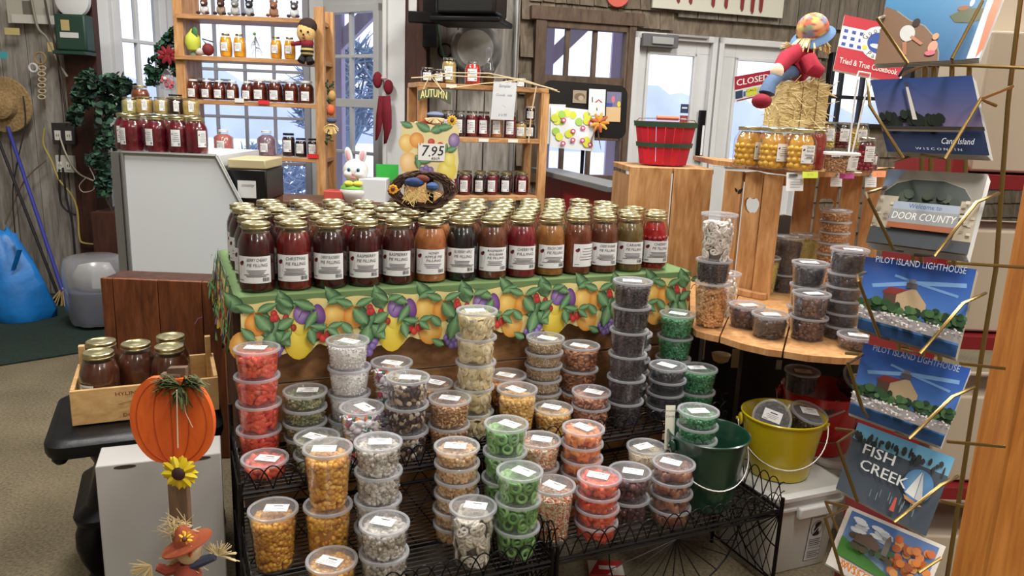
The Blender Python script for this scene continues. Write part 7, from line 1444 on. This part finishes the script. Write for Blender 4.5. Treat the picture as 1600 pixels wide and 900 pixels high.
mb = MB(); q = Wp(52, 106, .06)-Vector(t.location); mb.tube([q+Vector((.024*math.cos(a*PI/8), 0, .024*math.sin(a*PI/8))) for a in range(16)], .007, 7, 0, (200, 200, 200), True); mb.build('white_ring', PAINT, t)
mb = MB(); q = Wp(63, 91, .05)-Vector(t.location); mb.tube([q+Vector((.034*math.cos(a*PI/8), 0, .034*math.sin(a*PI/8))) for a in range(16)], .006, 7, 0, (150, 126, 84), True); mb.tube([q, q+Vector((0, 0, -.3))], .004, 5, 0, (90, 60, 40)); mb.build('hanging_string', PAINT, t)
for i, (x, y, w, h, c, lab) in enumerate(((45, 18, .26, .14, (176, 172, 160), 'faded paper notice with a small picture high on the grey boards'), (52, 30, .26, .05, (196, 194, 186), 'long pale paper strip below the faded notice'), (19, 49, .09, .04, (190, 176, 120), 'small yellow note stuck on the grey boards'), (5, 86, .05, .04, (70, 160, 170), 'turquoise sticky note at the left edge'))):
    q = Wp(x, y, .03+.006*i); mb = MB(); mb.box((0, 0, 0), (w, .002, h), None, 0, c)
    if i == 0: mb.box((.0, -.0016, .02), (.07, .001, .08), None, 0, (110, 104, 96))
    tag(mb.build('wall_paper_note', PRINT, None, loc=q), lab, 'paper')
q = Wp(116, 0, .07); t = thing('wall_clock', 'round white dial clock cut off by the top edge above the green box', 'clock', q); MB().lathe([(.1, 0), (.1, .03), (.09, .034), (.001, .034)], 32, R=RX).build('clock_face', WHITE, t); MB().box((0, -.036, .03), (.004, .002, .05)).build('clock_hand', BLACKM, t)
q = Wp(81, 74, .06); o = MB().box((0, 0, 0), (.04, .03, .06), None, 0, (190, 170, 110)).build('cord_clip', PAINT, None, bevel=.004, loc=q); tag(o, 'tan tape clip holding the cords beneath the green box', 'clip')
# ivy and Christmas greenery
def foliage(name, blobs, n, cols, lab, Y, size=.02, stems=()):
    rg = random.Random(n); q0 = ony(*blobs[0][:2], Y); t = thing(name, lab, 'greenery', q0); mb = MB()
    for k in range(n):
        x, y, rx, ry = rg.choice(blobs); a = rg.uniform(0, 6.28); r_ = math.sqrt(rg.random()); p = ony(x+rx*r_*math.cos(a), y+ry*r_*math.sin(a), Y+rg.uniform(-.08, .06))-q0
        R_ = rrot(rg); s_ = size*rg.uniform(.7, 1.3); c = rg.choice(cols)
        vs = [R_ @ Vector(v)*s_ for v in ((0, -1, 0), (.7, -.3, .15), (.5, .5, 0), (0, 1.1, -.1), (-.5, .5, 0), (-.7, -.3, .15), (0, 0, .12))]; mb.add([v+p for v in vs], [(6, i, (i+1) % 6) for i in range(6)], 0, c)
    mb.build('leaves', PAINT, t, smooth=0); mb = MB()
    for pts in stems: mb.tube([ony(x, y, Y)-q0 for x, y in pts], .006, 6, 0, (70, 52, 36))
    mb.build('stems', PAINT, t); return t
GRN = [(32, 62, 48), (44, 80, 60), (24, 46, 40), (60, 96, 72)]
foliage('ivy_garland', [(128, 150, 16, 22), (118, 180, 10, 16), (140, 120, 10, 10), (150, 140, 26, 24), (165, 150, 30, 30), (172, 190, 22, 45), (165, 235, 18, 40), (150, 250, 15, 12), (162, 285, 12, 22), (195, 138, 18, 10), (135, 125, 14, 12), (180, 130, 24, 14)], 1750, GRN, 'dark trailing ivy garland hanging beside the bay window', 4.55, .022, [[(150, 120), (172, 180), (165, 240), (160, 300), (180, 340)], [(120, 130), (170, 140), (215, 135)]])
t = foliage('christmas_swag', [(255, 85, 14, 22), (245, 105, 18, 18), (262, 65, 8, 12), (270, 50, 5, 6), (240, 122, 14, 14), (275, 105, 10, 16)], 520, [(26, 70, 48), (36, 86, 58), (20, 52, 38)], 'evergreen Christmas swag with a red poinsettia on the window frame', 4.5, .018, [[(272, 42), (255, 90), (240, 135)]])
mb = MB(); q = ony(262, 86, 4.40)-Vector(t.location)
for k in range(9): a = k*.7; mb.ball(q+Vector((.03*math.cos(a), 0, .022*math.sin(a))), (.034, .006, .014), 6, 0, (136, 20, 34), Matrix.Rotation(-a, 3, 'Y'))
mb.build('poinsettia', PAINT, t)
q = ony(262, 125, 4.35); t = thing('candy_bag', 'clear bag of pink and white candy hanging from the Christmas greenery', 'bag', q); mb = MB(); rg = random.Random(6)
for k in range(16): mb.ball((rg.uniform(-.03, .03), rg.uniform(-.015, .015), rg.uniform(-.04, .02)), .011, 6, 0, rg.choice([(200, 60, 80), (230, 214, 216), (190, 90, 100)]))
mb.build('candies', PAINT, t); MB().lathe([(.012, .06), (.03, .03), (.046, -.02), (.04, -.05), (.02, -.055)], 10, sy=.5).build('clear_bag', clear('cellophane', (245, 245, 248), .08, rough=.1), t)
# blue bag, plastic bag tub behind, small shelf bits
q = ony(14, 440, 4.3); q.z = .01; t = thing('blue_bag', 'large blue shopping bag slumped on the green mat at the left edge', 'bag', q); BLU = mat('blue_bag_plastic', (22, 110, 184), .45, noise=.25, nscale=9, bump=.6); mb = MB()
rings = [(.22, .0), (.235, .05), (.20, .2), (.16, .32), (.11, .42), (.07, .48), (.05, .51)]; rg = random.Random(4); vs = []; n = 26
for j, (r_, z) in enumerate(rings):
    for k in range(n): a = 2*PI*k/n; f_ = 1+.07*math.sin(5*a+j*.6)+.05*math.sin(9*a+j); vs.append((-.06*z+r_*f_*math.cos(a), r_*.7*f_*math.sin(a), z*(1+.04*math.sin(3*a))))
mb.add(vs, [(j*n+k, j*n+(k+1) % n, (j+1)*n+(k+1) % n, (j+1)*n+k) for j in range(len(rings)-1) for k in range(n)]+[tuple(range(n))[::-1], tuple((len(rings)-1)*n+k for k in range(n))]); mb.build('bag_body', BLU, t, smooth=70)
mb = MB(); mb.tube([(.1, -.1, .3), (.16, -.12, .42), (.1, -.06, .5)], .016, 6, flat=.3); mb.build('bag_handle', BLU, t)
q = onz(140, 487, .01); t = thing('linen_bin', 'bin wrapped in a clear plastic bag between the brooms and the cooler', 'bin', Vector((ony(150, 450, 4.2).x, 4.2, .01))); zt_ = ony(146, 402, 4.2).z
mb = MB(); vs = []; rings = [(.13, .02), (.15, .1), (.155, zt_*.5), (.165, zt_*.8), (.15, zt_*.97), (.11, zt_)]; mb = MB()
for j, (r_, z) in enumerate(rings):
    for k in range(n): a = 2*PI*k/n; f_ = 1+.03*math.sin(7*a+j)+.03*math.sin(11*a-j); vs.append((r_*f_*math.cos(a), r_*f_*math.sin(a), z))
mb.add(vs, [(j*n+k, j*n+(k+1) % n, (j+1)*n+(k+1) % n, (j+1)*n+k) for j in range(len(rings)-1) for k in range(n)]+[tuple(range(n))[::-1], tuple((len(rings)-1)*n+k for k in range(n))]); mb.build('plastic_bag', clear('hazy_plastic', (240, 242, 244), .38, (215, 218, 224), rough=.25), t, smooth=70)
MB().lathe([(.12, .03), (.14, zt_*.5), (.145, zt_*.52)], 20).build('bin_body', mat('bin_grey', (90, 94, 130), .5), t); MB().ball((0, 0, zt_*.66), (.12, .11, .1), 10, 0, None, None, .15).build('linen', mat('linen_white', (206, 200, 196), .8), t)
# things between the corner and cooler
q = ony(172, 360, 4.25); t = thing('side_cupboard', 'dark brown cupboard in the corner beneath the ivy', 'cupboard', Vector((q.x-.06, 4.53, 0))); zz = ony(160, 335, 4.4).z
MB().box((-.02, .1, zz/2), (.3, .3, zz)).build('cupboard_body', DARKB, t, bevel=.004); MB().box((.06, -.06, zz-.12), (.08, .02, .14)).build('white_panel', WHITE, t)
q = ony(168, 318, 4.15); mb = MB(); rg = random.Random(12); mb.ball((0, 0, 0), (.08, .06, .07), 12, 0, (176, 176, 190), None, .16); mb.ball((-.07, -.02, -.01), (.05, .03, .025), 10, 0, (186, 186, 196), None, .15); tag(mb.build('plastic_carrier_bag', mat('hazy_bag', (170, 170, 186), .35, coat=.3), None, loc=Vector((q.x-.02, 4.50, zz+.066))), 'crumpled translucent carrier bag on the corner cupboard', 'bag')

# ================================================================== FRONT LEFT: BROWN CABINET, STOVE, CRATE, PUMPKIN, BOX
Yb = 2.60; qa = ony(156, 441, Yb); qb2 = ony(346, 434, Yb); bw = wood('red_brown_boards', (84, 40, 18), (138, 78, 42), (3.2, 3, .5), .5)
t = thing('brown_cabinet', 'reddish brown plank cabinet back standing between the stove and fruit cloth', 'cabinet', Vector(((qa.x+qb2.x)/2, Yb+.06, 0))); W_ = qb2.x-qa.x; zt_ = (qa.z+qb2.z)/2
for a, b in ((0, .10), (.10, .47), (.47, .83), (.83, 1.0)): MB().box((-W_/2+W_*(a+b)/2, -.05, zt_/2), (W_*(b-a)-.003, .018, zt_-.004)).build('plank', bw, t, bevel=.0015)
MB().box((0, .03, zt_/2), (W_-.01, .12, zt_-.01)).build('frame', DARKB, t)
# stove
IRON = mat('cast_iron', (22, 24, 27), .42, metal=.5, noise=.3, nscale=30, bump=.15)
Zs = .436; sA = onz(113, 668, Zs); BX = VP(sA.x, sA.y, .911, .412)
def K_(u, z, v): return BX.pt(u, z, -v)
sv = thing('cast_iron_stove', 'black cast iron stove with a wide top and curved legs carrying the jar crate', 'stove', K_(.2, 0, .1)); lc = local(sv)
st0 = onz(68, 694, Zs-.0); st1 = onz(108, 611, Zs); 
u0 = (st0-BX.o).dot(BX.e); v0_ = -(st0-BX.o).dot(BX.n); v1_ = -(st1-BX.o).dot(BX.n)
def ring(u0, u1, v0, v1, z, r=.05):
    out = []
    for cx, cy, s0 in ((1, 1, 0), (0, 1, 1), (0, 0, 2), (1, 0, 3)):
        for k in range(5): a = (s0+k/4)*PI/2; out.append(lc(K_((u1-r if cx else u0+r)+r*math.cos(a), z, (v1-r if cy else v0+r)+r*math.sin(a))))
    return out
def loft(name, rings, m, par):
    n = len(rings[0]); mb = MB(); mb.add([v for r_ in rings for v in r_], [(i*n+k, i*n+(k+1) % n, (i+1)*n+(k+1) % n, (i+1)*n+k) for i in range(len(rings)-1) for k in range(n)]+[tuple(range(n))[::-1], tuple((len(rings)-1)*n+k for k in range(n))]); return mb.build(name, m, par)
U1_ = .36; V0 = v0_-.01; V1 = max(v1_, .24)
loft('top_plate', [ring(u0, U1_, V0, V1, Zs-.045), ring(u0-.005, U1_+.005, V0-.005, V1+.005, Zs-.03), ring(u0-.005, U1_+.005, V0-.005, V1+.005, Zs-.012), ring(u0+.01, U1_-.01, V0+.01, V1-.01, Zs-.001)], IRON, sv)
loft('firebox', [ring(u0+.08, U1_-.04, V0+.05, V1-.04, .17), ring(u0+.045, U1_-.02, V0+.02, V1-.02, .18), ring(u0+.04, U1_-.02, V0+.015, V1-.02, .20), ring(u0+.07, U1_-.03, V0+.04, V1-.03, .22), ring(u0+.10, U1_-.04, V0+.06, V1-.03, .32), ring(u0+.08, U1_-.03, V0+.05, V1-.02, .37), ring(u0+.05, U1_-.02, V0+.02, V1-.01, Zs-.045)], IRON, sv)
for (uu, vv, du, dv) in ((u0+.10, V0+.08, -1, -1), (U1_-.06, V0+.08, 1, -1), (u0+.10, V1-.08, -1, 1), (U1_-.06, V1-.08, 1, 1)):
    mb = MB(); mb.tube([lc(K_(uu+du*x, z, vv+dv*x*.6)) for x, z in ((0, .185), (.012, .165), (.02, .14), (.024, .11), (.022, .08), (.016, .05), (.012, .03), (.014, .014), (.02, .001))], [.034, .040, .040, .036, .030, .024, .020, .021, .026], 18); mb.build('leg', IRON, sv)
mb = MB(); mb.ball(lc(K_(u0+.03, Zs-.05, V0+.03)), (.02, .02, .018), 10); mb.build('corner_boss', IRON, sv)
# jar crate
CP_ = wood('light_crate_pine', (186, 144, 88), (216, 178, 122), (.5, 3, 3), .5); cw, cd, chh = .36, .235, .095; Zc = Zs+.001
ct = thing('branded_crate', 'small pale wooden crate stamped with red lettering, full of jars, on the stove', 'crate', K_(cw/2, Zc, cd/2)); lc2 = local(ct)
def cb(name, u, z, v, du, dz, dv, mt=CP_): return MB().box(lc2(K_(u, Zc+z, v)), (du, dv, dz), BX.ang()).build(name, mt, ct, bevel=.0015)
cb('front_board', cw/2, chh*.5+.002, .006, cw, chh, .011); cb('back_board', cw/2, chh*.5+.002, cd-.006, cw, chh*1.0, .011); cb('bottom_board', cw/2, .006, cd/2, cw-.02, .008, cd-.03)
for u in (.006, cw-.006): cb('side_board', u, chh*.5+.004, cd/2, .011, chh, cd-.024); 
for u in (.015, cw-.015): cb('corner_post', u, .08, cd-.022, .016, .155, .018)
mb = MB(); P = Print(.0003); RDK = (130, 60, 44); P.text('HYLINE ORCHARD', .20, .078, .014, RDK, width=.15); P.text('DOOR COUNTY', .20, .018, .014, RDK, width=.12); P.ell(.19, .042, .006, .006, (150, 40, 36)); P.ell(.203, .042, .006, .006, (150, 40, 36)); P.line([(.19, .046), (.2, .06), (.203, .046)], .001, (90, 80, 50)); P.leaf(.195, .056, .03, .006, 2.8, (150, 120, 80), (170, 140, 100)); P.leaf(.2, .056, .03, .006, .3, (150, 120, 80), (170, 140, 100)); P.line([(.13, .05), (.16, .056), (.19, .052)], .001, RDK)
P.emit(mb, lambda u, v, h: lc2(K_(u-.02, Zc+v, -h-.0002))); mb.build('stamped_lettering', PRINT, ct, smooth=0)
Zj = Zc+.011; jp = []
for (x, y) in ((159, 551), (237, 541), (194, 533), (161, 523), (241, 520)): q = onz(x, y, Zj+.172); jp.append(Vector(((q-BX.o).dot(BX.e), -(q-BX.o).dot(BX.n))))
jp = relax(jp, .1005, lambda i, p: Vector((min(max(p.x, .068), cw-.068), min(max(p.y, .065), cd-.068))), 100)
for i, (p, lab) in enumerate(zip(jp, ('labelled one at the front corner', 'behind the pumpkin stem', 'the middle one set back', 'rear corner one', 'rear one beside the tall crate post'))):
    jar(K_(p.x, Zj, p.y), 'gold-lidded jar of apple butter in the stamped crate, ' + lab, r=.0495, h=.172, flavor='applebutter', title='RASPBERRY|RHUBARB' if i == 0 else None, rz=(-.35, -1.3, 2.5, -.3, 1)[i], lab=(.1, .52, 1.0), name='apple_butter_jar', group='apple butter jars')
# white carton
Zb = onz(148, 729, .46); BB = VP(*at(148, 729, 1.77).xy, .93, .36); zbx = at(148, 729, 1.77).z; bl_, bd_ = .272, .11
cx_ = thing('white_carton', 'tall white cardboard carton with two slot holes standing before the stove', 'box', BB.pt(bl_/2, 0)); lc = local(cx_); CW = mat('white_card', (176, 174, 172), .7, noise=.03, nscale=5)
MB().box(lc(BB.pt(bl_/2, zbx/2, -bd_/2)), (bl_, bd_, zbx-.002), BB.ang()).build('carton_body', CW, cx_, bevel=.003)
for u in (.062, .225): mb = MB(); mb.prism([(u+.024*math.cos(a*PI/8), zbx-.003+.0045*math.sin(a*PI/8)-.006) for a in range(16)], lambda x, y, h: lc(BB.pt(x, y, .0004+h)), .0006); mb.build('slot_hole', mat('slot_dark', (60, 48, 40), .9), cx_)
# pumpkin stake
dP = 1.60; pq = at(277, 720, dP); t = thing('pumpkin_stake', 'orange wooden pumpkin on a brown stake with sunflower, raffia bow and scarecrow', 'decoration', Vector((pq.x, pq.y, 0))); lc = local(t)
tp = at(279, 572, dP-.0); WS = wood('stake_brown', (84, 64, 48), (122, 96, 74), (3, 3, .4), .7); ORG = wood('pumpkin_orange', (206, 84, 26), (232, 106, 40), (2.5, 3, .5), .55)
MB().box((0, 0, tp.z/2), (.040, .018, tp.z)).build('stake', WS, t, bevel=.0015)
pc_ = lc(at(276, 651, dP-.012)); a_, b_ = 64/FPX*dP, 72/FPX*dP*1.04; op = []
for k in range(48):
    th_ = 2*PI*k/48; x = math.cos(th_); z = math.sin(th_); sx_ = abs(x)**.86*(1 if x > 0 else -1); r_ = 1-.05*(abs(math.cos(3*th_))) ; dip = .10*math.exp(-((th_-PI/2)/.28)**2)+.07*math.exp(-((th_-3*PI/2)/.3)**2); op.append((a_*sx_*1.0, b_*z*(1-dip)))
mb = MB(); mb.prism(op, lambda u, v, h: pc_+Vector((u, -.010-h, v)), .014)
mb.build('pumpkin_board', ORG, t, bevel=.004, smooth=50)
for k in (-2, -1, 0, 1, 2):
    mb = MB(); pts = [(a_*.42*k*math.cos(s_*PI/2*.95), b_*.92*math.sin(s_*PI/2*.95)) for s_ in [i/8 for i in range(-8, 9)]]; mb.tube([pc_+Vector((x, -.0243, z)) for x, z in pts], .0012, 5, 0, (176, 68, 24)); mb.build('carved_rib', PAINT, t)
mb = MB(); MB; q = lc(at(280, 584, dP-.03)); mb.prism([(-.019, -.022), (.018, -.02), (.02, .019), (-.017, .016)], lambda u, v, h: q+Vector((u, -h, v)), .016); mb.build('stem_block', WS, t, bevel=.002)
rg = random.Random(17); mb = MB(); kq = lc(at(283, 604, dP-.055))
for k in range(150):
    a = rg.choice((rg.uniform(-.3, .9), rg.uniform(2.5, 3.6), rg.uniform(-2.1, -1.1), rg.uniform(.2, .7))); L_ = rg.uniform(.03, .062); p1 = kq+Vector((L_*.55*math.cos(a)+rg.uniform(-.008, .008), rg.uniform(-.016, .008), L_*.5*math.sin(a)+.008)); p2 = kq+Vector((L_*math.cos(a), rg.uniform(-.02, .006), L_*.75*math.sin(a)-rg.uniform(0, .01))); mb.tube([kq, p1, p2], [.0016, .002, .001], 4, 0, rg.choice([(58, 70, 34), (78, 92, 44), (44, 54, 28), (100, 104, 58)]), flat=.4)
mb.build('raffia_bow', PAINT, t)
mb = MB(); mb.tube([kq+Vector((.0, -.02, -.0)), lc(at(277, 660, dP-.05)), lc(at(278, 700, dP-.05))], .0014, 5, 0, (214, 196, 170)); mb.tube([kq, lc(at(290, 645, dP-.05)), lc(at(301, 668, dP-.045))], .001, 4, 0, (200, 180, 150)); mb.build('raffia_cord', PAINT, t)
def sunflower(c, R_, n, cols, mid):
    mb = MB()
    for k in range(n):
        a = 2*PI*k/n+(.1 if k % 2 else 0); lay = (k % 2)*.004; vs = []; d = Vector((math.cos(a), 0, math.sin(a))); e = Vector((-math.sin(a), 0, math.cos(a)))
        for tt, w_ in ((.25, .08), (.55, .20), (.82, .17), (1.0, .02)): p = c+d*R_*tt+Vector((0, -.006-lay+.006*tt, 0)); vs += [p+e*R_*w_, p+Vector((0, -.003, 0)), p-e*R_*w_]
        mb.add(vs, [(3*i, 3*i+1, 3*i+4, 3*i+3) for i in range(3)]+[(3*i+1, 3*i+2, 3*i+5, 3*i+4) for i in range(3)], 0, cols[k % len(cols)])
    mb.build('flower_petals', PAINT, t); mb = MB(); mb.ball(c+Vector((0, -.010, 0)), (R_*.38, .007, R_*.38), 14, 0, mid); mb.build('flower_centre', PAINT, t)
sunflower(lc(at(282, 737, dP-.04)), .037, 18, [(232, 206, 30), (222, 190, 20), (238, 216, 60)], (56, 26, 24))
# scarecrow at the foot
def D2(x, y, o=.04): return lc(at(x, y, dP-o))
STR = [(214, 194, 146), (196, 172, 120), (228, 210, 168)]
mb = MB()
for k in range(110):
    p = D2(rg.uniform(262, 292), rg.uniform(812, 836), rg.uniform(.02, .04)); a = rg.uniform(0, 6.28); L_ = rg.uniform(.015, .04); mb.tube([p, p+Vector((L_*math.cos(a), rg.uniform(-.01, .004), L_*math.sin(a)*.8))], [.0011, .0007], 3, 0, rg.choice(STR))
for k in range(90):
    p = D2(rg.uniform(270, 300), rg.uniform(868, 884), rg.uniform(.03, .06)); a = rg.uniform(2.8, 6.6); L_ = rg.uniform(.02, .045); mb.tube([p, p+Vector((L_*math.cos(a), rg.uniform(-.01, .004), L_*math.sin(a)))], [.0011, .0007], 3, 0, rg.choice(STR))
for s_, cx_2 in ((-1, 236), (1, 342)):
    for k in range(60): p = D2(cx_2, 884 if s_ < 0 else 868, .05); a = (PI if s_ < 0 else 0)+rg.uniform(-1.2, 1.2)+(.5 if s_ < 0 else 1.2); L_ = rg.uniform(.025, .045); mb.tube([p, p+Vector((L_*math.cos(a), rg.uniform(-.008, .004), L_*math.sin(a)-.01))], [.0014, .0009], 3, 0, rg.choice(STR))
mb.build('straw', PAINT, t)
MB().ball(D2(296, 862, .055), (.026, .022, .028), 14, 0, (216, 190, 150)).build('scarecrow_head', CLOTH, t)
mb = MB(); 
for x in (292, 299): mb.ball(D2(x, 859-(x-292)*.4, .082), (.0035, .002, .0045), 8, 0, (240, 238, 230)); mb.ball(D2(x, 859-(x-292)*.4, .0845), (.0018, .001, .0024), 6, 0, (20, 18, 20))
mb.tube([D2(297, 866, .078), D2(299, 870, .09)], [.005, .001], 7, 0, (216, 110, 60)); mb.build('scarecrow_face', PAINT, t)
mb = MB(); Rh = Matrix.Rotation(-.35, 3, 'Y'); mb.lathe([(.05, 0), (.05, .003), (.024, .006), (.012, .035), (.001, .042)], 20, 0, (150, 72, 40), D2(293, 850, .055), Rh); mb.build('scarecrow_hat', CLOTH, t)
sunflower(D2(292, 838, .085), .014, 12, [(226, 160, 40), (232, 190, 60)], (90, 44, 28))
MB().tube([D2(290, 880, .05), D2(294, 900, .05), D2(296, 930, .05)], [.02, .026, .03], 12, 0, (150, 66, 50)).build('scarecrow_shirt', CLOTH, t)
MB().tube([D2(286, 884, .055), D2(262, 892, .055), D2(246, 886, .055)], [.012, .011, .008], 8, 0, (150, 66, 50)).build('scarecrow_arm', CLOTH, t); MB().tube([D2(300, 882, .055), D2(318, 876, .055), D2(336, 870, .055)], [.012, .011, .008], 8, 0, (60, 66, 84)).build('scarecrow_arm', CLOTH, t)
